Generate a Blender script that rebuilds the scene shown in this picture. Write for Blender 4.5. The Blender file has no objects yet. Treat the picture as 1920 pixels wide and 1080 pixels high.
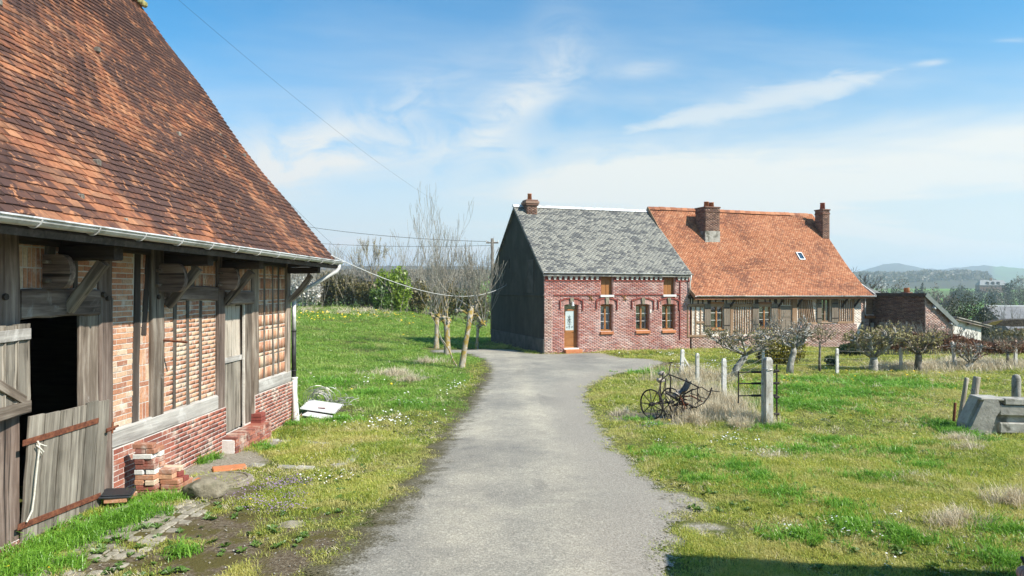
import bpy, math, random
import numpy as np
from mathutils import Vector, Matrix, Euler

SC = bpy.context.scene
COL = SC.collection
R = math.radians
# ------------------------------------------------------------------ camera, sky, sun, exposure
FPX, CX, HV, EYE = 1280.0, 960.0, 543.0, 2.5      # measured from the photograph: 24 mm lens, eye 2.5 m up
cam_d = bpy.data.cameras.new('camera'); cam = bpy.data.objects.new('camera', cam_d); COL.objects.link(cam)
cam.location = (0, 0, EYE); cam.rotation_euler = (R(90), 0, 0)
cam_d.sensor_width = 36; cam_d.lens = 36 * FPX / 1920; cam_d.shift_y = 3 / 1920
cam_d.clip_start = 0.05; cam_d.clip_end = 20000
SC.camera = cam
SUN = Vector((1.0, -0.60, 1.08)).normalized()      # towards the sun
SC.view_settings.view_transform = 'Standard'; SC.view_settings.look = 'None'
SC.view_settings.exposure = 0.85; SC.view_settings.gamma = 1; SC.view_settings.use_curve_mapping = False
SC.cycles.max_bounces = 6; SC.cycles.diffuse_bounces = 3; SC.cycles.glossy_bounces = 2
SC.cycles.transparent_max_bounces = 8; SC.cycles.transmission_bounces = 3; SC.cycles.volume_bounces = 1
SC.cycles.caustics_reflective = False; SC.cycles.caustics_refractive = False
SC.cycles.use_denoising = True
sd = bpy.data.lights.new('sun', 'SUN'); sd.energy = 4.6; sd.angle = R(0.53); sd.color = (1.0, 0.93, 0.82)
sun = bpy.data.objects.new('sun', sd); COL.objects.link(sun)
sun.rotation_euler = SUN.to_track_quat('Z', 'Y').to_euler(); sun.location = (20, -12, 30)

class NT:
    """small wrapper to write node trees"""
    def __init__(s, tree):
        s.t = tree; s.n = tree.nodes; s.l = tree.links
    def node(s, typ, ins=None, **props):
        nd = s.n.new(typ)
        for k, v in props.items(): setattr(nd, k, v)
        for k, v in (ins or {}).items(): s.put(nd.inputs[k], v)
        return nd
    def put(s, sock, v):
        if isinstance(v, bpy.types.NodeSocket): s.l.new(v, sock)
        elif hasattr(v, '__len__') and hasattr(sock, 'default_value') and hasattr(sock.default_value, '__len__'):
            n = len(sock.default_value); v = list(v)
            sock.default_value = (v + [1.0])[:n] if len(v) < n else v[:n]
        else: sock.default_value = v
    def math(s, op, a, b=0.0, c=0.0, clamp=False):
        nd = s.node('ShaderNodeMath', operation=op, use_clamp=clamp)
        s.put(nd.inputs[0], a); s.put(nd.inputs[1], b)
        if len(nd.inputs) > 2: s.put(nd.inputs[2], c)
        return nd.outputs[0]
    def mix(s, f, a, b, mode='MIX'):
        nd = s.node('ShaderNodeMix', data_type='RGBA', blend_type=mode, clamp_factor=True)
        s.put(nd.inputs[0], f); s.put(nd.inputs[6], a); s.put(nd.inputs[7], b)
        return nd.outputs[2]
    def ramp(s, f, stops, interp='LINEAR'):
        nd = s.node('ShaderNodeValToRGB'); cr = nd.color_ramp; cr.interpolation = interp
        while len(cr.elements) < len(stops): cr.elements.new(0.5)
        for e, (p, c) in zip(cr.elements, stops):
            e.position = p; e.color = (c[0], c[1], c[2], 1) if hasattr(c, '__len__') else (c, c, c, 1)
        s.put(nd.inputs[0], f); return nd.outputs[0]
    def sstep(s, x, a, b):
        nd = s.node('ShaderNodeMapRange', interpolation_type='SMOOTHSTEP')
        s.put(nd.inputs[0], x); s.put(nd.inputs[1], a); s.put(nd.inputs[2], b); nd.inputs[3].default_value = 0; nd.inputs[4].default_value = 1
        return nd.outputs[0]
    def vmap(s, vec, scale=(1, 1, 1), rot=(0, 0, 0), loc=(0, 0, 0)):
        nd = s.node('ShaderNodeMapping'); s.put(nd.inputs[0], vec)
        nd.inputs[1].default_value = loc; nd.inputs[2].default_value = rot; nd.inputs[3].default_value = scale
        return nd.outputs[0]
    def noise(s, vec, scale=1, detail=3, rough=0.55, dist=0.0):
        nd = s.node('ShaderNodeTexNoise', {'Scale': scale, 'Detail': detail, 'Roughness': rough, 'Distortion': dist})
        if vec is not None: s.put(nd.inputs['Vector'], vec)
        return nd.outputs[0]

# world: Nishita sky with thin cirrus; every mask is a function of the view direction on the celestial sphere
world = bpy.data.worlds.new('World'); SC.world = world; world.use_nodes = True
w = NT(world.node_tree); w.n.clear()
sky = w.node('ShaderNodeTexSky', sky_type='NISHITA', sun_disc=False, sun_elevation=math.asin(SUN.z),
             sun_rotation=math.atan2(SUN.x, SUN.y), air_density=1.15, dust_density=0.9, ozone_density=2.2, altitude=100)
tc = w.node('ShaderNodeTexCoord').outputs['Generated']
sep = w.node('ShaderNodeSeparateXYZ', {0: tc}).outputs
up = w.math('MAXIMUM', sep[2], 0.0)
den = w.math('ADD', up, 0.10)
cp = w.node('ShaderNodeCombineXYZ', {0: w.math('DIVIDE', sep[0], den), 1: w.math('DIVIDE', sep[1], den), 2: 0.0}).outputs[0]
c1 = w.noise(w.vmap(cp, (0.55, 0.9, 1), (0, 0, R(25)), (3.1, 1.7, 0)), 0.62, 6, 0.55, 0.8)
c2 = w.noise(w.vmap(cp, (0.5, 2.6, 1), (0, 0, R(-20)), (0.4, 7.7, 2.0)), 1.1, 5, 0.6, 0.5)
cir = w.math('MULTIPLY', w.sstep(c1, 0.44, 0.72), w.math('ADD', 0.45, w.math('MULTIPLY', c2, 0.8)))
low = w.sstep(sep[2], 0.34, 0.02)                       # more milky towards the horizon, all round
veil = w.math('ADD', w.math('MULTIPLY', w.math('MULTIPLY', cir, 0.66), w.math('SUBTRACT', 1.0, w.math('MULTIPLY', w.sstep(sep[2], 0.18, 0.42), 0.6))), w.math('MULTIPLY', low, 0.92), clamp=True)
# the long streak cloud (front hemisphere): gnomonic coordinates x/y, z/y
fy = w.math('MAXIMUM', sep[1], 0.05)
gx = w.math('DIVIDE', sep[0], fy); gy = w.math('DIVIDE', sep[2], fy)
ax, ay, bx, by = (1235 - CX) / FPX, (HV - 238) / FPX, (1775 - CX) / FPX, (HV - 112) / FPX
L2 = math.hypot(bx - ax, by - ay); ex, ey = (bx - ax) / L2, (by - ay) / L2
dx = w.math('SUBTRACT', gx, ax); dy = w.math('SUBTRACT', gy, ay)
xi = w.math('DIVIDE', w.math('ADD', w.math('MULTIPLY', dx, ex), w.math('MULTIPLY', dy, ey)), L2)
et = w.math('SUBTRACT', w.math('MULTIPLY', dy, ex), w.math('MULTIPLY', dx, ey))
gv = w.node('ShaderNodeCombineXYZ', {0: gx, 1: gy, 2: 0.0}).outputs[0]
n1 = w.noise(w.vmap(gv, (10, 40, 1), (0, 0, R(-4))), 1.0, 6, 0.62, 0.6)
n2 = w.noise(w.vmap(gv, (5, 5, 1)), 1.0, 3)
wid = w.math('MULTIPLY', w.math('MULTIPLY', w.sstep(xi, 1.02, 0.55), w.sstep(xi, -0.35, 0.25)), 0.027)
edge = w.math('ADD', w.math('ABSOLUTE', w.math('ADD', et, w.math('MULTIPLY', w.math('SUBTRACT', n2, 0.5), 0.018))), w.math('MULTIPLY', w.math('SUBTRACT', n1, 0.5), 0.055))
stk = w.math('MULTIPLY', w.sstep(w.math('SUBTRACT', wid, edge), -0.016, 0.026), w.sstep(sep[1], 0.1, 0.3))
stk = w.math('MULTIPLY', stk, w.sstep(wid, 0.0, 0.006))
veil = w.math('MAXIMUM', veil, w.math('MULTIPLY', stk, 0.74))
# soft plume and small wisps beside it, same sky coordinates
n3 = w.noise(w.vmap(gv, (9, 16, 1), (0, 0, R(30))), 1.0, 6, 0.6, 0.8)
def wisp(u, v, ru, rv, ang, amt, veil):
    q = w.vmap(w.node('ShaderNodeVectorMath', {0: gv, 1: ((u - CX) / FPX, (HV - v) / FPX, 0)}, operation='SUBTRACT').outputs[0], (1, 1, 1), (0, 0, R(-ang)))
    sq = w.node('ShaderNodeSeparateXYZ', {0: q}).outputs
    d2 = w.math('ADD', w.math('POWER', w.math('ABSOLUTE', w.math('DIVIDE', sq[0], ru / FPX)), 2.0), w.math('POWER', w.math('ABSOLUTE', w.math('DIVIDE', sq[1], rv / FPX)), 2.0))
    g_ = w.math('MULTIPLY', w.math('EXPONENT', w.math('MULTIPLY', d2, -1.0)), w.sstep(n3, 0.30, 0.62))
    g_ = w.math('MULTIPLY', g_, w.sstep(sep[1], 0.1, 0.3))
    return w.math('ADD', veil, w.math('MULTIPLY', g_, amt), clamp=True)
for a_ in ((965, 195, 120, 45, 38, .55), (1060, 90, 60, 110, 10, .22), (1205, 128, 55, 14, 8, .40), (560, 285, 300, 60, 8, .45), (1100, 300, 420, 50, -4, .30), (720, 200, 200, 40, 25, .25), (1745, 118, 28, 6, 6, .5), (1900, 75, 40, 4, 0, .4)): veil = wisp(*a_, veil)
skyc = w.mix(1.0, sky.outputs[0], (0.27, 1.03, 1.36, 1), 'MULTIPLY')
final = w.mix(veil, skyc, (6.95, 6.95, 6.65, 1))
bg = w.node('ShaderNodeBackground', {'Color': final, 'Strength': 0.075})
w.l.new(bg.outputs[0], w.node('ShaderNodeOutputWorld').inputs[0])

# ------------------------------------------------------------------ helpers
rng = np.random.default_rng(7)
random.seed(7)

def vnoise(x, y, seed=0):
    x = np.asarray(x, float); y = np.asarray(y, float)
    xi, yi = np.floor(x).astype(np.int64), np.floor(y).astype(np.int64); fx, fy_ = x - xi, y - yi
    fx = fx * fx * (3 - 2 * fx); fy_ = fy_ * fy_ * (3 - 2 * fy_)
    def h(a, b):
        k = (a * 374761393 + b * 668265263 + seed * 974634721) & 0xFFFFFFFF
        k = ((k ^ (k >> 13)) * 1274126177) & 0xFFFFFFFF
        return ((k ^ (k >> 16)) & 0xFFFF) / 65535.0
    return (h(xi, yi) * (1 - fx) + h(xi + 1, yi) * fx) * (1 - fy_) + (h(xi, yi + 1) * (1 - fx) + h(xi + 1, yi + 1) * fx) * fy_

def smooth(t):
    t = np.clip(t, 0, 1); return t * t * (3 - 2 * t)

def gz(x, y):
    """height of the ground"""
    x = np.asarray(x, float); y = np.asarray(y, float)
    r = np.hypot(x, y)
    z = np.interp(y, [-50, 0, 7, 9, 13, 22, 33, 60, 100, 6000], [0, 0, 0, -.1, -.3, -.38, -.52, -.62, -1, -1])
    yr = np.maximum(y, 1)
    a = np.where(y > 0, x / yr, np.sign(x) * 3)
    left = smooth((-2 - x) / 11)
    z = z + left * np.interp(y, [18, 26, 36, 48, 62, 80, 150, 300, 480, 900, 6000], [0, .06, .42, 1.02, 1.55, 1.5, 1.2, 10, 14, 18, 20])
    right = smooth((x - 10) / 22)
    z = z + right * np.interp(y, [28, 36, 60, 100, 180, 260, 430, 520, 640, 760, 1100, 6000], [0, -.2, -2.2, -5, -12, -15, -8, -4, 1, 4, 6, 6])
    mid = np.clip(1 - left - right, 0, 1)
    z = z + mid * np.interp(y, [40, 100, 300, 6000], [0, -1, -6, -6])
    u = CX + FPX * np.clip(a, -2, 2)
    f = (y > 200)
    v1 = np.interp(u, [0, 500, 900, 1500, 1600, 1700, 1800, 1845, 1862, 1885, 2300], [505, 500, 500, 526, 524, 523, 522, 525, 537, 550, 550])
    z1 = 2.5 + (HV - v1) * 1500 / FPX + 5 * (vnoise(u / 9, r / 60, 3) - .5)
    v2 = np.interp(u, [0, 1400, 1600, 1622, 1652, 1680, 1706, 1730, 1765, 1800, 1850, 1900, 1960, 2400], [515, 515, 515, 511, 503.5, 501, 504, 510, 512, 509.5, 506.5, 511, 514, 514])
    z2 = 2.5 + (HV - v2) * 3600 / FPX + 9 * (vnoise(u / 5, r / 150, 5) - .5)
    b1 = smooth((r - 1050) / 450) * (1 - smooth((r - 1600) / 500))
    b2 = smooth((r - 2500) / 1000) * (1 - smooth((r - 3800) / 900))
    z = np.where(f, z + b1 * np.maximum(z1 - z, -20), z)
    z = np.where(f, z + b2 * np.maximum(z2 - z, -40), z)
    near = np.exp(-(r / 40) ** 2) + .3
    z = z + np.where(r < 300, near * .05 * (vnoise(x / 1.3, y / 1.3, 11) - .5), 0)
    return z

def W(u, v, Y):
    return Vector(((u - CX) / FPX * Y, Y, EYE - (v - HV) / FPX * Y))

def G(u, v):
    Y = 2.8 * FPX / (v - HV)
    for _ in range(30):
        Y = .5 * Y + .5 * (EYE - float(gz((u - CX) / FPX * Y, Y))) * FPX / (v - HV)
    x = (u - CX) / FPX * Y
    return Vector((x, Y, float(gz(x, Y))))

def on(x, y, dz=0.0):
    return Vector((x, y, float(gz(x, y)) + dz))

def tag(o, label=None, cat=None, group=None, kind=None):
    if label: o['label'] = label
    if cat: o['category'] = cat
    if group: o['group'] = group
    if kind: o['kind'] = kind
    return o

def empty(name, loc, rz=0.0, label=None, cat=None, group=None):
    o = bpy.data.objects.new(name, None); COL.objects.link(o)
    o.location = loc; o.rotation_euler = (0, 0, rz); o.empty_display_size = .2
    return tag(o, label, cat, group)

def link(name, me, mat, parent=None):
    if mat is not None and not me.materials: me.materials.append(mat)
    o = bpy.data.objects.new(name, me); COL.objects.link(o)
    if parent is not None: o.parent = parent
    return o

def np_mesh(name, V, F, rnd=None, smooth_=False):
    me = bpy.data.meshes.new(name)
    V = np.ascontiguousarray(V, np.float32); F = np.ascontiguousarray(F, np.int32)
    n, k = F.shape
    me.vertices.add(len(V)); me.vertices.foreach_set('co', V.ravel())
    me.loops.add(n * k); me.loops.foreach_set('vertex_index', F.ravel())
    me.polygons.add(n); me.polygons.foreach_set('loop_start', np.arange(0, n * k, k, dtype=np.int32))
    try: me.polygons.foreach_set('loop_total', np.full(n, k, np.int32))
    except Exception: pass
    if smooth_: me.polygons.foreach_set('use_smooth', np.ones(n, bool))
    me.update(calc_edges=True); me.validate()
    if rnd is not None and len(rnd) == len(me.polygons):
        at = me.attributes.new('rnd', 'FLOAT', 'FACE'); at.data.foreach_set('value', np.ascontiguousarray(rnd, np.float32))
    return me

BOXF = np.array([[0, 1, 3, 2], [4, 6, 7, 5], [0, 4, 5, 1], [2, 3, 7, 6], [0, 2, 6, 4], [1, 5, 7, 3]])
BOXS = np.array([[x, y, z] for x in (-1, 1) for y in (-1, 1) for z in (-1, 1)], float)
def boxes_mesh(name, C, AX, AY, AZ, rnd):
    """C centres n x 3, AX AY AZ half axes n x 3"""
    C, AX, AY, AZ = (np.asarray(q, float) for q in (C, AX, AY, AZ))
    V = C[:, None, :] + BOXS[None, :, 0:1] * AX[:, None, :] + BOXS[None, :, 1:2] * AY[:, None, :] + BOXS[None, :, 2:3] * AZ[:, None, :]
    F = (np.arange(len(C))[:, None, None] * 8 + BOXF[None]).reshape(-1, 4)
    return np_mesh(name, V.reshape(-1, 3), F, np.repeat(rnd, 6))

class MB:
    def __init__(s): s.v = []; s.f = []; s.r = []
    def add(s, vs, fs, r=None):
        k = len(s.v); s.v.extend([tuple(p) for p in vs]); s.f.extend([tuple(i + k for i in f) for f in fs])
        r = random.random() if r is None else r
        s.r.extend([r] * len(fs)); return s
    def box(s, lo, hi, M=None, r=None):
        vs = [Vector((x, y, z)) for x in (lo[0], hi[0]) for y in (lo[1], hi[1]) for z in (lo[2], hi[2])]
        if M is not None: vs = [M @ p for p in vs]
        return s.add(vs, [tuple(q) for q in BOXF], r)
    def cbox(s, lo, hi, c=.01, M=None, r=None):
        """box whose edges are chamfered: the look of a worn block"""
        x0, y0, z0 = lo; x1, y1, z1 = hi; c = min(c, (x1 - x0) / 3, (y1 - y0) / 3, (z1 - z0) / 3)
        vs = []; 
        for (x, sx) in ((x0, 1), (x1, -1)):
            for (y, sy) in ((y0, 1), (y1, -1)):
                for (z, sz) in ((z0, 1), (z1, -1)):
                    vs += [Vector((x, y + sy * c, z + sz * c)), Vector((x + sx * c, y, z + sz * c)), Vector((x + sx * c, y + sy * c, z))]
        def I(i, j, k, w): return (i * 4 + j * 2 + k) * 3 + w
        fs = [(I(0,0,0,0), I(0,0,1,0), I(0,1,1,0), I(0,1,0,0)), (I(1,0,0,0), I(1,1,0,0), I(1,1,1,0), I(1,0,1,0)),
              (I(0,0,0,1), I(1,0,0,1), I(1,0,1,1), I(0,0,1,1)), (I(0,1,0,1), I(0,1,1,1), I(1,1,1,1), I(1,1,0,1)),
              (I(0,0,0,2), I(0,1,0,2), I(1,1,0,2), I(1,0,0,2)), (I(0,0,1,2), I(1,0,1,2), I(1,1,1,2), I(0,1,1,2))]
        for i in (0, 1):
            for j in (0, 1): fs.append((I(i,j,0,0), I(i,j,1,0), I(i,j,1,1), I(i,j,0,1)))
            for k in (0, 1): fs.append((I(i,0,k,0), I(i,1,k,0), I(i,1,k,2), I(i,0,k,2)))
        for j in (0, 1):
            for k in (0, 1): fs.append((I(0,j,k,1), I(1,j,k,1), I(1,j,k,2), I(0,j,k,2)))
        for i in (0, 1):
            for j in (0, 1):
                for k in (0, 1): fs.append((I(i,j,k,0), I(i,j,k,1), I(i,j,k,2)))
        if M is not None: vs = [M @ p for p in vs]
        return s.add(vs, fs, r)
    def tube(s, pts, rad, n=6, r=None, cap=True):
        pts = [Vector(p) for p in pts]; m = len(pts)
        if not hasattr(rad, '__len__'): rad = [rad] * m
        vs = []; prev = None
        for i, p in enumerate(pts):
            d = (pts[min(i + 1, m - 1)] - pts[max(i - 1, 0)])
            d = d.normalized() if d.length > 1e-9 else Vector((0, 0, 1))
            if prev is None:
                a = d.orthogonal().normalized()
            else:
                a = prev - d * prev.dot(d); a = a.normalized() if a.length > 1e-6 else d.orthogonal().normalized()
            prev = a; b = d.cross(a)
            for j in range(n):
                t = 2 * math.pi * j / n; vs.append(p + (a * math.cos(t) + b * math.sin(t)) * rad[i])
        fs = [(i * n + j, i * n + (j + 1) % n, (i + 1) * n + (j + 1) % n, (i + 1) * n + j) for i in range(m - 1) for j in range(n)]
        if cap: fs += [tuple(range(n))[::-1], tuple(range((m - 1) * n, m * n))]
        return s.add(vs, fs, r)
    def ring(s, c, nrm, rad, thick, n=20, k=5):
        nrm = Vector(nrm).normalized(); a = nrm.orthogonal().normalized(); b = nrm.cross(a)
        pts = [Vector(c) + (a * math.cos(2 * math.pi * i / n) + b * math.sin(2 * math.pi * i / n)) * rad for i in range(n)]
        vs = []
        for i, p in enumerate(pts):
            o = (p - Vector(c)).normalized()
            for j in range(k):
                t = 2 * math.pi * j / k; vs.append(p + o * math.cos(t) * thick + nrm * math.sin(t) * thick * 1.3)
        return s.add(vs, [(i * k + j, ((i + 1) % n) * k + j, ((i + 1) % n) * k + (j + 1) % k, i * k + (j + 1) % k) for i in range(n) for j in range(k)])
    def prism(s, poly, ax, ay, az, o, h, r=None):
        """polygon (2d list) in the plane ax, ay through o, extruded by h along az"""
        ax, ay, az, o = (Vector(q) for q in (ax, ay, az, o)); n = len(poly)
        vs = [o + ax * p[0] + ay * p[1] for p in poly] + [o + ax * p[0] + ay * p[1] + az * h for p in poly]
        fs = [tuple(range(n))[::-1], tuple(range(n, 2 * n))] + [(i, (i + 1) % n, n + (i + 1) % n, n + i) for i in range(n)]
        return s.add(vs, fs, r)
    def build(s, name, mat, parent=None, smooth_=False, fix=True):
        me = bpy.data.meshes.new(name); me.from_pydata(s.v, [], s.f)
        if fix:
            import bmesh
            bm = bmesh.new(); bm.from_mesh(me); bmesh.ops.recalc_face_normals(bm, faces=bm.faces); bm.to_mesh(me); bm.free()
        if smooth_: me.polygons.foreach_set('use_smooth', np.ones(len(me.polygons), bool))
        if len(s.r) == len(me.polygons):
            at = me.attributes.new('rnd', 'FLOAT', 'FACE'); at.data.foreach_set('value', np.array(s.r, np.float32))
        me.update()
        return link(name, me, mat, parent)

def frame_from(p0, p1, upv=(0, 0, 1)):
    x = (Vector(p1) - Vector(p0)).normalized(); u = Vector(upv)
    if abs(x.dot(u)) > .98: u = Vector((1, 0, 0))
    y = u.cross(x).normalized(); z = x.cross(y)
    M = Matrix((x, y, z)).transposed().to_4x4(); M.translation = Vector(p0)
    return M

def beam(name, p0, p1, wy, wz, mat, parent=None, upv=(0, 0, 1), warp=.006, bow=0.0, seg=6, taper=1.0):
    """hand-hewn timber from p0 to p1: its own object, length along local x"""
    Mx = frame_from(p0, p1, upv); Ln = (Vector(p1) - Vector(p0)).length
    vs = []; c = min(wy, wz) * .10
    for i in range(seg + 1):
        t = i / seg; oy = random.uniform(-warp, warp); oz = random.uniform(-warp, warp) + bow * 4 * t * (1 - t)
        k = 1 + (taper - 1) * t; hy, hz = wy / 2 * k, wz / 2 * k
        for (a, b) in ((-hy + c, -hz), (hy - c, -hz), (hy, -hz + c), (hy, hz - c), (hy - c, hz), (-hy + c, hz), (-hy, hz - c), (-hy, -hz + c)):
            vs.append((t * Ln, a + oy + random.uniform(-warp, warp) * .4, b + oz + random.uniform(-warp, warp) * .4))
    fs = [(i * 8 + j, i * 8 + (j + 1) % 8, (i + 1) * 8 + (j + 1) % 8, (i + 1) * 8 + j) for i in range(seg) for j in range(8)]
    fs += [tuple(range(8))[::-1], tuple(range(seg * 8, seg * 8 + 8))]
    me = bpy.data.meshes.new(name); me.from_pydata(vs, [], fs); me.update()
    o = link(name, me, mat, parent); o.matrix_local = Mx
    return o

# ------------------------------------------------------------------ materials
def new_mat(name):
    m = bpy.data.materials.new(name); m.use_nodes = True; t = NT(m.node_tree); t.n.clear()
    out = t.node('ShaderNodeOutputMaterial'); b = t.node('ShaderNodeBsdfPrincipled'); t.l.new(b.outputs[0], out.inputs[0])
    return m, t, b, out

def piece_value(t):
    a = t.node('ShaderNodeAttribute', attribute_name='rnd').outputs['Fac']
    o = t.node('ShaderNodeObjectInfo').outputs['Random']
    return t.math('FRACT', t.math('ADD', a, o))

def coords(t, kind):
    if kind == 'obj': return t.node('ShaderNodeTexCoord').outputs['Object']
    return t.node('ShaderNodeNewGeometry').outputs['Position']

def surf(name, cols, scale=3.0, stretch=(1, 1, 1), kind='pos', rough=.85, bump=.3, bscale=None, var=.25, stain=None, stain_scale=.8, stain_amt=(.5, .7),
         spec=.3, metal=0.0, detail=6, bdist=.02):
    """cols spread over a noise, brightness differs piece by piece, optional stain with its own shape"""
    m, t, b, out = new_mat(name)
    p = coords(t, kind); q = t.vmap(p, stretch)
    f = t.noise(q, scale, detail, .62)
    n = len(cols)
    c = t.ramp(f, [(.28 + .44 * i / max(1, n - 1), cols[i]) for i in range(n)])
    rv = piece_value(t)
    c = t.mix(1.0, c, t.ramp(rv, [(0, 1 - var), (1, 1 + var)]), 'MULTIPLY')
    if stain is not None:
        s_ = t.noise(t.vmap(p, loc=(3, 9, 4)), stain_scale, 5, .6, .4)
        c = t.mix(t.sstep(s_, *stain_amt), c, stain)
    t.put(b.inputs['Base Color'], c); b.inputs['Roughness'].default_value = rough; b.inputs['Metallic'].default_value = metal
    b.inputs['Specular IOR Level'].default_value = spec
    if bump > 0:
        bn = t.noise(q, bscale or scale * 3, 5, .65)
        bp = t.node('ShaderNodeBump', {'Strength': bump, 'Distance': bdist, 'Height': bn})
        t.l.new(bp.outputs[0], b.inputs['Normal'])
    return m

def pieces(name, stops, fine=40.0, fine_amt=.3, stain=None, stain_scale=.6, stain_amt=(.45, .62), stain_max=.8, rough=.9, bump=.4, lime=None, stretch=(1, 1, 1), streak=None, sstretch=(1, 1, 1)):
    """tiles, bricks, slates: each piece takes its own colour from the stops"""
    m, t, b, out = new_mat(name)
    p = coords(t, 'pos'); rv = piece_value(t)
    c = t.ramp(rv, stops)
    f = t.noise(t.vmap(p, stretch), fine, 5, .65)
    c = t.mix(1.0, c, t.ramp(f, [(.25, 1 - fine_amt), (.75, 1 + fine_amt)]), 'MULTIPLY')
    if stain is not None:
        s1 = t.noise(t.vmap(p, sstretch), stain_scale, 6, .68, .5)
        s1 = t.math('ADD', s1, t.math('MULTIPLY', t.math('SUBTRACT', t.math('FRACT', t.math('MULTIPLY', rv, 7.31)), .5), .16))
        c = t.mix(t.math('MULTIPLY', t.sstep(s1, *stain_amt), stain_max), c, stain)
    if streak is not None:
        s3 = t.noise(t.vmap(p, streak[1]), streak[2], 4, .7, 1.2)
        c = t.mix(t.math('MULTIPLY', t.sstep(s3, streak[3], streak[4]), streak[5]), c, streak[0])
    if lime is not None:
        s2 = t.noise(p, lime[1], 6, .7, .3)
        c = t.mix(t.math('MULTIPLY', t.sstep(s2, lime[2], lime[3]), lime[4]), c, lime[0])
    t.put(b.inputs['Base Color'], c); b.inputs['Roughness'].default_value = rough; b.inputs['Specular IOR Level'].default_value = .25
    bp = t.node('ShaderNodeBump', {'Strength': bump, 'Distance': .01, 'Height': f}); t.l.new(bp.outputs[0], b.inputs['Normal'])
    return m

def leafy(name, stops, var_scale=1.2, trans=.3, rough=.6, patch=None):
    """leaves and blades: colour per piece, some light comes through"""
    m, t, b, out = new_mat(name)
    p = coords(t, 'pos'); rv = piece_value(t)
    f = t.noise(p, var_scale, 4, .6)
    k = t.math('ADD', t.math('MULTIPLY', rv, .5), t.math('MULTIPLY', t.math('SUBTRACT', f, .25), 1.0), clamp=True)
    c = t.ramp(k, stops)
    if patch is not None:
        f2 = t.noise(p, patch[1], 5, .6, .3)
        c = t.mix(t.math('MULTIPLY', t.sstep(f2, patch[2], patch[3]), patch[4]), c, patch[0])
    d = t.node('ShaderNodeBsdfDiffuse', {'Color': c}); tr = t.node('ShaderNodeBsdfTranslucent', {'Color': c})
    gl = t.node('ShaderNodeBsdfGlossy', {'Color': (1, 1, 1, 1), 'Roughness': .45})
    m1 = t.node('ShaderNodeMixShader', {0: trans, 1: d.outputs[0], 2: tr.outputs[0]})
    m2 = t.node('ShaderNodeMixShader', {0: .03, 1: m1.outputs[0], 2: gl.outputs[0]})
    t.n.remove(b); t.l.new(m2.outputs[0], out.inputs[0])
    return m

def wood(name, cols, grain=14.0, var=.2, rough=.85, crack=.5, white=None):
    m, t, b, out = new_mat(name)
    p = coords(t, 'obj'); oi = t.node('ShaderNodeObjectInfo').outputs['Random']
    off = t.node('ShaderNodeCombineXYZ', {0: t.math('MULTIPLY', oi, 37.0), 1: t.math('MULTIPLY', oi, 11.0), 2: t.math('MULTIPLY', oi, 5.0)}).outputs[0]
    q = t.node('ShaderNodeVectorMath', {0: p, 1: off}, operation='ADD').outputs[0]
    g = t.noise(t.vmap(q, (.8, grain, grain)), 1.0, 7, .65, .6)
    big = t.noise(t.vmap(q, (1.2, 4, 4)), 1.0, 4, .6)
    n = len(cols)
    c = t.ramp(t.math('ADD', t.math('MULTIPLY', g, .6), t.math('MULTIPLY', big, .4)), [(.34 + .32 * i / max(1, n - 1), cols[i]) for i in range(n)])
    c = t.mix(1.0, c, t.ramp(oi, [(0, 1 - var), (1, 1 + var)]), 'MULTIPLY')
    cr = t.noise(t.vmap(q, (.5, grain * 1.6, grain * 1.6), loc=(5, 2, 1)), 1.0, 3, .5, .4)
    c = t.mix(t.math('MULTIPLY', t.sstep(cr, .38, .30), crack), c, (.012, .010, .009, 1))
    if white is not None:
        wn = t.noise(q, white[1], 6, .7, .6)
        c = t.mix(t.math('MULTIPLY', t.sstep(wn, white[2], white[3]), white[4]), c, white[0])
    t.put(b.inputs['Base Color'], c); b.inputs['Roughness'].default_value = rough; b.inputs['Specular IOR Level'].default_value = .25
    bp = t.node('ShaderNodeBump', {'Strength': .6, 'Distance': .012, 'Height': g}); t.l.new(bp.outputs[0], b.inputs['Normal'])
    return m

def metal(name, col, rough=.4, met=.8, var=.15, scale=8, stain=None):
    return surf(name, [tuple(c * (1 - var) for c in col), col, tuple(min(1, c * (1 + var)) for c in col)], scale, rough=rough, bump=.08, metal=met, spec=.5, var=.1, stain=stain, stain_amt=(.5, .66), stain_scale=3)

def glass(name, tint=(.9, .95, 1), refl=.22):
    m, t, b, out = new_mat(name); t.n.remove(b)
    g = t.node('ShaderNodeBsdfGlossy', {'Color': (1, 1, 1, 1), 'Roughness': .03}); tr = t.node('ShaderNodeBsdfTransparent', {'Color': tint})
    mx = t.node('ShaderNodeMixShader', {0: refl, 1: tr.outputs[0], 2: g.outputs[0]}); t.l.new(mx.outputs[0], out.inputs[0])
    return m

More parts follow.
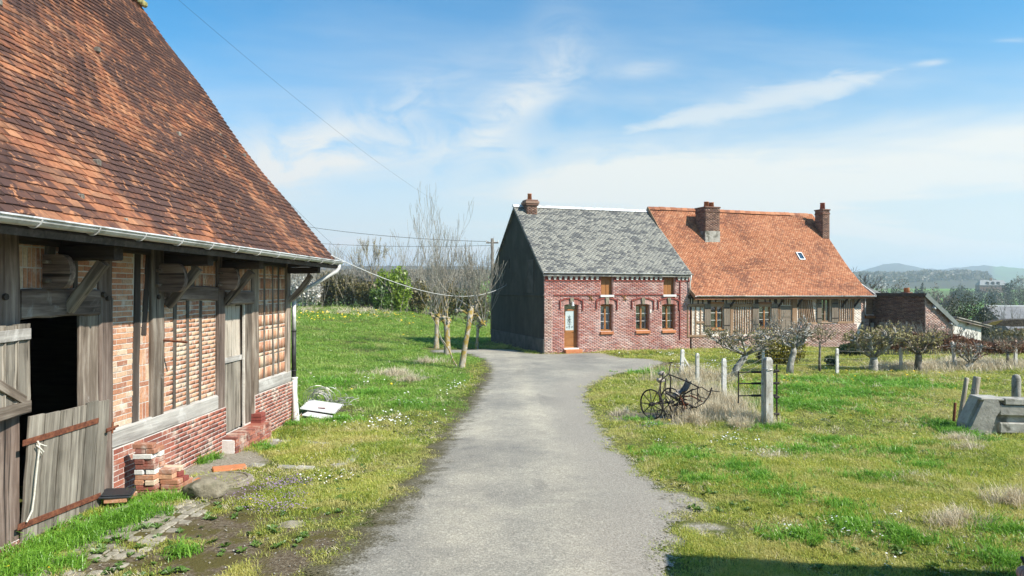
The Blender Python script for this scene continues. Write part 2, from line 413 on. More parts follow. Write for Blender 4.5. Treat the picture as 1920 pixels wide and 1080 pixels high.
MT = {}
MT['mortar'] = surf('mortar', [(.50, .46, .41), (.68, .64, .58)], 9, bump=.5, var=0)
MT['mortar_pale'] = surf('mortar_pale', [(.58, .53, .49), (.72, .68, .64)], 9, bump=.4, var=0)
MT['barn_brick'] = pieces('barn_brick', [(0, (.33, .15, .095)), (.3, (.45, .215, .125)), (.6, (.52, .285, .17)), (.8, (.55, .37, .25)), (.92, (.59, .47, .34)), (1, (.38, .20, .135))], 34, .28, lime=((.68, .62, .55, 1), 6, .50, .72, .65))
MT['plinth_brick'] = pieces('plinth_brick', [(0, (.17, .065, .05)), (.4, (.30, .10, .07)), (.75, (.39, .145, .095)), (1, (.28, .125, .10))], 34, .3, lime=((.58, .51, .42, 1), 3.0, .48, .66, .7))
MT['facade_brick'] = pieces('facade_brick', [(0, (.27, .085, .068)), (.35, (.38, .13, .095)), (.65, (.44, .175, .13)), (.85, (.31, .135, .12)), (1, (.48, .25, .20))], 20, .25, lime=((.64, .51, .46, 1), .8, .44, .68, .55), stain=(.22, .10, .09, 1), stain_scale=.5, stain_amt=(.52, .68), stain_max=.5)
MT['pale_brick'] = pieces('pale_brick', [(0, (.32, .18, .145)), (.4, (.42, .27, .22)), (.75, (.50, .36, .30)), (1, (.36, .26, .235))], 20, .25, lime=((.58, .5, .46, 1), 2.2, .5, .72, .55))
MT['trim_brick'] = pieces('trim_brick', [(0, (.20, .05, .04)), (1, (.27, .075, .058))], 20, .2)
MT['dark_and_shade_brick'] = pieces('dark_and_shade_brick', [(0, (.07, .04, .032)), (.5, (.12, .06, .045)), (.85, (.18, .095, .07)), (1, (.24, .17, .13))], 20, .3)  # on the outbuilding's sunless side this dark colour carries the shade
MT['chimney_brick'] = pieces('chimney_brick', [(0, (.11, .065, .05)), (.5, (.19, .105, .075)), (1, (.27, .17, .125))], 20, .3)
MT['barn_tile'] = pieces('barn_tile', [(0, (.16, .065, .04)), (.25, (.27, .105, .055)), (.6, (.34, .14, .07)), (.85, (.38, .18, .095)), (1, (.24, .12, .075))], 14, .3,
    stain=(.062, .036, .032, 1), stain_scale=.62, stain_amt=(.33, .54), stain_max=.93, bump=.6, streak=((.44, .20, .10, 1), (1, 1, 1), 5.5, .57, .66, .8))
MT['house_tile'] = pieces('house_tile', [(0, (.27, .105, .057)), (.2, (.37, .15, .078)), (.65, (.42, .18, .095)), (.92, (.47, .235, .135)), (1, (.30, .13, .075))], 10, .2,
    stain=(.15, .062, .042, 1), stain_scale=.55, stain_amt=(.49, .68), stain_max=.75)
MT['slate'] = pieces('slate', [(0, (.085, .085, .086)), (.05, (.11, .11, .108)), (.09, (.205, .20, .18)), (.8, (.245, .238, .208)), (1, (.285, .275, .238))], 12, .15,
    stain=(.085, .087, .09, 1), stain_scale=1.5, stain_amt=(.52, .57), stain_max=.85, rough=.75, sstretch=(1, 1, 2.4))
MT['old_wood'] = wood('old_wood', [(.048, .034, .024), (.195, .155, .122), (.44, .385, .32)], 15, .3, crack=.9, white=((.46, .44, .41, 1), 1.6, .60, .72, .55))
MT['purple_wood'] = wood('purple_wood', [(.052, .034, .027), (.195, .145, .12), (.39, .315, .265)], 14, .3, crack=.9, white=((.48, .45, .43, 1), 2.4, .60, .72, .4))
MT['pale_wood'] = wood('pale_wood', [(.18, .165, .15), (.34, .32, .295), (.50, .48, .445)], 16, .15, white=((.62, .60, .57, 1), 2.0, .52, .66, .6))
MT['plank_wood'] = wood('plank_wood', [(.068, .058, .046), (.21, .185, .152), (.37, .335, .28)], 22, .32, crack=.75)
MT['door_pale'] = wood('door_pale', [(.26, .23, .19), (.46, .40, .33), (.60, .54, .46)], 22, .12)
MT['stud_wood'] = wood('stud_wood', [(.03, .024, .02), (.10, .085, .07), (.24, .21, .18)], 14, .3, crack=.6)
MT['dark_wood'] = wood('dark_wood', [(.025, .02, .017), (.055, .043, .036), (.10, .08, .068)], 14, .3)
MT['brown_timber'] = wood('brown_timber', [(.16, .095, .055), (.26, .165, .10), (.34, .235, .155)], 10, .2, crack=.2)
MT['orange_wood'] = wood('orange_wood', [(.20, .085, .03), (.29, .125, .042), (.35, .16, .058)], 10, .1, rough=.5, crack=.05)
MT['shutter_grey'] = wood('shutter_grey', [(.13, .105, .08), (.185, .15, .115), (.23, .19, .15)], 14, .12, crack=.15)
MT['rust'] = surf('rust', [(.075, .026, .016), (.16, .055, .03), (.25, .10, .05)], 22, rough=.9, bump=.5, var=.2)
MT['iron'] = surf('iron', [(.012, .011, .011), (.03, .026, .024), (.07, .045, .034)], 18, rough=.75, bump=.3, metal=.3, spec=.4, var=.25)
MT['zinc'] = metal('zinc', (.60, .60, .59), .5, .15, stain=(.36, .36, .34, 1))
MT['black_pipe'] = surf('black_pipe', [(.02, .02, .02), (.05, .05, .05)], 8, rough=.5, bump=.1, var=.1)
MT['white_paint'] = surf('white_paint', [(.62, .60, .56), (.74, .73, .70)], 9, rough=.7, bump=.2, var=.05, stain=(.30, .26, .21, 1), stain_scale=5, stain_amt=(.58, .68))
MT['white_wall'] = surf('white_wall', [(.55, .53, .47), (.72, .70, .64)], 1.5, rough=.9, bump=.2, var=.0, stain=(.42, .40, .34, 1), stain_scale=1.2)
MT['white_stone'] = surf('white_stone', [(.58, .55, .50), (.74, .72, .68)], 6, bump=.3, var=.08)
MT['concrete'] = surf('concrete', [(.22, .21, .18), (.34, .32, .28), (.44, .42, .37)], 5, bump=.6, var=.12, stain=(.12, .115, .09, 1), stain_scale=2.6, stain_amt=(.52, .66))
MT['post_concrete'] = surf('post_concrete', [(.48, .46, .42), (.68, .66, .62)], 14, bump=.5, var=.15, stain=(.24, .22, .17, 1), stain_scale=6, stain_amt=(.54, .68))
MT['render_dark'] = surf('render_dark', [(.032, .032, .026), (.05, .05, .041), (.075, .073, .06)], 1.6, (1, 1, .45), rough=.95, bump=.5, var=0, stain=(.04, .038, .032, 1), stain_scale=.9)
MT['render_base'] = surf('render_base', [(.05, .05, .044), (.11, .107, .095)], 2.2, rough=.95, bump=.7, var=0, stain=(.045, .042, .036, 1), stain_scale=1.3)
MT['stone'] = surf('stone', [(.12, .105, .075), (.24, .21, .15), (.33, .30, .235)], 7, bump=.9, var=.2, stain=(.10, .10, .06, 1), stain_scale=3)
MT['paver'] = surf('paver', [(.17, .15, .11), (.29, .26, .205), (.40, .37, .30)], 8, bump=.9, var=.22, stain=(.16, .15, .09, 1), stain_scale=2.2, stain_amt=(.48, .64))
MT['interior'] = surf('interior', [(.010, .009, .008), (.016, .014, .012)], 2, bump=0, var=0)  # near-black, so unlit rooms and openings get their darkness from the colour
MT['curtain'] = surf('curtain', [(.62, .62, .60), (.78, .78, .76)], 10, (6, 6, 1), bump=0, var=.05)
MT['rope'] = surf('rope', [(.50, .47, .40), (.68, .65, .58)], 40, bump=.3, var=.1)
MT['pot'] = surf('pot', [(.40, .14, .06), (.50, .20, .09)], 8, bump=.2, var=.1)
MT['pot_red'] = surf('pot_red', [(.30, .085, .055), (.38, .12, .08)], 8, bump=.2, var=.1)
MT['bark'] = surf('bark', [(.06, .05, .04), (.16, .14, .115), (.30, .275, .235)], 12, (1, 1, .35), bump=.9, var=.1)
MT['lichen_bark'] = surf('lichen_bark', [(.13, .11, .08), (.32, .28, .215), (.50, .455, .375)], 9, (1, 1, .5), bump=.8, var=.1, stain=(.30, .21, .05, 1), stain_scale=5.0, stain_amt=(.47, .58))
MT['white_bark'] = surf('white_bark', [(.08, .072, .06), (.32, .30, .265), (.56, .54, .50)], 9, (1, 1, .6), bump=.9, var=.1)
MT['garden_twig'] = surf('garden_twig', [(.19, .145, .10), (.31, .25, .175), (.44, .37, .27)], 3, bump=0, var=.35)
MT['twig'] = surf('twig', [(.21, .18, .14), (.34, .305, .25), (.46, .42, .355)], 3, bump=0, var=.35)
MT['twig_far'] = surf('twig_far', [(.10, .08, .062), (.17, .14, .11)], 1, bump=0, var=.3)
MT['wire'] = surf('wire', [(.03, .03, .03), (.06, .06, .06)], 3, rough=.6, bump=0, var=0)
MT['cable_white'] = surf('cable_white', [(.55, .55, .54), (.65, .65, .64)], 3, rough=.6, bump=0, var=0)
MT['fence_wire'] = metal('fence_wire', (.42, .40, .37), .5, .5)
MT['glass'] = glass('glass')
MT['dark_glass'] = glass('dark_glass', (.35, .38, .42), .3)
MT['frost_glass'] = surf('frost_glass', [(.40, .48, .48), (.56, .64, .63)], 30, rough=.25, bump=.1, var=.03, spec=.6)
MT['lawn_blade'] = leafy('lawn_blade', [(0, (.09, .16, .018)), (.3, (.22, .32, .04)), (.6, (.50, .51, .09)), (1, (.66, .59, .18))], .6, .42, patch=((.60, .53, .20, 1), 1.1, .44, .64, .8))
MT['meadow_blade'] = leafy('meadow_blade', [(0, (.07, .16, .018)), (.3, (.17, .33, .04)), (.6, (.30, .45, .07)), (1, (.46, .52, .14))], .5, .42, patch=((.50, .50, .18, 1), .7, .52, .70, .7))
MT['lush_blade'] = leafy('lush_blade', [(0, (.08, .20, .02)), (.5, (.17, .37, .035)), (1, (.31, .50, .07))], 1.0, .35)
MT['dry_blade'] = leafy('dry_blade', [(0, (.40, .32, .20)), (.5, (.62, .53, .37)), (1, (.78, .70, .53))], 1.0, .2)
MT['petal_white'] = surf('petal_white', [(.8, .8, .78), (.86, .86, .84)], 3, bump=0, var=0)
MT['petal_yellow'] = surf('petal_yellow', [(.72, .46, .015), (.82, .58, .03)], 3, bump=0, var=.1)
MT['petal_violet'] = surf('petal_violet', [(.20, .13, .24), (.30, .20, .34)], 3, bump=0, var=.2)
# ------------------------------------------------------------------ ground
def ground_poly(pts):
    return np.array([(p[0], p[1]) if len(p) == 2 else tuple(G(p[0], p[1]))[:2] for p in pts])
GP = lambda *uv: [(u, v, 'px') for u, v in uv]
DRIVE = ground_poly([(-2.7, -6), (-2.35, 2), (-2.0, 4.5)] + GP((590, 1080), (680, 1000), (770, 905), (838, 805), (882, 752), (905, 712), (913, 692), (902, 676), (872, 664), (800, 661),
        (800, 652), (872, 649), (922, 644)) + [(.9, 31.95), (1.6, 31.7), (4.2, 32.3)] + GP((1160, 671), (1225, 674), (1240, 682), (1215, 692), (1165, 699), (1130, 708), (1100, 726), (1093, 748), (1103, 775), (1122, 803), (1142, 840), (1195, 880),
        (1240, 925), (1268, 955), (1240, 1000), (1232, 1030), (1240, 1080)) + [(1.25, 4.5), (1.4, 2), (1.7, -6)])

def poly_dist(P, x, y):
    """signed distance to polygon P, positive inside"""
    x = np.asarray(x, float); y = np.asarray(y, float)
    ins = np.zeros(x.shape, bool); d2 = np.full(x.shape, 1e9)
    for i in range(len(P)):
        ax_, ay_ = P[i]; bx_, by_ = P[(i + 1) % len(P)]
        c = ((ay_ > y) != (by_ > y)) & (x < (bx_ - ax_) * (y - ay_) / (by_ - ay_ + 1e-12) + ax_); ins ^= c
        t = np.clip(((x - ax_) * (bx_ - ax_) + (y - ay_) * (by_ - ay_)) / ((bx_ - ax_) ** 2 + (by_ - ay_) ** 2 + 1e-12), 0, 1)
        d2 = np.minimum(d2, (x - ax_ - t * (bx_ - ax_)) ** 2 + (y - ay_ - t * (by_ - ay_)) ** 2)
    return np.where(ins, 1, -1) * np.sqrt(d2)

BARE = []
for (u, v, rx, ry, k) in [(395, 985, .75, .55, 1), (330, 935, .45, .3, 1), (250, 1000, .7, .5, 1), (180, 1050, .6, .4, .9), (420, 930, .5, .5, 1), (440, 1030, .6, .4, 1), (380, 1060, .6, .4, 1), (600, 1010, .35, .5, .8), (540, 990, .35, .4, .6), (470, 930, .5, .28, .6), (300, 1045, .8, .5, .7), (520, 1060, .5, .5, .8), (620, 960, .3, .6, .55), (700, 905, .25, .6, .5),
                          (430, 865, .6, .9, 1), (480, 835, .5, .8, .9), (385, 880, .4, .5, 1), (430, 870, .7, .5, .8), (560, 840, .9, .7, .45), (480, 825, .7, .6, .8),
                          (1200, 782, 1.0, 1.0, .9), (1270, 792, 1.2, .7, .7), (1200, 683, 2.2, 1.1, 1), (1260, 690, 1.2, .8, .8),
                          (1270, 940, .45, .6, .85), (1330, 990, .45, .35, .6), (1300, 890, .4, .3, .5), (1480, 800, .5, .4, .5), (1900, 930, .5, .3, .4), (1250, 1010, .3, .4, .7),
                          (640, 770, .5, .35, .7), (690, 660, 1.5, .8, .4), (800, 690, 1.2, .9, .5), (850, 700, .8, .8, .5), (1150, 665, 3, .3, .9), (1560, 678, 2.2, 1.0, .6), (1700, 682, 2.5, .8, .5), (1620, 676, 1.5, .7, .7)]:
    p = G(u, v); BARE.append((p.x, p.y, rx, ry, k))
def bare(x, y):
    b = np.zeros(np.shape(x))
    for (cx, cy, rx, ry, k) in BARE:
        b = np.maximum(b, k * np.exp(-((x - cx) / rx) ** 2 - ((y - cy) / ry) ** 2))
    return b

rings = [0.4]
while rings[-1] < 6500: rings.append(rings[-1] * (1.032 if rings[-1] < 120 else 1.045))
rings = np.array(rings)
th = np.concatenate([np.radians(np.arange(-50, 50.01, .34)), np.radians(np.arange(54, 310, 5.0))])   # azimuth from +y towards +x
RR, TT = np.meshgrid(rings, th, indexing='ij')
gx_, gy_ = RR * np.sin(TT), RR * np.cos(TT)
gzz = gz(gx_, gy_)
nr, nt = RR.shape
V = np.stack([gx_, gy_, gzz], -1).reshape(-1, 3)
ii, jj = np.meshgrid(np.arange(nr - 1), np.arange(nt), indexing='ij')
j2 = (jj + 1) % nt
F = np.stack([ii * nt + jj, (ii + 1) * nt + jj, (ii + 1) * nt + j2, ii * nt + j2], -1).reshape(-1, 4)
V = np.vstack([V, [[0, 0, float(gz(0., 0.))]]])
me = np_mesh('ground', V, F[:, ::-1], None, True)
fan = len(V) - 1
def vattr(me, name, vals):
    a = me.attributes.new(name, 'FLOAT', 'POINT'); v = np.zeros(len(me.vertices), np.float32); v[:len(vals)] = vals; a.data.foreach_set('value', v)
bx_ = np.append(bare(gx_, gy_).ravel(), 0)
u_ = CX + FPX * np.clip(gx_ / np.maximum(gy_, 1), -2, 2)
wd = np.clip(smooth((RR - 900) / 250), 0, 1) * np.where((u_ > 1862) & (RR > 2300), .35, 1.0)
leftw = smooth((-gx_ / np.maximum(gy_, 1) - .02) * 20) * smooth((RR - 120) / 80)
wd = np.maximum(wd, leftw)
vattr(me, 'bare', bx_); vattr(me, 'wood', np.append(wd.ravel(), 0)); vattr(me, 'field', np.append(smooth((RR.ravel() - 60) / 60), 0))
m, t, b, out = new_mat('ground'); p = coords(t, 'pos')
A = lambda n: t.node('ShaderNodeAttribute', attribute_name=n).outputs['Fac']
n_big, n_mid, n_fine = t.noise(p, .45, 5, .6), t.noise(p, 2.3, 5, .65), t.noise(p, 26, 5, .7)
lawn = t.ramp(n_big, [(.3, (.06, .085, .018)), (.5, (.10, .115, .028)), (.7, (.19, .165, .06))])
lawn = t.mix(t.sstep(n_mid, .52, .68), lawn, (.15, .13, .05, 1))
lawn = t.mix(t.math('MULTIPLY', t.sstep(n_fine, .5, .62), .5), lawn, (.055, .05, .02, 1))
soil = t.ramp(n_fine, [(.3, (.06, .042, .026)), (.5, (.13, .10, .065)), (.7, (.26, .22, .16))])
soil = t.mix(t.sstep(n_mid, .46, .60), soil, (.10, .085, .028, 1))
sx = t.node('ShaderNodeSeparateXYZ', {0: p}).outputs
grit = t.ramp(n_fine, [(.3, (.20, .175, .135)), (.5, (.34, .31, .255)), (.72, (.50, .46, .39))])      # washed-out gravel beside the drive
soil = t.mix(t.math('MULTIPLY', t.math('MULTIPLY', t.sstep(sx[0], .2, 1.0), t.sstep(sx[1], 17.0, 13.0)), .85), soil, grit)
soil = t.mix(t.math('MULTIPLY', t.math('MULTIPLY', t.sstep(sx[0], -3.3, -3.9), t.math('MULTIPLY', t.sstep(sx[1], 13.6, 12.5), t.sstep(sx[1], 8.2, 9.2))), .7), soil, grit)
fb = t.sstep(t.math('ADD', A('bare'), t.math('MULTIPLY', t.math('SUBTRACT', n_mid, .5), .9)), .36, .56)
c = t.mix(fb, lawn, soil)
fld = t.ramp(t.noise(p, .006, 3, .5), [(.35, (.09, .12, .035)), (.48, (.10, .19, .03)), (.62, (.13, .24, .035)), (.7, (.13, .12, .06))])
c = t.mix(A('field'), c, fld)
wdc = t.ramp(t.noise(p, .035, 5, .7), [(.3, (.035, .032, .022)), (.5, (.075, .062, .045)), (.7, (.055, .07, .03))])
c = t.mix(A('wood'), c, wdc)
t.put(b.inputs['Base Color'], c); b.inputs['Roughness'].default_value = .95; b.inputs['Specular IOR Level'].default_value = .15
bp = t.node('ShaderNodeBump', {'Strength': .7, 'Distance': .04, 'Height': t.math('ADD', n_fine, n_mid)}); t.l.new(bp.outputs[0], b.inputs['Normal'])
tag(link('ground', me, m), kind='structure')

# driveway: a sheet a little above the ground; its ragged edge comes from a noise over the distance to the edge
cell = .16
xs = np.arange(-8.5, 7.2, cell); ys = np.arange(-6, 34, cell)
XX, YY = np.meshgrid(xs, ys, indexing='ij'); D = poly_dist(DRIVE, XX, YY)
keep = D > -.55
idx = np.full(XX.shape, -1); 
cellk = keep[:-1, :-1] & keep[1:, :-1] & keep[:-1, 1:] & keep[1:, 1:]
used = np.zeros(XX.shape, bool)
for a_, b_ in ((0, 0), (1, 0), (0, 1), (1, 1)): used[a_:XX.shape[0] - 1 + a_, b_:XX.shape[1] - 1 + b_] |= cellk
idx[used] = np.arange(used.sum())
crown = .03 * smooth(D / 1.2)
Vd = np.stack([XX[used], YY[used], gz(XX[used], YY[used]) + .014 + crown[used]], -1)
i0, j0 = np.nonzero(cellk)
Fd = np.stack([idx[i0, j0], idx[i0 + 1, j0], idx[i0 + 1, j0 + 1], idx[i0, j0 + 1]], -1)
me = np_mesh('driveway', Vd, Fd, None, True); vattr(me, 'edge', D[used])
vattr(me, 'track', np.exp(-((XX[used] + .35 + .02 * YY[used]) / .45) ** 2) * .8 + np.exp(-((XX[used] - .95 + .03 * YY[used]) / .4) ** 2))
m, t, b, out = new_mat('driveway'); p = coords(t, 'pos')
e = t.node('ShaderNodeAttribute', attribute_name='edge').outputs['Fac']; tk = t.node('ShaderNodeAttribute', attribute_name='track').outputs['Fac']
nb, nm, nf = t.noise(p, .5, 5, .6), t.noise(p, 3.2, 5, .65), t.noise(p, 42, 4, .75)
vo = t.node('ShaderNodeTexVoronoi', {'Vector': p, 'Scale': 72.0}); vc = t.node('ShaderNodeSeparateColor', {0: vo.outputs['Color']}).outputs[0]
vo2 = t.node('ShaderNodeTexVoronoi', {'Vector': p, 'Scale': 30.0}); vc2 = t.node('ShaderNodeSeparateColor', {0: vo2.outputs['Color']}).outputs[1]
g = t.ramp(vc, [(0, (.13, .126, .118)), (.3, (.22, .213, .20)), (.7, (.32, .31, .287)), (1, (.50, .487, .45))])
g2 = t.ramp(nf, [(.32, (.12, .117, .11)), (.5, (.24, .235, .22)), (.68, (.42, .405, .375))])
c = t.mix(.5, g, g2); c = t.mix(.25, c, (.275, .268, .25, 1))
c = t.mix(t.math('MULTIPLY', t.sstep(vc2, .95, .98), .25), c, (.55, .53, .49, 1)); c = t.mix(1.0, c, (1.04, 1.01, .95, 1), 'MULTIPLY')
c = t.mix(1.0, c, t.ramp(t.math('ADD', t.math('MULTIPLY', nb, .7), t.math('MULTIPLY', nm, .3)), [(.33, (.68, .68, .69)), (.5, (1.0, .98, .94)), (.66, (1.32, 1.28, 1.18))]), 'MULTIPLY')
c = t.mix(t.math('MULTIPLY', tk, .6), c, t.mix(1.0, c, (1.40, 1.36, 1.28, 1), 'MULTIPLY'))
rep = t.sstep(t.noise(t.vmap(p, (1, .35, 1)), .9, 3, .5), .60, .63)
c = t.mix(t.math('MULTIPLY', rep, .5), c, t.mix(1.0, c, (.72, .72, .74, 1), 'MULTIPLY'))
sepx = t.node('ShaderNodeSeparateXYZ', {0: p}).outputs[0]
ee = t.math('ADD', e, t.math('MULTIPLY', t.math('SUBTRACT', nm, .5), .9))
ee = t.math('ADD', ee, t.math('MULTIPLY', t.math('SUBTRACT', nf, .5), .95))
dust = t.ramp(nf, [(.3, (.17, .145, .115)), (.5, (.30, .27, .225)), (.72, (.46, .42, .36))])          # tan gravel washed to the right-hand edge
moss = t.ramp(nf, [(.35, (.045, .036, .022)), (.55, (.10, .085, .035)), (.7, (.15, .13, .05))])       # dark mossy grit on the left-hand edge
rightside = t.sstep(sepx, .3, 1.0)
c = t.mix(t.math('MULTIPLY', t.math('MULTIPLY', t.sstep(ee, 1.25, .35), rightside), .85), c, dust)
c = t.mix(t.math('MULTIPLY', t.math('MULTIPLY', t.sstep(ee, .42, .08), t.math('SUBTRACT', 1.0, rightside)), .9), c, moss)
t.put(b.inputs['Base Color'], c); b.inputs['Roughness'].default_value = .9; b.inputs['Specular IOR Level'].default_value = .25
bp = t.node('ShaderNodeBump', {'Strength': .8, 'Distance': .012, 'Height': t.math('ADD', nf, t.math('MULTIPLY', vc, .6))}); t.l.new(bp.outputs[0], b.inputs['Normal'])
trn = t.node('ShaderNodeBsdfTransparent'); mx = t.node('ShaderNodeMixShader', {0: t.math('GREATER_THAN', ee, -.05), 1: trn.outputs[0], 2: b.outputs[0]}); t.l.new(mx.outputs[0], out.inputs[0])
tag(link('driveway', me, m), kind='structure')

# ------------------------------------------------------------------ piece layers shared by walls and roofs
def cut(iv, holes, lo, hi):
    """parts of interval iv free of holes that overlap the height band lo..hi"""
    res = [iv]
    for (a, b_, c_, d_) in holes:
        if d_ <= lo + .01 or c_ >= hi - .01: continue
        nxt = []
        for (p_, q_) in res:
            if b_ <= p_ or a >= q_: nxt.append((p_, q_))
            else:
                if a - p_ > .02: nxt.append((p_, a))
                if q_ - b_ > .02: nxt.append((b_, q_))
        res = nxt
    return res

def lay_bricks(s0, s1, z0, z1, holes=(), mode='h', L=.222, Hc=.068, joint=.011, rg=rng, top=None):
    """list of (s, z, half length, half height) of laid bricks in a panel"""
    res = []
    if mode == 'v':
        w = s1 - s0; n = max(1, int(round(w / .066))); pw = w / n
        z = z0; k = 0
        while z < z1 - .03:
            h = min(.215, z1 - z)
            if k % 3 == 2:
                h = min(.068, z1 - z); m_ = max(1, int(round(w / .2)))
                for q in range(m_): res.append((s0 + w * (q + .5) / m_, z + h / 2, w / m_ / 2 - joint / 2, h / 2 - joint / 2))
            else:
                for q in range(n): res.append((s0 + pw * (q + .5), z + h / 2, pw / 2 - joint / 2, h / 2 - joint / 2))
            z += h; k += 1
        return res
    n = max(1, int(round((z1 - z0) / Hc))); hc = (z1 - z0) / n
    for k in range(n):
        lo = z0 + k * hc
        for (p_, q_) in cut((s0, s1), holes, lo, lo + hc):
            x = p_ - (L / 2 if k % 2 else 0) - (rg.uniform(0, .02) if p_ == s0 else 0)
            while x < q_ - .015:
                a = max(x, p_); b_ = min(x + L, q_)
                if b_ - a > .03:
                    if top is None or lo + hc * .7 < top((a + b_) / 2):
                        res.append(((a + b_) / 2, lo + hc / 2, (b_ - a) / 2 - joint / 2, hc / 2 - joint / 2))
                x += L
    return res

def brick_arrays(bl, depth, face, M, jit=.004, rg=rng):
    """bricks in a wall whose local frame M maps (s, z, outward) to the parent's frame"""
    n = len(bl); B = np.array(bl)
    o = face - depth / 2 + rg.normal(0, jit, n)
    Sx, Zx, Ox = (np.array(M[k], float) for k in ('s', 'z', 'o')); P0 = np.array(M['p'], float)
    ang = rg.normal(0, .012, n)
    C = P0 + B[:, 0:1] * Sx + B[:, 1:2] * Zx + o[:, None] * Ox
    a = np.cos(ang)[:, None] * Sx + np.sin(ang)[:, None] * Zx; z_ = -np.sin(ang)[:, None] * Sx + np.cos(ang)[:, None] * Zx
    return C, a * B[:, 2:3], np.repeat((Ox * depth / 2)[None], n, 0), z_ * B[:, 3:4]

def brick_layer(name, bl, depth, face, M, mat, parent, kind='stuff', jit=.004):
    C, a, o, z_ = brick_arrays(bl, depth, face, M, jit)
    ob = link(name, boxes_mesh(name, C, a, o, z_, rng.random(len(C))), mat, parent)
    if kind: ob['kind'] = kind
    return ob

def wall_sheet(mb, s0, s1, z0, z1, holes, M, reveal=.2, face=0.0):
    """front face of a wall with openings and their reveals"""
    S, Z, O, P = (Vector(M[k]) for k in ('s', 'z', 'o', 'p'))
    cs = sorted({s0, s1, *[h[0] for h in holes], *[h[1] for h in holes]}); cz = sorted({z0, z1, *[h[2] for h in holes], *[h[3] for h in holes]})
    cs = [c for c in cs if s0 <= c <= s1]; cz = [c for c in cz if z0 <= c <= z1]
    pt = lambda s, z, o: P + S * s + Z * z + O * o
    for i in range(len(cs) - 1):
        for j in range(len(cz) - 1):
            ms, mz = (cs[i] + cs[i + 1]) / 2, (cz[j] + cz[j + 1]) / 2
            if any(h[0] < ms < h[1] and h[2] < mz < h[3] for h in holes): continue
            mb.add([pt(cs[i], cz[j], face), pt(cs[i + 1], cz[j], face), pt(cs[i + 1], cz[j + 1], face), pt(cs[i], cz[j + 1], face)], [(0, 1, 2, 3)], .5)
    for (a, b_, c_, d_) in holes:
        f, k = face, face - reveal
        for q in ([(a, c_), (a, d_)], [(b_, d_), (b_, c_)], [(a, d_), (b_, d_)], [(b_, c_), (a, c_)]):
            mb.add([pt(*q[0], f), pt(*q[1], f), pt(*q[1], k), pt(*q[0], k)], [(0, 1, 2, 3)], .5)

def tile_rows(profile, l0, l1, width, gauge, length, thick, rg, lift=.006, sag=0.0, holes=(), jit=1.0, gap=.0025):
    """rows of tiles on a slope; profile is a list of (a, z) from eave to ridge. Returns arrays in (l, a, z) coordinates"""
    P = np.array(profile, float); seg = np.diff(P, axis=0); ln = np.hypot(seg[:, 0], seg[:, 1]); cum = np.concatenate([[0], np.cumsum(ln)])
    rows = int(cum[-1] / gauge); Cs, Ax, Ay, Az = [], [], [], []
    nl = int(round((l1 - l0) / width)); w = (l1 - l0) / nl
    for r_ in range(rows + 1):
        d0 = min(r_ * gauge, cum[-1] - .02)
        k = min(np.searchsorted(cum, d0 + gauge * .5, 'right') - 1, len(seg) - 1); dirv = seg[k] / ln[k]
        a0 = np.interp(d0, cum, P[:, 0]); z0 = np.interp(d0, cum, P[:, 1])
        n = nl + (r_ % 2); l = l0 + (np.arange(n) + (0 if r_ % 2 else .5)) * w
        hw = np.full(n, w / 2 - gap)
        if r_ % 2: hw[0] *= .5; hw[-1] *= .5; l[0] += w / 4; l[-1] -= w / 4
        slip = rg.normal(0, .006 * jit, n) - (rg.random(n) > .99) * .03
        rot = rg.normal(0, .015 * jit, n); tilt = rg.normal(.0, .012 * jit, n) + (thick + lift) / length; roll = rg.normal(0, .012 * jit, n)
        nrm = np.array([-dirv[1], dirv[0]]); nrm = nrm * (1 if nrm[1] > 0 else -1)
        wob = sag * (vnoise(l / 2.2, np.full(n, d0 / 1.6), 21) - .5)
        Lx = length / 2
        sd_ = np.stack([np.sin(rot), dirv[0] * np.cos(rot), dirv[1] * np.cos(rot)], -1)
        # the tail of each tile sits on the row below
        slope = sd_ * np.cos(tilt)[:, None] - np.stack([0 * tilt, nrm[0] * np.sin(tilt), nrm[1] * np.sin(tilt)], -1)
        nn = np.stack([np.sin(roll), nrm[0] * np.cos(tilt), nrm[1] * np.cos(tilt)], -1) + np.stack([0 * tilt, dirv[0] * np.sin(tilt), dirv[1] * np.sin(tilt)], -1)
        al = np.cross(slope, nn); al /= np.linalg.norm(al, axis=1)[:, None]
        al *= np.sign(al[:, :1]); nn = np.cross(al, slope); nn *= np.sign(nn[:, 2:3])
        base = np.stack([l, np.full(n, a0), np.full(n, z0)], -1) + np.stack([0 * l, nrm[0] * (lift + thick + wob), nrm[1] * (lift + thick + wob)], -1)
        c = base + slope * (Lx + slip)[:, None] 
        ok = np.ones(n, bool)
        for (la, lb, da, db) in holes: ok &= ~((l > la) & (l < lb) & (d0 > da) & (d0 < db))
        Cs.append(c[ok]); Ax.append((al * hw[:, None])[ok]); Ay.append((slope * Lx)[ok]); Az.append((nn * thick / 2)[ok])
    return [np.concatenate(q) for q in (Cs, Ax, Ay, Az)]

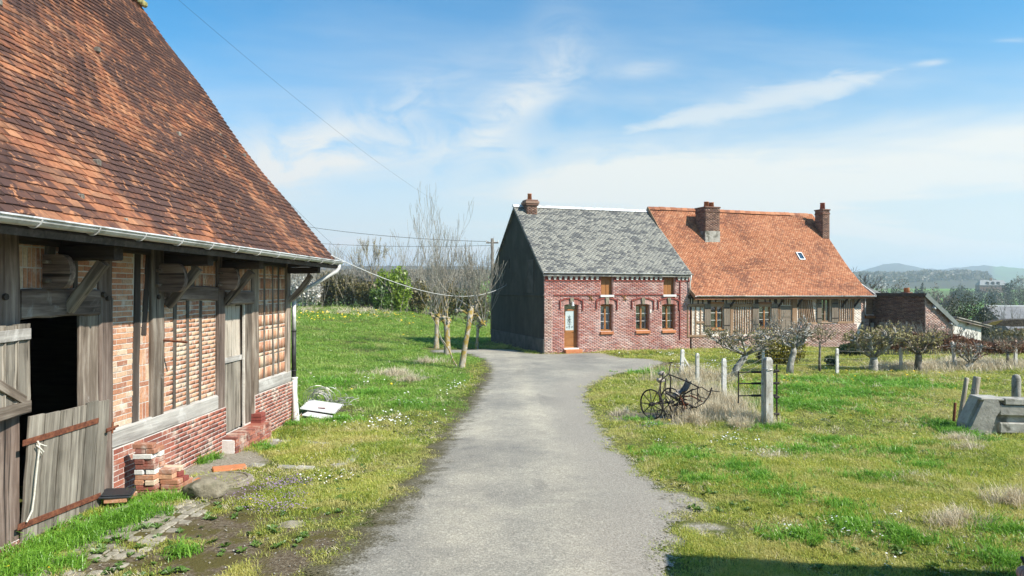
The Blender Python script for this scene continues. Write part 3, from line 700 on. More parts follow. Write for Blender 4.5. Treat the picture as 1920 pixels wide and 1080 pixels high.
def single_pieces(name, C, AX, AY, AZ, mat, parent):
    """one object per piece; all share one mesh, each has its own placement"""
    me = bpy.data.meshes.get('unit_' + name)
    if me is None:
        me = bpy.data.meshes.new('unit_' + name); me.from_pydata([tuple(q) for q in BOXS], [], [tuple(q) for q in BOXF]); me.update(); me.materials.append(mat)
    elif me.materials[0] is not mat:
        me = me.copy(); me.materials[0] = mat
    for c, a, b_, d in zip(C, AX, AY, AZ):
        o = bpy.data.objects.new(name, me); COL.objects.link(o)
        M = Matrix(((a[0], b_[0], d[0], c[0]), (a[1], b_[1], d[1], c[1]), (a[2], b_[2], d[2], c[2]), (0, 0, 0, 1)))
        if M.to_3x3().determinant() < 0: M = Matrix(((a[0], b_[0], -d[0], c[0]), (a[1], b_[1], -d[1], c[1]), (a[2], b_[2], -d[2], c[2]), (0, 0, 0, 1)))
        if parent is not None: o.parent = parent
        o.matrix_local = M

# ------------------------------------------------------------------ barn
BROT = -math.atan(.03125)
barn = empty('barn', (-5.16, 0, 0), BROT, 'long half timbered barn with a steep mottled red tile roof and zinc gutter', 'barn')
BW = Matrix.Translation((-5.16, 0, 0)) @ Matrix.Rotation(BROT, 4, 'Z')      # barn frame: x outwards, y along the wall, z up
bs = lambda u: 6605 / (1000 - u)
BMF = dict(s=(0, 1, 0), z=(0, 0, 1), o=(1, 0, 0), p=(0, 0, 0))
RID, RIDZ, BS0, BS1 = -3.62, 8.93, 1.6, 15.05
# body: back and end walls with floor, dark inside
mb = MB()
mb.box((-7.3, BS0 + .5, -.5), (-7.1, 14.38, 3.05)); mb.box((-7.1, BS0 + .5, -.5), (-.2, BS0 + .7, 3.05)); mb.box((-7.1, 14.2, -.5), (-.2, 14.36, 3.05))
for yy in (BS0 + .5, 14.2):
    mb.add([(-7.1, yy, 3.05), (-.2, yy, 3.05), (-.2, yy + .15, 3.05), (-7.1, yy + .15, 3.05), (RID, yy, 8.6), (RID, yy + .15, 8.6)], [(0, 1, 4), (2, 3, 5), (1, 2, 5, 4), (3, 0, 4, 5)])
mb.build('end_wall', MT['dark_wood'], barn)
mb = MB(); mb.box((-7.1, BS0 + .7, -.25), (-.25, 14.2, -.12)); mb.build('floor', MT['interior'], barn)
# backing of the front wall (mortar) with its two openings
OPEN = (6.83, 7.78, -.08, 2.21); DOOR = (11.34, 12.2, .05, 2.24)
mb = MB(); wall_sheet(mb, BS0 + .5, 14.36, -.5, 3.05, [OPEN, DOOR], BMF, .035, -.0025); mb.build('mortar', MT['mortar'], barn, fix=False)
mb = MB(); wall_sheet(mb, BS0 + .5, 14.36, -.5, 3.05, [(6.3, 9.2, -.3, 2.6)], BMF, .0, -.24); mb.build('dark_backing', MT['interior'], barn, fix=False)  # near-black sheet, the dark of the barn inside put into its colour
# timber frame
def post(s0, s1, z0, z1, mat='old_wood', o=.03, d=.16, name='post', lean=0.0):
    return beam(name, (o - d / 2, (s0 + s1) / 2 - lean, z0), (o - d / 2, (s0 + s1) / 2 + lean, z1), abs(s1 - s0), d, MT[mat], barn, upv=(1, 0, 0), warp=.007)
def rail(s0, s1, z0, z1, mat='purple_wood', o=.04, d=.16, name='rail', bow=0.0):
    return beam(name, (o - d / 2, s0, (z0 + z1) / 2), (o - d / 2, s1, (z0 + z1) / 2), d, z1 - z0, MT[mat], barn, warp=.007, bow=bow)
post(6.42, 6.82, .02, 3.05, 'purple_wood', .045, .2)
post(5.2, 5.45, .02, 3.05); post(3.6, 3.85, .02, 3.05)
post(8.08, 8.32, -.06, 3.05, 'purple_wood', .045, .2)
post(7.79, 8.07, -.05, 2.2, 'old_wood', .02, .03, 'jamb')
post(7.72, 7.79, .9, 2.2, 'old_wood', .035, .03, 'batten')
post(9.17, 9.48, .78, 3.05, 'old_wood', .05, .2)
post(11.09, 11.35, .06, 3.05, 'purple_wood', .045, .2)
post(12.22, 12.48, .1, 2.24, 'old_wood', .01, .16, 'jamb'); post(12.48, 12.76, .1, 3.05, 'old_wood', .04, .2)
post(14.18, 14.42, .55, 3.05, 'old_wood', .045, .22)
rail(6.82, 8.08, 2.205, 2.51, 'purple_wood', .05, .2, 'lintel'); rail(11.35, 12.5, 2.245, 2.475, 'purple_wood', .06, .2, 'lintel')
rail(9.48, 11.09, 2.31, 2.53, 'purple_wood', .045, .16, 'rail', .03)
rail(8.3, 11.09, .55, .79, 'pale_wood', .05, .22, 'sill_beam'); rail(12.74, 14.42, .56, .80, 'pale_wood', .05, .22, 'sill_beam')
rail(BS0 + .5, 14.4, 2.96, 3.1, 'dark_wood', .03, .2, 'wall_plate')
for (a, b_, z0, z1, ln_) in [(8.81, 8.94, .79, 3.0, .03), (9.04, 9.15, 1.9, 3.0, .06), (9.78, 9.845, .79, 2.33, .01), (10.16, 10.225, .79, 2.35, -.01), (10.545, 10.61, .79, 2.33, .008),
                        (13.06, 13.12, .80, 3.0, .01), (13.49, 13.55, .80, 3.0, -.01), (13.78, 13.84, .80, 3.0, .01), (7.22, 7.37, 2.51, 3.0, 0), (7.66, 7.72, 2.51, 3.0, 0), (8.325, 8.36, .79, 2.4, 0),
                        (9.75, 9.82, 2.52, 3.0, .0), (10.3, 10.38, 2.52, 3.0, 0), (11.9, 11.97, 2.47, 3.0, 0)]:
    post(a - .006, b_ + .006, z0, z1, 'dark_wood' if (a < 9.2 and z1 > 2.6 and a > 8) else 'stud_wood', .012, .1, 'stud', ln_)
# brick infill, nearest bricks single objects
panels = [(8.36, 8.81, .79, 2.98, 'h'), (8.945, 9.165, .79, 2.98, 'v'), (9.485, 9.78, .79, 2.31, 'h'), (9.85, 10.155, .79, 2.33, 'h'), (10.23, 10.54, .79, 2.33, 'h'), (10.615, 11.085, .79, 2.31, 'h'),
          (12.765, 13.055, .8, 2.98, 'v'), (13.125, 13.485, .8, 2.98, 'v'), (13.555, 13.775, .8, 2.98, 'v'), (13.845, 14.175, .8, 2.98, 'v'),
          (11.36, 11.89, 2.475, 2.97, 'v'), (11.98, 12.47, 2.475, 2.97, 'v'), (6.84, 7.21, 2.51, 2.97, 'v'), (7.38, 7.65, 2.51, 2.97, 'h'), (7.73, 8.07, 2.51, 2.97, 'h'),
          (9.49, 9.74, 2.53, 2.97, 'v'), (9.83, 10.29, 2.53, 2.97, 'v'), (10.39, 11.08, 2.53, 2.97, 'v'), (5.46, 6.41, .1, 2.97, 'h'), (3.86, 5.19, .1, 2.97, 'h')]
allb = []
for (a, b_, c_, d_, md) in panels: allb += [(q, 0) for q in lay_bricks(a, b_, c_, d_, (), md, L=.215 if md == 'h' else .2, joint=.014)]
for (a, b_, c_, d_) in [(8.31, 11.36, -.32, .55), (12.55, 14.47, -.45, .555), (5.2, 6.83, -.35, .02), (11.36, 12.55, -.42, .03)]:
    allb += [(q, 1) for q in lay_bricks(a, b_, c_, d_, joint=.012)]
C0, a0, o0, z0 = brick_arrays([q for q, _ in allb], .09, .0025, BMF, .0012)
isp = np.array([k for _, k in allb]); C0[isp == 1, 0] += .052
s_ = C0[:, 1]; vis = (s_ > 6.5); size = np.where(vis, 1.0 / s_, 0)
order = np.argsort(-size); sel = np.zeros(len(s_), bool); sel[order[:292]] = True
for k, mat in ((0, 'barn_brick'), (1, 'plinth_brick')):
    q = sel & (isp == k); single_pieces('brick', C0[q], a0[q], o0[q], z0[q], MT[mat], barn)
    q = ~sel & (isp == k); ob = link('brickwork', boxes_mesh('brickwork', C0[q], a0[q], o0[q], z0[q], rng.random(q.sum())), MT[mat], barn); ob['kind'] = 'stuff'
mb = MB(); mb.box((-.05, 8.31, -.5), (.050, 11.36, .55)); mb.box((-.05, 12.55, -.5), (.050, 14.46, .555)); mb.box((-.05, 5.2, -.5), (.050, 6.83, .02)); mb.box((-.05, 11.36, -.5), (.050, 12.55, .02))
mb.build('plinth', MT['mortar_pale'], barn)
# projecting beams, struts, through tenons with their pegs
for (s, tip, up_) in ((7.5, .62, .17), (9.54, .66, .15), (11.33, .66, .13), (14.3, .68, .13), (5.3, .64, .15), (3.7, .64, .15)):
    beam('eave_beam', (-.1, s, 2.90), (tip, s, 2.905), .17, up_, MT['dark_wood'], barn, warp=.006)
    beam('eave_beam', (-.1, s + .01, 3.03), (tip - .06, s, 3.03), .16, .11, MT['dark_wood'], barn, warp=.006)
    mbp = [(.045, s + .02, 2.27), (.2, s + .015, 2.44), (tip - .17, s, 2.80)]
    beam('strut', mbp[0], mbp[2], .10, .11, MT['old_wood'], barn, warp=.005, bow=-.03 if s > 14 else 0.0)
for (s, pr, zc, h) in ((7.22, .25, 2.69, .36), (9.36, .36, 2.66, .39), (11.18, .30, 2.67, .37)):
    poly = [(-.1, -h / 2), (pr - h * .3, -h / 2)] + [(pr - h * .3 + math.cos(q) * h * .3, math.sin(q) * h / 2) for q in np.linspace(-1.3, 1.3, 9)] + [(pr - h * .3, h / 2), (-.1, h / 2)]
    mb = MB().prism(poly, (1, 0, 0), (0, 0, 1), (0, 1, 0), (.05, s - .045, zc), .09); tn = mb.build('through_tenon', MT['purple_wood'], barn)
    for dz in (.1, -.1):
        MB().cbox((.055, s - .13, zc + dz - .018), (.10, s + .14, zc + dz + .018), .006).build('peg', MT['old_wood'], tn)
MB().tube([(.05, 9.43, 1.80), (.40, 9.40, 1.775)], .016, 6).build('iron_rod', MT['rust'], barn)
for (s, z) in ((6.6, 2.43), (8.2, 2.4), (8.12, 2.44), (9.3, 2.4)):
    MB().tube([(.03, s, z), (.075, s, z)], .033, 8).build('bolt', MT['dark_wood'], barn)
# half doors
def planks(parent, widths, y0, z0, z1, mat, thick=.028, x=0.0, zj=.012):
    y = y0
    for w_ in widths:
        a, b_ = random.uniform(-zj, zj), random.uniform(-zj, zj)
        beam('plank', (x + random.uniform(-.003, .003), y + w_ / 2, z0 + a), (x, y + w_ / 2, z1 + b_), w_ - .013, thick, MT[mat], parent, upv=(1, 0, 0), warp=.004)
        y += w_
dl = empty('half_door', (0, 0, 0)); dl.parent = barn; dl.matrix_local = Matrix.Translation((.075, 6.775, 0)) @ Matrix.Rotation(R(4.0), 4, 'Y') @ Matrix.Rotation(R(-2.5), 4, 'Z')
planks(dl, [.205, .215, .185, .215, .20, .185], -.005, -.05, 1.235, 'plank_wood')
for (za, zb, ya, yb) in ((1.0, 1.02, -.09, 1.0), (.17, .13, -.08, 1.12)):
    o = beam('strap_hinge', (.026, ya, za), (.026, yb, zb), .008, .06, MT['rust'], dl, warp=.001)
MB().tube([(.05, 1.12, .87), (.05, 1.32, .90)], .013, 6).tube([(.05, 1.22, .83), (.05, 1.22, .96)], .012, 6).cbox((.02, 1.15, .855), (.045, 1.29, .90), .005).build('latch', MT['rust'], dl)
MB().tube([(.05, .07, .99), (.06, .085, .95), (.058, .09, .9), (.056, .08, .7), (.055, .07, .45), (.06, .05, .3), (.05, .0, .2)], .009, 6).tube([(.055, .09, .96), (.075, .14, .93), (.07, .17, .92)], .007, 5).tube([(.05, .08, .93), (.07, .11, .86), (.06, .13, .84)], .008, 5).tube([(.05, .06, .95), (.075, .10, .90), (.075, .13, .87)], .009, 5).build('tie_rope', MT['rope'], dl)
du = empty('half_door', (0, 0, 0)); du.parent = barn; du.matrix_local = Matrix.Translation((.08, 6.84, 0)) @ Matrix.Rotation(R(9), 4, 'Z')
planks(du, [-.19, -.2, -.18, -.2, -.2], 0, 1.30, 2.15, 'plank_wood')
beam('ledge', (.03, -.95, 2.05), (.03, .01, 2.06), .028, .11, MT['pale_wood'], du, warp=.002); beam('ledge', (.03, -.95, 1.33), (.03, .01, 1.33), .03, .12, MT['old_wood'], du, warp=.002)
beam('brace', (.03, -.95, 1.86), (.03, -.08, 1.40), .028, .09, MT['old_wood'], du, warp=.002)
MB().cbox((-.05, 6.75, -.35), (.20, 8.25, -.07), .02).build('threshold', MT['concrete'], barn)
dd = empty('plank_door', (0, 0, 0)); dd.parent = barn; dd.matrix_local = Matrix.Translation((-.09, 11.36, 0))
planks(dd, [.16, .15, .17, .16, .18], 0.01, 1.34, 2.225, 'door_pale'); planks(dd, [.16, .15, .17, .16, .18], .01, .06, 1.25, 'plank_wood', x=.004)
beam('ledge', (.025, .0, 1.295), (.025, .84, 1.295), .035, .09, MT['pale_wood'], dd, warp=.002)
MB().cbox((-.15, 11.2, -.5), (.27, 12.72, .035), .015).build('door_step', MT['mortar_pale'], barn)
st = lay_bricks(11.2, 12.72, -.34, .04, joint=.012); C1, a1, o1, z1 = brick_arrays(st, .06, .285, BMF)
single_pieces('step_brick', C1, a1, o1, z1, MT['plinth_brick'], barn)
nb_ = 18; cc = [( .14, 11.25 + k * .083, .045) for k in range(nb_)]
single_pieces('step_brick', np.array(cc), np.tile([[0, .036, 0]], (nb_, 1)), np.tile([[.145, 0, 0]], (nb_, 1)), np.tile([[0, 0, .016]], (nb_, 1)), MT['plinth_brick'], barn)
cc = [(.09, 12.58, .07 + .066 * k) for k in range(3)]
single_pieces('step_brick', np.array(cc), np.tile([[0, .11, 0]], (3, 1)), np.tile([[.1, 0, 0]], (3, 1)), np.tile([[0, 0, .028]], (3, 1)), MT['trim_brick'], barn)
# roof
BPROF = [(.86, 3.10), (.2, 3.86), (-.36, 4.52), (-.8, 5.04), (-1.72, 6.26), (-2.46, 7.28), (-3.25, 8.41), (RID, RIDZ)]
rf = MB()
for k in range(len(BPROF) - 1):
    (a, z_a), (b_, z_b) = BPROF[k], BPROF[k + 1]; z_a -= .085; z_b -= .085
    rf.add([(a, BS0, z_a), (a, BS1, z_a), (b_, BS1, z_b), (b_, BS0, z_b), (a - .02, BS0, z_a - .06), (a - .02, BS1, z_a - .06), (b_ - .02, BS1, z_b - .06), (b_ - .02, BS0, z_b - .06)],
           [(0, 1, 2, 3), (7, 6, 5, 4), (1, 5, 6, 2), (0, 3, 7, 4)] + ([(0, 4, 5, 1)] if k == 0 else []))
    a2, b2 = 2 * RID - a, 2 * RID - b_
    rf.add([(a2, BS0, z_a), (a2, BS1, z_a), (b2, BS1, z_b), (b2, BS0, z_b), (a2, BS0, z_a - .06), (a2, BS1, z_a - .06), (b2, BS1, z_b - .06), (b2, BS0, z_b - .06)], [(3, 2, 1, 0), (4, 5, 6, 7), (2, 6, 5, 1), (0, 4, 7, 3)])
roof = rf.build('roof', MT['dark_wood'], barn, fix=False)
C, AX, AY, AZ = tile_rows(BPROF, BS0, BS1, .172, .116, .165, .017, rng, sag=.10)
perm = [1, 0, 2]      # (along, out, z) -> barn axes (out, along, z)
C, AX, AY, AZ = (q[:, perm] for q in (C, AX, AY, AZ))
Rz = np.array(BW)[:3, :3]; Cw = C @ Rz.T + np.array(BW)[:3, 3]
uu = CX + FPX * Cw[:, 0] / Cw[:, 1]; vv = HV - FPX * (Cw[:, 2] - EYE) / Cw[:, 1]
dist = np.linalg.norm(Cw - np.array([0, 0, EYE]), axis=1)
vis = (uu > 5) & (vv > 5); nrm_ = np.cross(AX, AY); 
seen = np.where(vis, 1 / dist ** 2 * np.abs(((Cw - [0, 0, EYE]) / dist[:, None] * (nrm_ / np.linalg.norm(nrm_, axis=1)[:, None]) @ Rz.T).sum(1)), 0)
order = np.argsort(-seen); sel = np.zeros(len(C), bool); sel[order[:296]] = True
single_pieces('roof_tile', C[sel], AX[sel], AY[sel], AZ[sel], MT['barn_tile'], roof)
q = ~sel; ob = link('roof_tiling', boxes_mesh('roof_tiling', C[q], AX[q], AY[q], AZ[q], rng.random(q.sum())), MT['barn_tile'], roof); ob['kind'] = 'stuff'
nb_ = int((BS1 - BS0) / .33)
mb = MB()
for k in range(nb_):
    y0 = BS0 + k * .33; mb.prism([(-.16, -.10), (-.10, .03), (0, .09), (.10, .03), (.16, -.10)], (1, 0, 0), (0, 0, 1), (0, 1, 0), (RID, y0, RIDZ + .0 + random.uniform(-.008, .008)), .325)
ob = mb.build('ridge_tiling', MT['house_tile'], roof); ob['kind'] = 'stuff'
mb = MB()
for k in range(26):
    y0 = BS1 - .02 - abs(random.gauss(0, .35)); q = RID + random.uniform(-.16, .22)
    mb.cbox((q - .05, y0 - .05, RIDZ - .02 - abs(q - RID) * .9), (q + .05, y0 + .05, RIDZ + .11 - abs(q - RID) * .9), .03)
ob = mb.build('moss', surf('moss', [(.10, .10, .03), (.30, .27, .10), (.42, .40, .30)], 14, bump=.8, var=.3), roof); ob['kind'] = 'stuff'
mb = MB()
for k in range(18):          # moss cushions and a few broken bits lodged on the tiles
    f_ = rng.uniform(.5, 6.9); i_ = int(f_) ; i_ = min(i_, 6); q = rng.random(); a = np.array(BPROF[i_]) * (1 - q) + np.array(BPROF[i_ + 1]) * q; y0 = rng.uniform(5.5, 14.9); s_ = rng.uniform(.012, .03)
    mb.cbox((a[0] - s_, y0 - s_ * 1.3, a[1] - .03), (a[0] + s_ + .03, y0 + s_ * 1.3, a[1] + .03 + s_), s_ * .6)
ob = mb.build('moss_cushion', MT['bark'], roof); ob['kind'] = 'stuff'
MB().tube([(RID + .14, BS1 - .1, RIDZ - .2), (RID + .14, BS1 - .1, RIDZ + .9)], .018, 6).build('antenna_mast', MT['purple_wood'], roof)
# gutter with joints, down pipe in three lengths
def gutter(mb, p0, p1, out_, r_=.068, n=7):
    p0, p1, out_ = Vector(p0), Vector(p1), Vector(out_); m = 14; vs = []
    for i in range(m + 1):
        c = p0.lerp(p1, i / m) + Vector((0, 0, random.uniform(-.006, .006)))
        for rr in (r_, r_ - .008):
            for j in range(n):
                t_ = math.pi * j / (n - 1); vs.append(c + out_ * math.cos(t_) * rr - Vector((0, 0, 1)) * math.sin(t_) * rr)
    k2 = 2 * n; fs = []
    for i in range(m):
        for j in range(n - 1):
            fs.append((i * k2 + j, i * k2 + j + 1, (i + 1) * k2 + j + 1, (i + 1) * k2 + j)); fs.append((i * k2 + n + j, (i + 1) * k2 + n + j, (i + 1) * k2 + n + j + 1, i * k2 + n + j + 1))
        for j in (0, n - 1): fs.append((i * k2 + j, (i + 1) * k2 + j, (i + 1) * k2 + n + j, i * k2 + n + j))
    for i in (0, m):
        for j in range(n - 1): fs.append((i * k2 + j, i * k2 + j + 1, i * k2 + n + j + 1, i * k2 + n + j))
    mb.add(vs, fs); mb.tube([p0 + out_ * r_, p1 + out_ * r_], .012, 6)
    return mb
gt = gutter(MB(), (.90, BS0, 3.10), (.90, 15.12, 3.115), (1, 0, 0), .072).build('gutter', MT['zinc'], barn)
for k in range(17): MB().tube([(.90 + math.cos(q) * .077, BS0 + .35 + k * .78, 3.105 - math.sin(q) * .077) for q in np.linspace(-.15, math.pi, 9)], .008, 4).build('gutter_bracket', MT['zinc'], gt)
MB().tube([(.90, 14.98, 3.05), (.90, 14.98, 2.97), (.86, 14.94, 2.90), (.45, 14.72, 2.62), (.12, 14.55, 2.42), (.075, 14.52, 2.34), (.07, 14.52, 2.25)], .042, 10).build('down_pipe', MT['zinc'], barn, True)
MB().tube([(.07, 14.52, 2.25), (.07, 14.52, 1.62)], .045, 10).ring((.07, 14.52, 2.24), (0, 0, 1), .045, .008, 16).build('down_pipe', MT['zinc'], barn, True)
MB().tube([(.07, 14.52, 1.64), (.07, 14.52, .62)], .048, 10).ring((.07, 14.52, 1.62), (0, 0, 1), .05, .01, 16).ring((.07, 14.52, .78), (0, 0, 1), .05, .01, 16).build('down_pipe', MT['black_pipe'], barn, True)
MB().tube([(.08, 14.52, .64), (.09, 14.50, .3), (.15, 14.42, -.15), (.17, 14.40, -.40)], [.062, .055, .066, .075], 10).ring((.08, 14.52, .62), (0, 0, 1), .062, .014, 16).build('down_pipe', MT['white_paint'], barn, True)
MB().cbox((.0, 14.2, -.5), (.22, 14.55, -.26), .03).build('drain_block', MT['concrete'], barn)
# ------------------------------------------------------------------ the two houses: x along the front, y into the house, z up
HROT = math.atan2(.32, .947)
HO = Vector((1.5, 32.0, 0))
hd, hn = Vector((math.cos(HROT), math.sin(HROT), 0)), Vector((-math.sin(HROT), math.cos(HROT), 0))
def ht(u, y=0.0):
    r_ = (u - CX) / FPX; p = HO + hn * y
    return (r_ * p.y - p.x) / (hd.x - r_ * hd.y)
def hz(u, v, y=0.0):
    p = HO + hn * y + hd * ht(u, y); return EYE - (v - HV) * p.y / FPX
def rect(u0, u1, v0, v1, y=0.0):
    um = (u0 + u1) / 2; return (ht(u0, y), ht(u1, y), hz(um, v1, y), hz(um, v0, y))
HMF = dict(s=(1, 0, 0), z=(0, 0, 1), o=(0, -1, 0), p=(0, 0, 0))
BASE = -.62
house = empty('brick_house', HO + Vector((0, 0, 0)), HROT, 'red brick house with grey slate roof, white dentils and a dark rendered gable', 'house')
EZ, RZ_, HD = 3.30, 6.86, 4.2
HT1 = 7.92
door_r = rect(1058, 1084.5, 571, 656); 
wins = [rect(1126, 1149, 570.5, 621), rect(1192, 1218, 570.5, 619.5), rect(1241.3, 1265.8, 570.5, 618.5)]
atts = [rect(1126.8, 1148.8, 512.5, 553), rect(1244, 1265.3, 512.5, 552.5)]
holes = [door_r] + wins + atts
mb = MB(); wall_sheet(mb, 0, HT1, BASE, EZ + .05, holes, HMF, .24, -.011)
mb.build('front_wall', MT['mortar_pale'], house, fix=False)
brick_layer('brickwork', lay_bricks(.0, HT1, BASE + .02, EZ - .22, holes, L=.23, Hc=.067, joint=.017), .06, .0, HMF, MT['facade_brick'], house, jit=.003)
mb = MB()
for h in holes:      # brick reveals
    for side in (0, 1):
        x = h[side]
        k = 0
        for z in np.arange(h[2], h[3] - .03, .067):
            mb.box((x - .004, .006, z + .006), (x + .004, .235, z + .061)); k += 1
ob = mb.build('reveal_brickwork', MT['facade_brick'], house); ob['kind'] = 'stuff'
# gable and rear walls
mb = MB()
pts = [(0, 8.4), (0, 0)]
mb.add([(0, 0, BASE), (0, 2 * HD, BASE), (0, 2 * HD, EZ), (0, HD, RZ_ - .08), (0, 0, EZ), (.3, 0, BASE), (.3, 2 * HD, BASE), (.3, 2 * HD, EZ), (.3, HD, RZ_ - .08), (.3, 0, EZ)], [(0, 4, 3, 2, 1), (5, 6, 7, 8, 9), (0, 1, 6, 5), (1, 2, 7, 6)])
mb.build('gable_wall', MT['render_dark'], house)
MB().cbox((-.05, -.02, BASE), (.02, 2 * HD + .02, .18), .02).build('plinth', MT['render_base'], house)
MB().cbox((-.045, .0, 2.18), (.02, 2 * HD, 2.27), .015).build('string_course', MT['render_dark'], house)
gu = lambda u: (lambda r_: (1.5 - 32 * r_) / (.32 + .947 * r_))((u - CX) / FPX)
gzv = lambda y, v: EYE - (v - HV) * (32 + .947 * y) / FPX
ya, yb = gu(1001), gu(989)
MB().box((-.03, ya, gzv(ya, 549)), (.0, ya + .10, gzv(ya, 490))).box((-.03, yb - .1, gzv(ya, 549)), (.0, yb, gzv(ya, 490))).box((-.03, ya, gzv(ya, 490)), (.0, yb, gzv(ya, 486))).box((-.004, ya, gzv(ya, 549)), (.001, yb, gzv(ya, 490))).build('blind_window', MT['render_base'], house)
yc = gu(955); MB().box((-.012, yc - .07, 3.65), (.0, yc + .07, 4.15)).build('vent_slit', MT['interior'], house)  # near-black plate, the shade in the slit is only its colour
MB().box((7.62, .24, BASE), (7.9, 8.4, EZ)).box((.3, 8.1, BASE), (7.62, 8.4, EZ)).build('rear_wall', MT['mortar'], house)
MB().box((.3, .9, BASE), (7.6, 1.0, EZ + .6)).box((.3, .27, 2.28), (7.6, .9, 2.3)).build('dark_room_sheet', MT['interior'], house)  # near-black sheets in place of the unlit rooms behind the windows
# slate roof with curved-in verge
SPROF = [(-.17, 3.29), (.6, 3.90), (2.0, 5.08), (HD, RZ_ + .05)]
def roof_deck(parent, prof, x0, x1, depth, mat, name='roof', th_=.07):
    rb = MB()
    for k in range(len(prof) - 1):
        (a, z_a), (b_, z_b) = prof[k], prof[k + 1]
        z_a -= .09; z_b -= .09
        for (p_, q_) in (((a, z_a), (b_, z_b)), ((2 * depth - a, z_a), (2 * depth - b_, z_b))):
            rb.add([(x0, p_[0], p_[1]), (x1, p_[0], p_[1]), (x1, q_[0], q_[1]), (x0, q_[0], q_[1])] + [(x, c_[0], c_[1] - th_) for (x, c_) in ((x0, p_), (x1, p_), (x1, q_), (x0, q_))],
                   [(0, 1, 2, 3), (7, 6, 5, 4), (1, 5, 6, 2), (0, 3, 7, 4)] + ([(0, 4, 5, 1)] if k == 0 else []))
    return rb.build(name, mat, parent)
sroof = roof_deck(house, SPROF, -.10, HT1 + .02, HD, MT['slate'])
C, AX, AY, AZ = tile_rows(SPROF, -.12, HT1 + .02, .215, .115, .19, .004, rng, lift=.001, sag=.02, jit=.3, gap=.0006)
ob = link('slating', boxes_mesh('slating', C, AX, AY, AZ, rng.random(len(C))), MT['slate'], sroof); ob['kind'] = 'stuff'
mb = MB(); mb.prism([(-.14, -.10), (0, .045), (.14, -.10)], (0, 1, 0), (0, 0, 1), (1, 0, 0), (-.12, HD, RZ_ + .09), HT1 + .1); mb.build('ridge_flashing', MT['zinc'], sroof)
gutter(MB(), (-.1, -.19, 3.30), (HT1 + .05, -.19, 3.275), (0, -1, 0), .05).build('gutter', MT['zinc'], house)
MB().tube([(HT1 - .05, -.19, 3.25), (HT1 - .05, -.12, 2.95), (HT1 - .05, -.08, 2.85), (HT1 - .05, -.08, 2.35)], .035, 8).build('down_pipe', MT['white_paint'], house, True)
# dentil cornice
mb = MB(); mr = MB(); x = .12
spans = [(.12, atts[0][0] - .08), (atts[0][1] + .1, atts[1][0] - .05), (atts[1][1] + .1, HT1 - .1)]
for (a, b_) in spans:
    n = max(2, int(round((b_ - a) / .265)))
    for k in range(n):
        xx = a + (b_ - a) * (k + .5) / n; mb.cbox((xx - .07, -.10, 3.05), (xx + .07, .0, 3.21), .008); mb.cbox((xx - .055, -.07, 2.97), (xx + .055, .0, 3.05), .006)
    mr.box((a - .06, -.035, 2.90), (b_ + .06, .0, 2.97)); mr.box((a - .06, -.012, 2.97), (b_ + .06, .01, 3.24))
    mr.box((a - .06, -.08, 3.21), (b_ + .06, .0, 3.30))
ob = mb.build('dentil_course', MT['white_stone'], house); ob['kind'] = 'stuff'; mr.build('cornice', MT['trim_brick'], house)
# string course, hood moulds, key stones, anchors
zs = 2.22
segs = [(ht(1038), atts[0][0] - .03), (atts[0][1] + .06, atts[1][0] - .04), (atts[1][1] + .06, ht(1274))]
mb = MB()
for (a, b_) in segs: mb.cbox((a, -.045, zs), (b_, .0, zs + .055), .008)
mb.build('string_course', MT['trim_brick'], house)
MB().cbox((ht(1273.5), -.05, 0), (ht(1275.5), .0, 3.1), .008).build('pilaster_edge', MT['trim_brick'], house)
for h in [door_r] + wins:
    a, b_, zt = h[0], h[1], h[3]; w_ = b_ - a; cxm = (a + b_) / 2
    arch = lambda x, z0_, rise: z0_ + rise * (1 - ((x - cxm) / (w_ / 2 + .2)) ** 2)
    xs_ = np.linspace(a - .2, b_ + .22, 15)
    up_p = [(x, arch(x, zt + .17, .13) + .05) for x in xs_]; lo_p = [(x, arch(x, zt + .17, .13) - .02) for x in xs_][::-1]
    hm = MB()
    for i in range(14):
        hm.prism([(xs_[i], lo_p[14 - i][1]), (xs_[i + 1], lo_p[13 - i][1]), (xs_[i + 1], up_p[i + 1][1]), (xs_[i], up_p[i][1])], (1, 0, 0), (0, 0, 1), (0, -1, 0), (0, .0, 0), .055)
    hm.cbox((a - .25, -.055, zt - .22), (a - .19, .0, zt + .22), .008); hm.cbox((b_ + .19, -.055, zt - .30), (b_ + .25, .0, zt + .22), .008)
    hm.build('hood_mould', MT['trim_brick'], house)
    av = MB(); n = 11          # brick arch over the opening
    for k in range(n):
        x0_, x1_ = a - .06 + (w_ + .12) * k / n + .006, a - .06 + (w_ + .12) * (k + 1) / n - .006; q0, q1 = arch(x0_, zt - .10, .13), arch(x1_, zt - .10, .13)
        av.prism([(x0_, q0), (x1_, q1), (x1_, q1 + .21), (x0_, q0 + .21)], (1, 0, 0), (0, 0, 1), (0, -1, 0), (0, .1, 0), .118)
    ob = av.build('arch_brickwork', MT['facade_brick'], house); ob['kind'] = 'stuff'
    MB().prism([(cxm - .06, zt + .0), (cxm + .06, zt + .0), (cxm + .095, zt + .33), (cxm - .095, zt + .33)], (1, 0, 0), (0, 0, 1), (0, -1, 0), (0, 0, 0), .085).build('keystone', MT['stone'], house)
for u in (1107.6, 1170.8):
    x, z = ht(u), hz(u, 558)
    MB().tube([(x - .10, -.02, z + .12), (x - .02, -.03, z + .02), (x + .1, -.02, z - .13)], .022, 5).tube([(x + .09, -.02, z + .13), (x + .01, -.03, z), (x - .08, -.02, z - .12)], .022, 5).tube([(x - .1, -.02, z + .12), (x - .13, -.02, z + .06)], .018, 5).tube([(x + .1, -.02, z - .13), (x + .13, -.02, z - .08)], .018, 5).build('wall_anchor', surf('anchor', [(.22, .11, .04), (.30, .16, .06)], 9, bump=0), house)
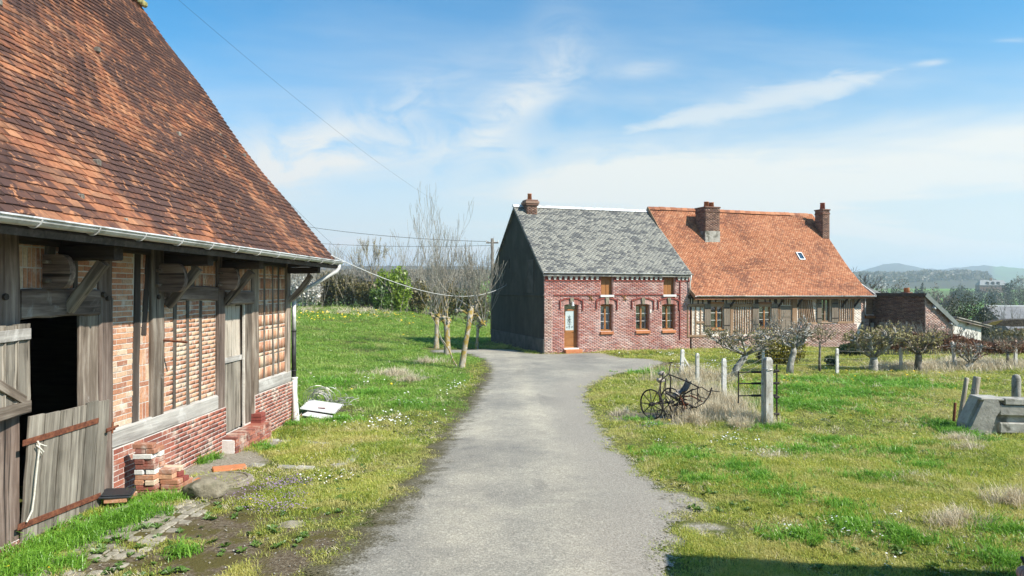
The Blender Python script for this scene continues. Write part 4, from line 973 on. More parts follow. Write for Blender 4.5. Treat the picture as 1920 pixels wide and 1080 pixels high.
# quoin of worn pale bricks at the near corner
brick_layer('quoin_brickwork', lay_bricks(.0, .42, BASE + .02, 2.1, (), L=.2, Hc=.067, joint=.012, top=None), .05, .012, HMF, MT['pale_brick'], house, jit=.004)
def window(parent, h, y=.20, wood_='orange_wood', bars=2, arched=False, name='window'):
    a, b_, c_, d_ = h; w_ = .055; m_ = (a + b_) / 2
    f = MB(); f.cbox((a, y, c_), (a + w_, y + .06, d_), .006); f.cbox((b_ - w_, y, c_), (b_, y + .06, d_), .006); f.cbox((a + w_, y, d_ - w_ - (.05 if arched else 0)), (b_ - w_, y + .06, d_), .006); f.cbox((a + w_, y, c_), (b_ - w_, y + .06, c_ + .075), .006)
    f.cbox((m_ - .045, y - .015, c_ + .075), (m_ + .045, y + .05, d_ - w_), .006)
    wo = f.build(name, MT[wood_], parent)
    p = MB(); p.box((a + w_, y + .03, c_ + .07), (m_ - .04, y + .038, d_ - w_)); p.box((m_ + .04, y + .03, c_ + .07), (b_ - w_, y + .038, d_ - w_)); p.build('pane', MT['glass'], wo)
    for k in range(1, bars + 1):
        z = c_ + .08 + (d_ - c_ - .16) * k / (bars + 1)
        for (p_, q_) in ((a + w_, m_ - .04), (m_ + .04, b_ - w_)): MB().box((p_, y + .012, z - .011), (q_, y + .03, z + .011)).build('glazing_bar', MT['pale_wood'] if wood_ != 'orange_wood' else MT['white_stone'], wo)
    return wo
def curtain(parent, x0, x1, z0, z1, y):
    n = 14; mb = MB(); vs = []
    for i in range(n + 1):
        q = x0 + (x1 - x0) * i / n; yy = y + .018 * math.sin(i * 2.1); vs += [(q, yy, z0), (q, yy, z1), (q, yy + .01, z0), (q, yy + .01, z1)]
    fs = []
    for i in range(n): fs += [(4 * i, 4 * i + 4, 4 * i + 5, 4 * i + 1), (4 * i + 2, 4 * i + 3, 4 * i + 7, 4 * i + 6)]
    return mb.add(vs, fs).build('curtain', MT['curtain'], parent)
for i, h in enumerate(wins):
    wo = window(house, h, arched=True)
    a, b_, c_, d_ = h; m_ = (a + b_) / 2
    if i == 0: curtain(wo, a + .05, b_ - .05, c_ + .08, d_ - .05, .33)
    else:
        curtain(wo, a + .05, a + .20, c_ + .08, d_ - .05, .33); curtain(wo, m_ + .02, m_ + .15, c_ + .08, d_ - .05, .33); curtain(wo, b_ - .14, b_ - .05, c_ + .08, d_ - .05, .33)
    sl = MB(); sl.cbox((a - .02, -.08, c_ - .15), (b_ + .02, .2, c_ - .012), .012); sl.build('sill', MT['pot'], house)
    MB().cbox((a + .002, .08, c_ - .01), (b_ - .002, .26, c_ + .06), .01).build('inner_sill', MT['orange_wood'], house)
for h in atts:
    a, b_, c_, d_ = h; m_ = (a + b_) / 2
    for (p_, q_) in ((a, m_ - .004), (m_ + .004, b_)):
        beam('shutter_board', ((p_ + q_) / 2, .17, c_), ((p_ + q_) / 2, .17, d_), q_ - p_, .03, MT['orange_wood'], house, upv=(0, -1, 0), warp=.0)
    MB().cbox((a - .06, -.09, c_ - .105), (b_ + .05, .16, c_), .012).build('sill', MT['white_paint'], house)
# front door
a, b_, c_, d_ = door_r; zt = d_ - .30
dr = MB().cbox((a, .18, c_ + .08), (a + .06, .25, d_), .005).cbox((b_ - .06, .18, c_ + .08), (b_, .25, d_), .005).cbox((a + .06, .18, zt), (b_ - .06, .25, zt + .07), .005).cbox((a + .06, .19, c_ + .08), (b_ - .06, .24, c_ + .16), .005).cbox((a + .06, .19, c_ + .80), (b_ - .06, .24, c_ + .92), .005).cbox((a + .06, .19, c_ + .16), (a + .14, .24, zt), .005).cbox((b_ - .14, .19, c_ + .16), (b_ - .06, .24, zt), .005).build('front_door', MT['orange_wood'], house)
MB().cbox((a + .14, .20, c_ + .16), (b_ - .14, .23, c_ + .80), .01).build('door_panel', MT['orange_wood'], dr)
MB().box((a + .14, .205, c_ + .92), (b_ - .14, .225, zt)).build('pane', MT['frost_glass'], dr)
MB().box((a + .06, .205, zt + .07), (b_ - .06, .225, d_)).build('fanlight', MT['dark_glass'], dr)
gm = MB(); xm = (a + b_) / 2 - .02; z0 = c_ + .98
for k, (dx_, dz_, r_) in enumerate([(-.05, .45, .04), (.05, .46, .035), (0, .56, .045), (-.05, .33, .045), (.06, .32, .04), (0, .42, .05), (.0, .12, .035), (.14, .1, .04), (-.12, .08, .03)]): gm.ring((xm + dx_, .2, z0 + dz_), (0, 1, 0), r_, .006, 14, 4)
gm.tube([(xm, .2, z0), (xm, .2, z0 + .68)], .007, 4).tube([(xm - .09, .2, z0 + .22), (xm + .09, .2, z0 + .22)], .007, 4).tube([(xm - .08, .2, z0 + .62), (xm, .2, z0 + .52), (xm + .08, .2, z0 + .62)], .006, 4)
gm.build('door_grille', MT['iron'], dr)
MB().tube([(b_ - .10, .19, c_ + .86), (b_ - .10, .15, c_ + .86), (b_ - .19, .15, c_ + .86)], .011, 6).build('handle', MT['iron'], dr)
MB().cbox((a - .02, -.05, c_ - .02), (b_ + .02, .25, c_ + .085), .01).build('door_sill', MT['white_stone'], house)
MB().cbox((a - .06, -.32, BASE - .1), (b_ + .08, -.05, c_ + .03), .02).build('door_step', MT['pot'], house)
lm = MB(); lm.tube([((a + b_) / 2, .0, d_ + .10), ((a + b_) / 2, -.12, d_ + .16), ((a + b_) / 2, -.17, d_ + .12)], .012, 6); lm.tube([((a + b_) / 2, -.17, d_ + .13), ((a + b_) / 2, -.17, d_ - .06)], [.04, .075], 8); lm.build('wall_lamp', MT['zinc'], house)
MB().cbox((ht(1217.8), -.05, hz(1219, 587)), (ht(1220.5), .0, hz(1219, 581)), .006).build('meter_box', MT['white_paint'], house)
# chimneys
def chimney(parent, x0, x1, y0, y1, z0, z1, pots, cap=.10, mat='chimney_brick', name='chimney', potm='pot', flash=None):
    ch = MB().box((x0 + .01, y0 + .01, z0), (x1 - .01, y1 - .01, z1)).build(name, MT['mortar'], parent)
    for k, (P_, S_, O_, ln_) in enumerate([((x0, y0, 0), (1, 0, 0), (0, -1, 0), x1 - x0), ((x1, y0, 0), (0, 1, 0), (1, 0, 0), y1 - y0), ((x0, y1, 0), (0, -1, 0), (-1, 0, 0), y1 - y0), ((x1, y1, 0), (-1, 0, 0), (0, 1, 0), x1 - x0)]):
        zl = z0 if flash is None else flash
        brick_layer('brickwork', lay_bricks(0, ln_, zl, z1, L=.22), .05, .006, dict(s=S_, z=(0, 0, 1), o=O_, p=P_), MT[mat], ch, jit=.002)
    ov = .07 if cap > .05 else .03
    c_ = MB(); c_.cbox((x0 - ov, y0 - ov, z1 - .30), (x1 + ov, y1 + ov, z1 - .20), .02); c_.cbox((x0 - .10, y0 - .10, z1 - .20), (x1 + .10, y1 + .10, z1 - .06), .02) if cap > .05 else None
    c_.cbox((x0 - .05, y0 - .05, z1 - .06), (x1 + .05, y1 + .05, z1 + .02), .02); c_.build('chimney_cap', MT[mat], ch)
    if flash is not None: MB().cbox((x0 - .02, y0 - .02, z0), (x1 + .02, y1 + .02, flash), .01).build('chimney_base', MT['concrete'], ch)
    for (px_, py_, r_, h_) in pots:
        MB().tube([(px_, py_, z1), (px_, py_, z1 + h_ * .9), (px_, py_, z1 + h_ * .92), (px_, py_, z1 + h_)], [r_, r_ * .86, r_ * .98, r_ * .98], 12).build('chimney_pot', MT[potm], ch, True)
    return ch
def hloc(u, y): return ht(u, y)
x0, x1 = ht(982.5, 3.9), ht(1003.5, 3.9)
chimney(sroof, x0 + .06, x1, 3.62, 4.18, 6.1, EYE - (376 - HV) * 35.9 / FPX, [((x0 + x1) / 2, 3.9, .12, .36)])
# ------------------------------------------------------------------ timber framed house
MT['cream_brick'] = pieces('cream_brick', [(0, (.50, .34, .26)), (.4, (.60, .46, .37)), (1, (.68, .58, .49))], 20, .2, lime=((.72, .67, .59, 1), 2.2, .42, .6, .8))
th_ = empty('timber_house', HO + hd * 8.0, HROT, 'long low half timbered house with orange tile roof and grey shutters', 'house')
T0 = 8.0; tx = lambda u, y=0.0: ht(u, y) - T0
TL = 11.0
TPROF = [(-.46, 2.16), (.25, 2.62), (1.15, 3.52), (2.9, 5.72), (4.2, 7.10)]
trect = lambda u0, u1, v0, v1: (tx(u0), tx(u1), hz((u0 + u1) / 2, v1), hz((u0 + u1) / 2, v0))
tw = [trect(1332.2, 1356, 570, 617), trect(1422.5, 1445, 570, 615), trect(1539.5, 1558, 561, 604)]
td = trect(1463, 1484, 573, 632)
thz = lambda u, v: hz(u, v)
PLZ0, PLZ1 = hz(1305, 631), hz(1550, 607.5)
mb = MB(); wall_sheet(mb, .0, TL, -.75, 2.42, tw + [td], HMF, .24, -.03); mb.build('front_wall', surf('daub', [(.68, .62, .54), (.80, .75, .67)], 9, bump=.3, var=0), th_, fix=False)
xs1 = tx(1493.5)
brick_layer('plinth_brickwork', lay_bricks(.0, xs1 - .9, -.72, PLZ0, [td], L=.225, joint=.014), .06, .01, HMF, MT['pale_brick'], th_)
brick_layer('plinth_brickwork', lay_bricks(xs1, tx(1607), -.8, PLZ1, (), L=.225, joint=.014), .06, .02, HMF, MT['pale_brick'], th_)
brick_layer('brickwork', lay_bricks(.1, xs1, PLZ0 + .1, 2.1, tw + [td], L=.215, joint=.022), .04, -.022, HMF, MT['cream_brick'], th_)
brick_layer('brickwork', lay_bricks(xs1, TL, PLZ1 + .05, 2.3, tw, L=.215, joint=.022), .04, -.022, HMF, MT['cream_brick'], th_)
def tstud(u0, u1, v0, v1, name='stud', du=0.0, mat='brown_timber', o=.02):
    xa, xb = (tx(u0) + tx(u1)) / 2, (tx(u0 + du) + tx(u1 + du)) / 2
    um = (u0 + u1) / 2
    return beam(name, (xa, -o + .05, hz(um, v1)), (xb, -o + .05, hz(um, v0)), tx(u1) - tx(u0), .1, MT[mat], th_, upv=(0, -1, 0), warp=.004)
def trail(u0, u1, v, hpx, name='rail', mat='brown_timber', o=.03):
    k = 33.5 / FPX
    return beam(name, (tx(u0), -o + .06, hz(u0, v)), (tx(u1), -o + .06, hz(u1, v)), .12, hpx * (32 + .32 * ht((u0 + u1) / 2)) / FPX, MT[mat], th_, warp=.004)
trail(1288.5, 1327, 630.2, 4.6, 'sill_beam'); trail(1290, 1459, 572.3, 5.6, 'rail', 'brown_timber'); trail(1494, 1532, 606, 4, 'sill_beam'); trail(1570, 1601, 604.8, 4, 'sill_beam'); trail(1290, 1600, 556.5, 6, 'wall_plate', 'dark_wood')
for (a, b_) in [(1288.5, 1290.5), (1368.8, 1374.8), (1458, 1459.5)]: tstud(a, b_, 572, 631, 'post', o=.035)
tstud(1484.6, 1493.6, 558, 632, 'post', o=.05); tstud(1597.5, 1601.2, 558, 606, 'post', o=.035)
for (a, b_) in [(1295.8, 1297.6), (1303.4, 1305.4), (1312.6, 1314.8)]: tstud(a, b_, 575, 629)
trail(1305, 1320, 604.5, 4, 'rail')
for k in range(9): u = 1375.3 + k * 4.45; tstud(u + 2.5, u + 4.2, 575, 626)
for (a, b_) in [(1298.5, 1300), (1308.5, 1310), (1317, 1319), (1327, 1333), (1341, 1343), (1355, 1357), (1361, 1363)]: tstud(a, b_, 556, 571, mat='dark_wood')
for k in range(8): u = 1380 + k * 4.3; tstud(u, u + 1.8, 556, 571)
for (a, b_) in [(1416, 1422), (1434, 1436), (1443, 1445), (1452, 1457)]: tstud(a, b_, 556, 571, mat='dark_wood')
for k in range(5): u = 1464.5 + k * 4.5; tstud(u, u + 2, 557, 572)
tstud(1461.5, 1463, 573, 632)
for k in range(9): u = 1496.3 + k * 3.7; tstud(u + 1.4, u + 2.9, 562, 605, du=-min(k, 6) * 1.15 - (.0))
for k in range(6): u = 1573.2 + k * 4.1; tstud(u, u + 1.6, 563, 603.5)
for u in (1368.5, 1459, 1494, 1578, 1601):
    xx = tx(u); beam('strut', (xx, .0, hz(u, 576)), (xx + .14, -.38, 2.13), .09, .09, MT['dark_wood'], th_, warp=.003)
for h, wd_ in zip(tw, ('orange_wood', 'orange_wood', 'brown_timber')):
    wo = window(th_, h, y=.05 if wd_ == 'orange_wood' else .1, wood_=wd_)
    curtain(wo, (h[0] + h[1]) / 2 + .06, h[1] - .07, h[2] + .1, h[3] - .06, .24)
    MB().cbox((h[0] - .03, -.06, h[2] - .07), (h[1] + .03, .08, h[2] - .005), .01).build('sill', MT[wd_], th_)
    if wd_ == 'orange_wood': MB().cbox((h[0] - .02, -.065, h[3] + .002), (h[1] + .02, .03, h[3] + .10), .008).build('lintel', MT[wd_], th_)
MB().box((.05, .30, -.7), (TL - .05, .34, 2.5)).build('dark_room_sheet', MT['interior'], th_)  # near-black sheet behind the panes, indoor shade as plain colour
def shutter(u0, u1, v0, v1, ang=0):
    a, b_, c_, d_ = trect(u0, u1, v0, v1); n = 3; sh = empty('shutter', (0, 0, 0)); sh.parent = th_; sh.location = (a, -.045, 0)
    for k in range(n):
        q0, q1 = (b_ - a) * k / n, (b_ - a) * (k + 1) / n
        beam('board', ((q0 + q1) / 2, 0, c_), ((q0 + q1) / 2, 0, d_), q1 - q0 - .006, .028, MT['shutter_grey'], sh, upv=(0, -1, 0), warp=.001)
    for z in (c_ + .2, d_ - .25): MB().box((.02, -.028, z), (b_ - a - .02, -.012, z + .045)).build('strap_hinge', MT['iron'], sh)
for q in [(1320.3, 1331.7, 570, 619), (1356.3, 1367.5, 569, 618), (1410.6, 1422.1, 569.5, 616), (1445.3, 1457, 569, 615), (1531.3, 1539.3, 561, 604.5), (1558.4, 1570.6, 561, 604)]: shutter(*q)
a, b_, c_, d_ = td
dm = MB().cbox((a, .02, c_), (b_, .09, d_), .01).build('front_door', MT['shutter_grey'], th_)
for (p_, q_, r_, s_) in ((.08, .45, .12, .95), (.5, .92, .12, .95), (.08, .92, 1.08, 1.45)):
    MB().cbox((a + (b_ - a) * p_, .005, c_ + r_), (a + (b_ - a) * q_, .025, c_ + s_), .006).build('door_panel', MT['shutter_grey'], dm)
MB().cbox((a - .1, -.7, -.9), (b_ + .1, -.02, c_), .02).build('door_step', MT['concrete'], th_)
MB().box((.0, .3, -.8), (.2, 8.1, 2.4)).box((TL - .25, .3, -.8), (TL - .02, 8.1, 2.4)).box((.2, 7.9, -.8), (TL - .25, 8.1, 2.2)).build('rear_wall', MT['dark_and_shade_brick'], th_)
mb = MB()
gp_ = [(.25, 2.42), (1.15, 3.34), (2.9, 5.5), (4.2, 6.88), (5.5, 5.5), (7.25, 3.34), (8.15, 2.42)]
for xx in (.0, TL - .28): mb.prism(gp_, (0, 1, 0), (0, 0, 1), (1, 0, 0), (xx, 0, 0), .25)
mb.build('gable_wall', MT['dark_wood'], th_)
TR0, TR1 = -.08, 11.42
troof = roof_deck(th_, TPROF, TR0, TR1, 4.2, MT['house_tile'])
sk = (tx(1494, 2.0), tx(1507, 2.0)); skx = (sk[0] + sk[1]) / 2
C, AX, AY, AZ = tile_rows(TPROF, TR0, TR1, .165, .098, .15, .012, rng, sag=.13, jit=.7, gap=.001)
ob = link('roof_tiling', boxes_mesh('roof_tiling', C, AX, AY, AZ, rng.random(len(C))), MT['house_tile'], troof); ob['kind'] = 'stuff'
mb = MB()
for k in range(int((TR1 - TR0) / .36)):
    x_ = TR0 + k * .36; mb.prism([(-.15, -.10), (-.09, .03), (0, .08), (.09, .03), (.15, -.10)], (0, 1, 0), (0, 0, 1), (1, 0, 0), (x_, 4.2, 7.12 + random.uniform(-.01, .012)), .35)
ob = mb.build('ridge_tiling', MT['house_tile'], troof); ob['kind'] = 'stuff'
gutter(MB(), (TR0, -.52, 2.19), (TR1 + .05, -.52, 2.15), (0, -1, 0), .06).build('gutter', MT['zinc'], th_)
for k in range(len(TPROF) - 1):      # verge boards
    (a, z_a), (b_, z_b) = TPROF[k], TPROF[k + 1]
    beam('verge_board', (TR0 - .03, a, z_a + .0), (TR0 - .03, b_, z_b + .0), .035, .2, MT['brown_timber'], troof, warp=.002)
    if k == 0: beam('verge_board', (TR1 + .03, a, z_a + .03), (TR1 + .03, b_ + .9, z_b + .55), .05, .17, MT['white_paint'], troof, warp=.001)
# sky light: solve its place on the slope from the photograph's direction
def on_slope(u, v, prof, org):
    best = None
    for k in range(len(prof) - 1):
        for f in np.linspace(0, 1, 60):
            y = prof[k][0] + (prof[k + 1][0] - prof[k][0]) * f; z = prof[k][1] + (prof[k + 1][1] - prof[k][1]) * f
            e_ = abs(hz(u, v, y) - z)
            if best is None or e_ < best[0]: best = (e_, ht(u, y) - org, y, z)
    return best[1:]
kx, ky, kz = on_slope(1500, 481, TPROF, T0)
sl = math.atan2(5.72 - 3.52, 2.9 - 1.15); Mk = Matrix.Translation((kx, ky, kz)) @ Matrix.Rotation(sl, 4, 'X')
sf = MB().box((-.2, -.28, 0), (-.15, .28, .09), Mk).box((.15, -.28, 0), (.2, .28, .09), Mk).box((-.15, -.28, 0), (.15, -.23, .09), Mk).box((-.15, .23, 0), (.15, .28, .09), Mk).build('roof_window', MT['zinc'], troof)
MB().box((-.15, -.23, .04), (.15, .23, .06), Mk).build('pane', MT['dark_glass'], sf)
kx, ky, kz = on_slope(1333, 452, TPROF, T0)
xa, xb = ht(1322, ky) - T0, ht(1350, ky) - T0
chimney(troof, xa + .02, xb - .02, ky, ky + .95, kz - .25, EYE - (386 - HV) * 37.4 / FPX, [((xa + xb) / 2 - .16, ky + .35, .15, .32), ((xa + xb) / 2 + .2, ky + .4, .15, .30)], flash=kz + .55, cap=.04)
kx, ky, kz = on_slope(1550, 445, TPROF, T0)
chimney(troof, kx - .30, kx + .22, ky, ky + .62, kz - .4, EYE - (394 - HV) * 41.2 / FPX, [(kx - .03, ky + .3, .15, .42)], potm='pot_red', cap=.04)
# lightning patch of lead on the ridge by the right chimney, small plaque over the door
MB().cbox((tx(1491) , -.03, hz(1480, 571)), (tx(1493), -.01, hz(1480, 562)), .004).build('house_plaque', MT['iron'], th_)
# white slanting hand rail and steps edge by the door
hr = empty('hand_rail', HO + hd * ht(1452, -1.6) + hn * -1.6 + Vector((0, 0, -.6)), HROT, 'white painted sloping hand rail at the steps below the timber house door', 'hand rail')
MB().tube([(-.35, 0, .35), (.28, 0, 1.05)], .045, 8).build('rail', MT['white_paint'], hr); MB().tube([(-.33, 0, -.05), (-.33, 0, .38)], .03, 6).build('baluster', MT['white_paint'], hr); MB().tube([(.25, 0, -.05), (.25, 0, 1.02)], .03, 6).build('baluster', MT['white_paint'], hr)
# ------------------------------------------------------------------ outbuilding with lean-to roof and the white annex
ob0 = Vector((20.75, 38.35, 0))
outb = empty('outbuilding', ob0, HROT, 'low brick outbuilding behind the hedge, shaded side coloured dark, lit end wall, sloping roof', 'outbuilding')
OL, OW = 2.75, 2.0      # length towards the viewer (-y), width (+x)
zr, ze, zb = 2.24, .80, -1.3
mb = MB(); mb.box((.0, -OL, zb), (.22, 2.5, zr)); mb.box((OW - .2, -OL, zb), (OW, 2.5, ze)); 
mb.add([(.22, -OL, zb), (OW - .2, -OL, zb), (OW - .2, -OL, ze), (.22, -OL, zr - .1), (.22, -OL + .2, zb), (OW - .2, -OL + .2, zb), (OW - .2, -OL + .2, ze), (.22, -OL + .2, zr - .1)], [(0, 1, 2, 3), (7, 6, 5, 4)])
mb.build('wall', MT['mortar'], outb)
sl_ = (zr - ze) / OW
brick_layer('brickwork', lay_bricks(0, OL + 1.5, zb, zr - .06, [(.75, 1.0, -.3, .62)], L=.23), .05, .012, dict(s=(0, -1, 0), z=(0, 0, 1), o=(-1, 0, 0), p=(0, 1.5, 0)), MT['dark_and_shade_brick'], outb)  # sunless side gets darker brick than the lit end, shade put into colour
brick_layer('brickwork', lay_bricks(0, OW, zb, zr, (), L=.23, top=lambda s: zr - .05 - s * sl_), .05, .012, dict(s=(1, 0, 0), z=(0, 0, 1), o=(0, -1, 0), p=(0, -OL, 0)), MT['pale_brick'], outb)
Mo = Matrix.Translation((-.12, 0, zr + .03)) @ Matrix.Rotation(math.atan(sl_), 4, 'Y')
MT['green_grey'] = surf('green_grey', [(.13, .15, .14), (.20, .22, .205)], 4, bump=.1, var=.05)
rfo = MB().box((0, -OL - .16, 0), (2.72, 2.7, .06), Mo).build('roof', MT['slate'], outb)
MB().box((0, -OL - .20, -.15), (2.74, -OL - .165, .075), Mo).build('verge_board', MT['green_grey'], rfo)
MB().box((-.15, -OL - .1, zr - .10), (-.02, 2.6, zr + .07)).build('ridge_board', MT['dark_wood'], rfo)
for x_ in (.9, 2.35):
    MB().cbox((x_, -OL - .165, -.26), (x_ + .12, -OL + .05, -.03), .01, Mo).build('rafter_end', MT['zinc'], rfo)
MB().cbox((-.04, -.85, .55), (.0, .1, .66), .01).build('lintel', MT['concrete'], outb)
MB().box((-.006, -.3, -.4), (.03, -.02, .55)).build('doorway', MT['interior'], outb); MB().cbox((-.03, -.72, -1.0), (.0, -.32, .55), .01).build('door', MT['brown_timber'], outb)  # the doorway is a near-black block, its shade is only colour
MB().cbox((.05, -1.65, zr), (.45, -1.2, zr + .12), .02).build('chimney', MT['dark_and_shade_brick'], outb)
MB().tube([(.25, -1.42, zr + .10), (.25, -1.42, zr + .34), (.25, -1.42, zr + .36)], [.15, .135, .15], 12).build('chimney_pot', MT['pot'], outb, True)
# link wall between house and outbuilding
lk = empty('link_building', HO + hd * 18.95 + hn * .35, HROT, 'brick link wall with brown doors and open passage between house and outbuilding', 'building')
mb = MB(); H_ = [(.05, .62, -1.0, .70), (.95, 1.62, -1.0, .86), (.72, 1.32, 1.1, 2.05)]
wall_sheet(mb, 0, 1.72, -1.0, 2.3, H_, HMF, .25, 0); mb.build('wall', MT['mortar'], lk, fix=False)
brick_layer('brickwork', lay_bricks(0, 1.72, -1.0, 2.3, H_, L=.23), .05, .012, HMF, MT['pale_brick'], lk)
MB().box((.05, .12, -1.0), (.62, .18, .70)).build('door', MT['brown_timber'], lk); MB().box((.72, .1, 1.1), (1.32, .14, 2.05)).build('shutter', MT['brown_timber'], lk)
MB().box((.0, .9, -1.2), (1.72, 1.0, 2.3)).build('rear_wall', MT['interior'], lk)  # near-black sheet, the dark of the open passage painted on
beam('beam', (.62, -.03, .95), (1.75, -.03, .93), .14, .15, MT['orange_wood'], lk, warp=.004)
MB().tube([(.6, -.1, 2.1), (.6, -.06, 1.95), (.6, -.06, 1.1), (.75, -.06, 1.0)], .035, 8).build('down_pipe', MT['zinc'], lk)
beam('eave_board', (-.1, -.25, 2.2), (1.75, -.25, 2.2), .05, .12, MT['dark_wood'], lk)
MB().add([(-.3, -.35, 2.22), (1.75, -.35, 2.22), (1.75, 2.3, 3.2), (-.3, 2.3, 3.2), (-.3, -.35, 2.16), (1.75, -.35, 2.16), (1.75, 2.3, 3.1), (-.3, 2.3, 3.1)], [(0, 1, 2, 3), (7, 6, 5, 4), (0, 4, 5, 1), (0, 3, 7, 4), (1, 5, 6, 2)]).build('roof', MT['slate'], lk)
an = empty('annex', ob0 + hd * OW + hn * -OL, HROT, 'small white washed lean-to annex with sloping roof beside the lit brick end wall', 'annex')
AW = 2.2; hA = [(.02, .62, -.75, .14)]
MB().prism([(0, -1.6), (AW, -1.6), (AW, .56), (0, .99)], (1, 0, 0), (0, 0, 1), (0, 1, 0), (0, .12, 0), 2.9).build('wall', MT['white_wall'], an)
fr = MB().cbox((.46, .09, -.75), (.60, .14, .14), .01).cbox((.02, .09, .06), (.46, .14, .14), .01).build('window', MT['shutter_grey'], an); MB().box((.02, .10, -.75), (.46, .115, .06)).build('pane', MT['white_paint'], fr)
Ma = Matrix.Translation((.05, 0, 1.02)) @ Matrix.Rotation(math.atan(.20), 4, 'Y'); MB().box((0, -.16, 0), (2.65, 3.2, .05), Ma).build('roof', MT['concrete'], an)
MB().box((.02, -.1, -.12), (2.55, -.05, -.004), Ma).build('eave_board', MT['old_wood'], an)
MB().box((1.0, -.12, -.2), (1.2, -.0, -.12), Ma).build('rafter_end', MT['dark_wood'], an)
# ------------------------------------------------------------------ loose things by the barn
def add_brick(name, c, rz, label, mat='barn_brick', size=(.24, .115, .060), tilt=0.0, group='loose bricks stacked against the barn plinth'):
    o = MB().cbox((-size[0] / 2, -size[1] / 2, 0), (size[0] / 2, size[1] / 2, size[2]), .006).build(name, MT[mat], None)
    o.location = c; o.rotation_euler = (tilt, random.uniform(-.02, .02), rz)
    return tag(o, label, 'brick', group)
ZB = .064
bk0 = BW @ Vector((.30, 8.62, 0)); g0 = float(gz(bk0.x, bk0.y)) - .02
ORD = ['lowest', 'second', 'third', 'fourth', 'fifth', 'sixth', 'seventh', 'eighth', 'ninth', 'tenth', 'topmost']
for lvl in range(11):        # tall column
    for k in range(2 if lvl < 10 else 1):
        along = lvl % 2 == 0
        off = (k - .5) * (.125 if along else .13)
        p = BW @ Vector((.36 + (random.uniform(-.03, .03) if along else off), 8.55 + (off if along else random.uniform(-.02, .02)), 0))
        white = lvl in (5, 8) or (lvl == 4 and k == 1)
        add_brick('brick', (p.x, p.y, g0 + ZB * lvl), BROT + (0 if along else math.pi / 2) + random.uniform(-.12, .12), ('topmost red brick crowning the tall brick stack against the barn plinth' if lvl == 10 else '%s %s brick in the %s course of the tall stack by the plinth' % (('front' if k == 0 else 'rear') if along else ('inner' if k == 0 else 'outer'), 'pale mortar-caked' if white else 'red', ORD[lvl])), 'white_stone' if white and lvl != 4 else ('pale_brick' if white else 'plinth_brick' if random.random() < .35 else 'barn_brick'))
for lvl in range(6):          # stepped lower column beside it
    for k in range(3 if lvl < 4 else 2):
        p = BW @ Vector((.62 + random.uniform(-.02, .02) - .07 * (lvl > 3), 8.60 + k * .125 + random.uniform(-.008, .008), 0))
        if lvl > 2 and k == 2: continue
        add_brick('brick', (p.x, p.y, g0 - .02 + ZB * lvl), BROT + random.uniform(-.1, .1), '%s brick in the %s course of the low stack beside the tall one' % (('front', 'middle', 'rear')[k] if lvl < 4 else ('front', 'rear')[k], ORD[lvl]), 'barn_brick' if random.random() < .7 else 'trim_brick')
p = BW @ Vector((.28, 8.02, 0)); 
sb = MB().cbox((-.17, -.14, .075), (.17, .14, .098), .006).cbox((-.15, -.12, .098), (.15, .12, .115), .006).build('plastic_tray', surf('tray', [(.012, .014, .018), (.03, .033, .038)], 8, rough=.45, bump=.1, spec=.5), None)
gq = float(gz(p.x, p.y)); sb.location = (p.x, p.y, gq + .05); sb.rotation_euler = (R(4), R(3), BROT + .35); tag(sb, 'flat black plastic tray lying on bricks beside the half door', 'tray')
for k in range(2): add_brick('brick', (p.x + .03 + .02 * k, p.y + (.07 if k else -.07), gq + .0 + .062), BROT + .3, '%s red brick lying under the black tray beside the half door' % ('rear' if k else 'front'), 'barn_brick', group='bricks under the black tray')
def rock(name, c, sx, sy, sz, mat, rz=0, seed=0, label=None, cat='stone', group=None, sub=3):
    import bmesh
    bm = bmesh.new(); bmesh.ops.create_icosphere(bm, subdivisions=sub, radius=1)
    rr = random.Random(seed)
    ks = [(Vector((rr.uniform(-1, 1), rr.uniform(-1, 1), rr.uniform(-1, 1))).normalized(), rr.uniform(.62, .92)) for _ in range(9)]
    for v in bm.verts:
        for (nn, d_) in ks:
            e_ = v.co.dot(nn) - d_
            if e_ > 0: v.co -= nn * e_ * .9
        v.co *= 1 + .04 * rr.uniform(-1, 1)
        v.co = Vector((v.co.x * sx, v.co.y * sy, v.co.z * sz))
    me = bpy.data.meshes.new(name); bm.to_mesh(me); bm.free(); me.polygons.foreach_set('use_smooth', np.ones(len(me.polygons), bool))
    o = link(name, me, MT[mat]); o.location = c; o.rotation_euler = (0, 0, rz); return tag(o, label, cat, group)
p = G(378, 938); rock('boulder', (p.x, p.y + .12, p.z + .10), .27, .20, .14, 'stone', .3, 4, 'large brown sandstone block lying in the dirt beside the brick stack', 'stone')
p = G(420, 905); q_ = MB(); q_.tube([(0, 0, 0), (0, 0, .05)], [.44, .42], 22).ring((0, 0, .05), (0, 0, 1), .36, .014, 26, 5); o = q_.build('manhole_cover', MT['stone'], None); o.location = (p.x - .05, p.y, p.z - .005); tag(o, 'round worn manhole slab lying behind the sandstone block', 'cover')
p = G(432, 880); o = MB().cbox((-.24, -.12, 0), (.22, .13, .035), .01).build('broken_tile', MT['pot'], None); o.location = p; o.rotation_euler = (.03, .02, .5); tag(o, 'flat broken orange tile lying by the manhole slab', 'tile')
p = G(310, 890); o = MB().cbox((-.16, -.10, 0), (.16, .10, .04), .01).build('broken_tile', MT['pot'], None); o.location = BW @ Vector((.55, 9.25, float(gz(-4.3, 9.2)))); o.rotation_euler = (.05, .0, 1.1); tag(o, 'small broken orange tile between brick stack and plinth', 'tile')
p = G(920 * 0 + 545, 985); rock('flat_stone', (p.x, p.y, p.z - .0), .17, .12, .035, 'stone', .2, 9, 'flat brown stone sunk in the grass near the drive', 'stone')
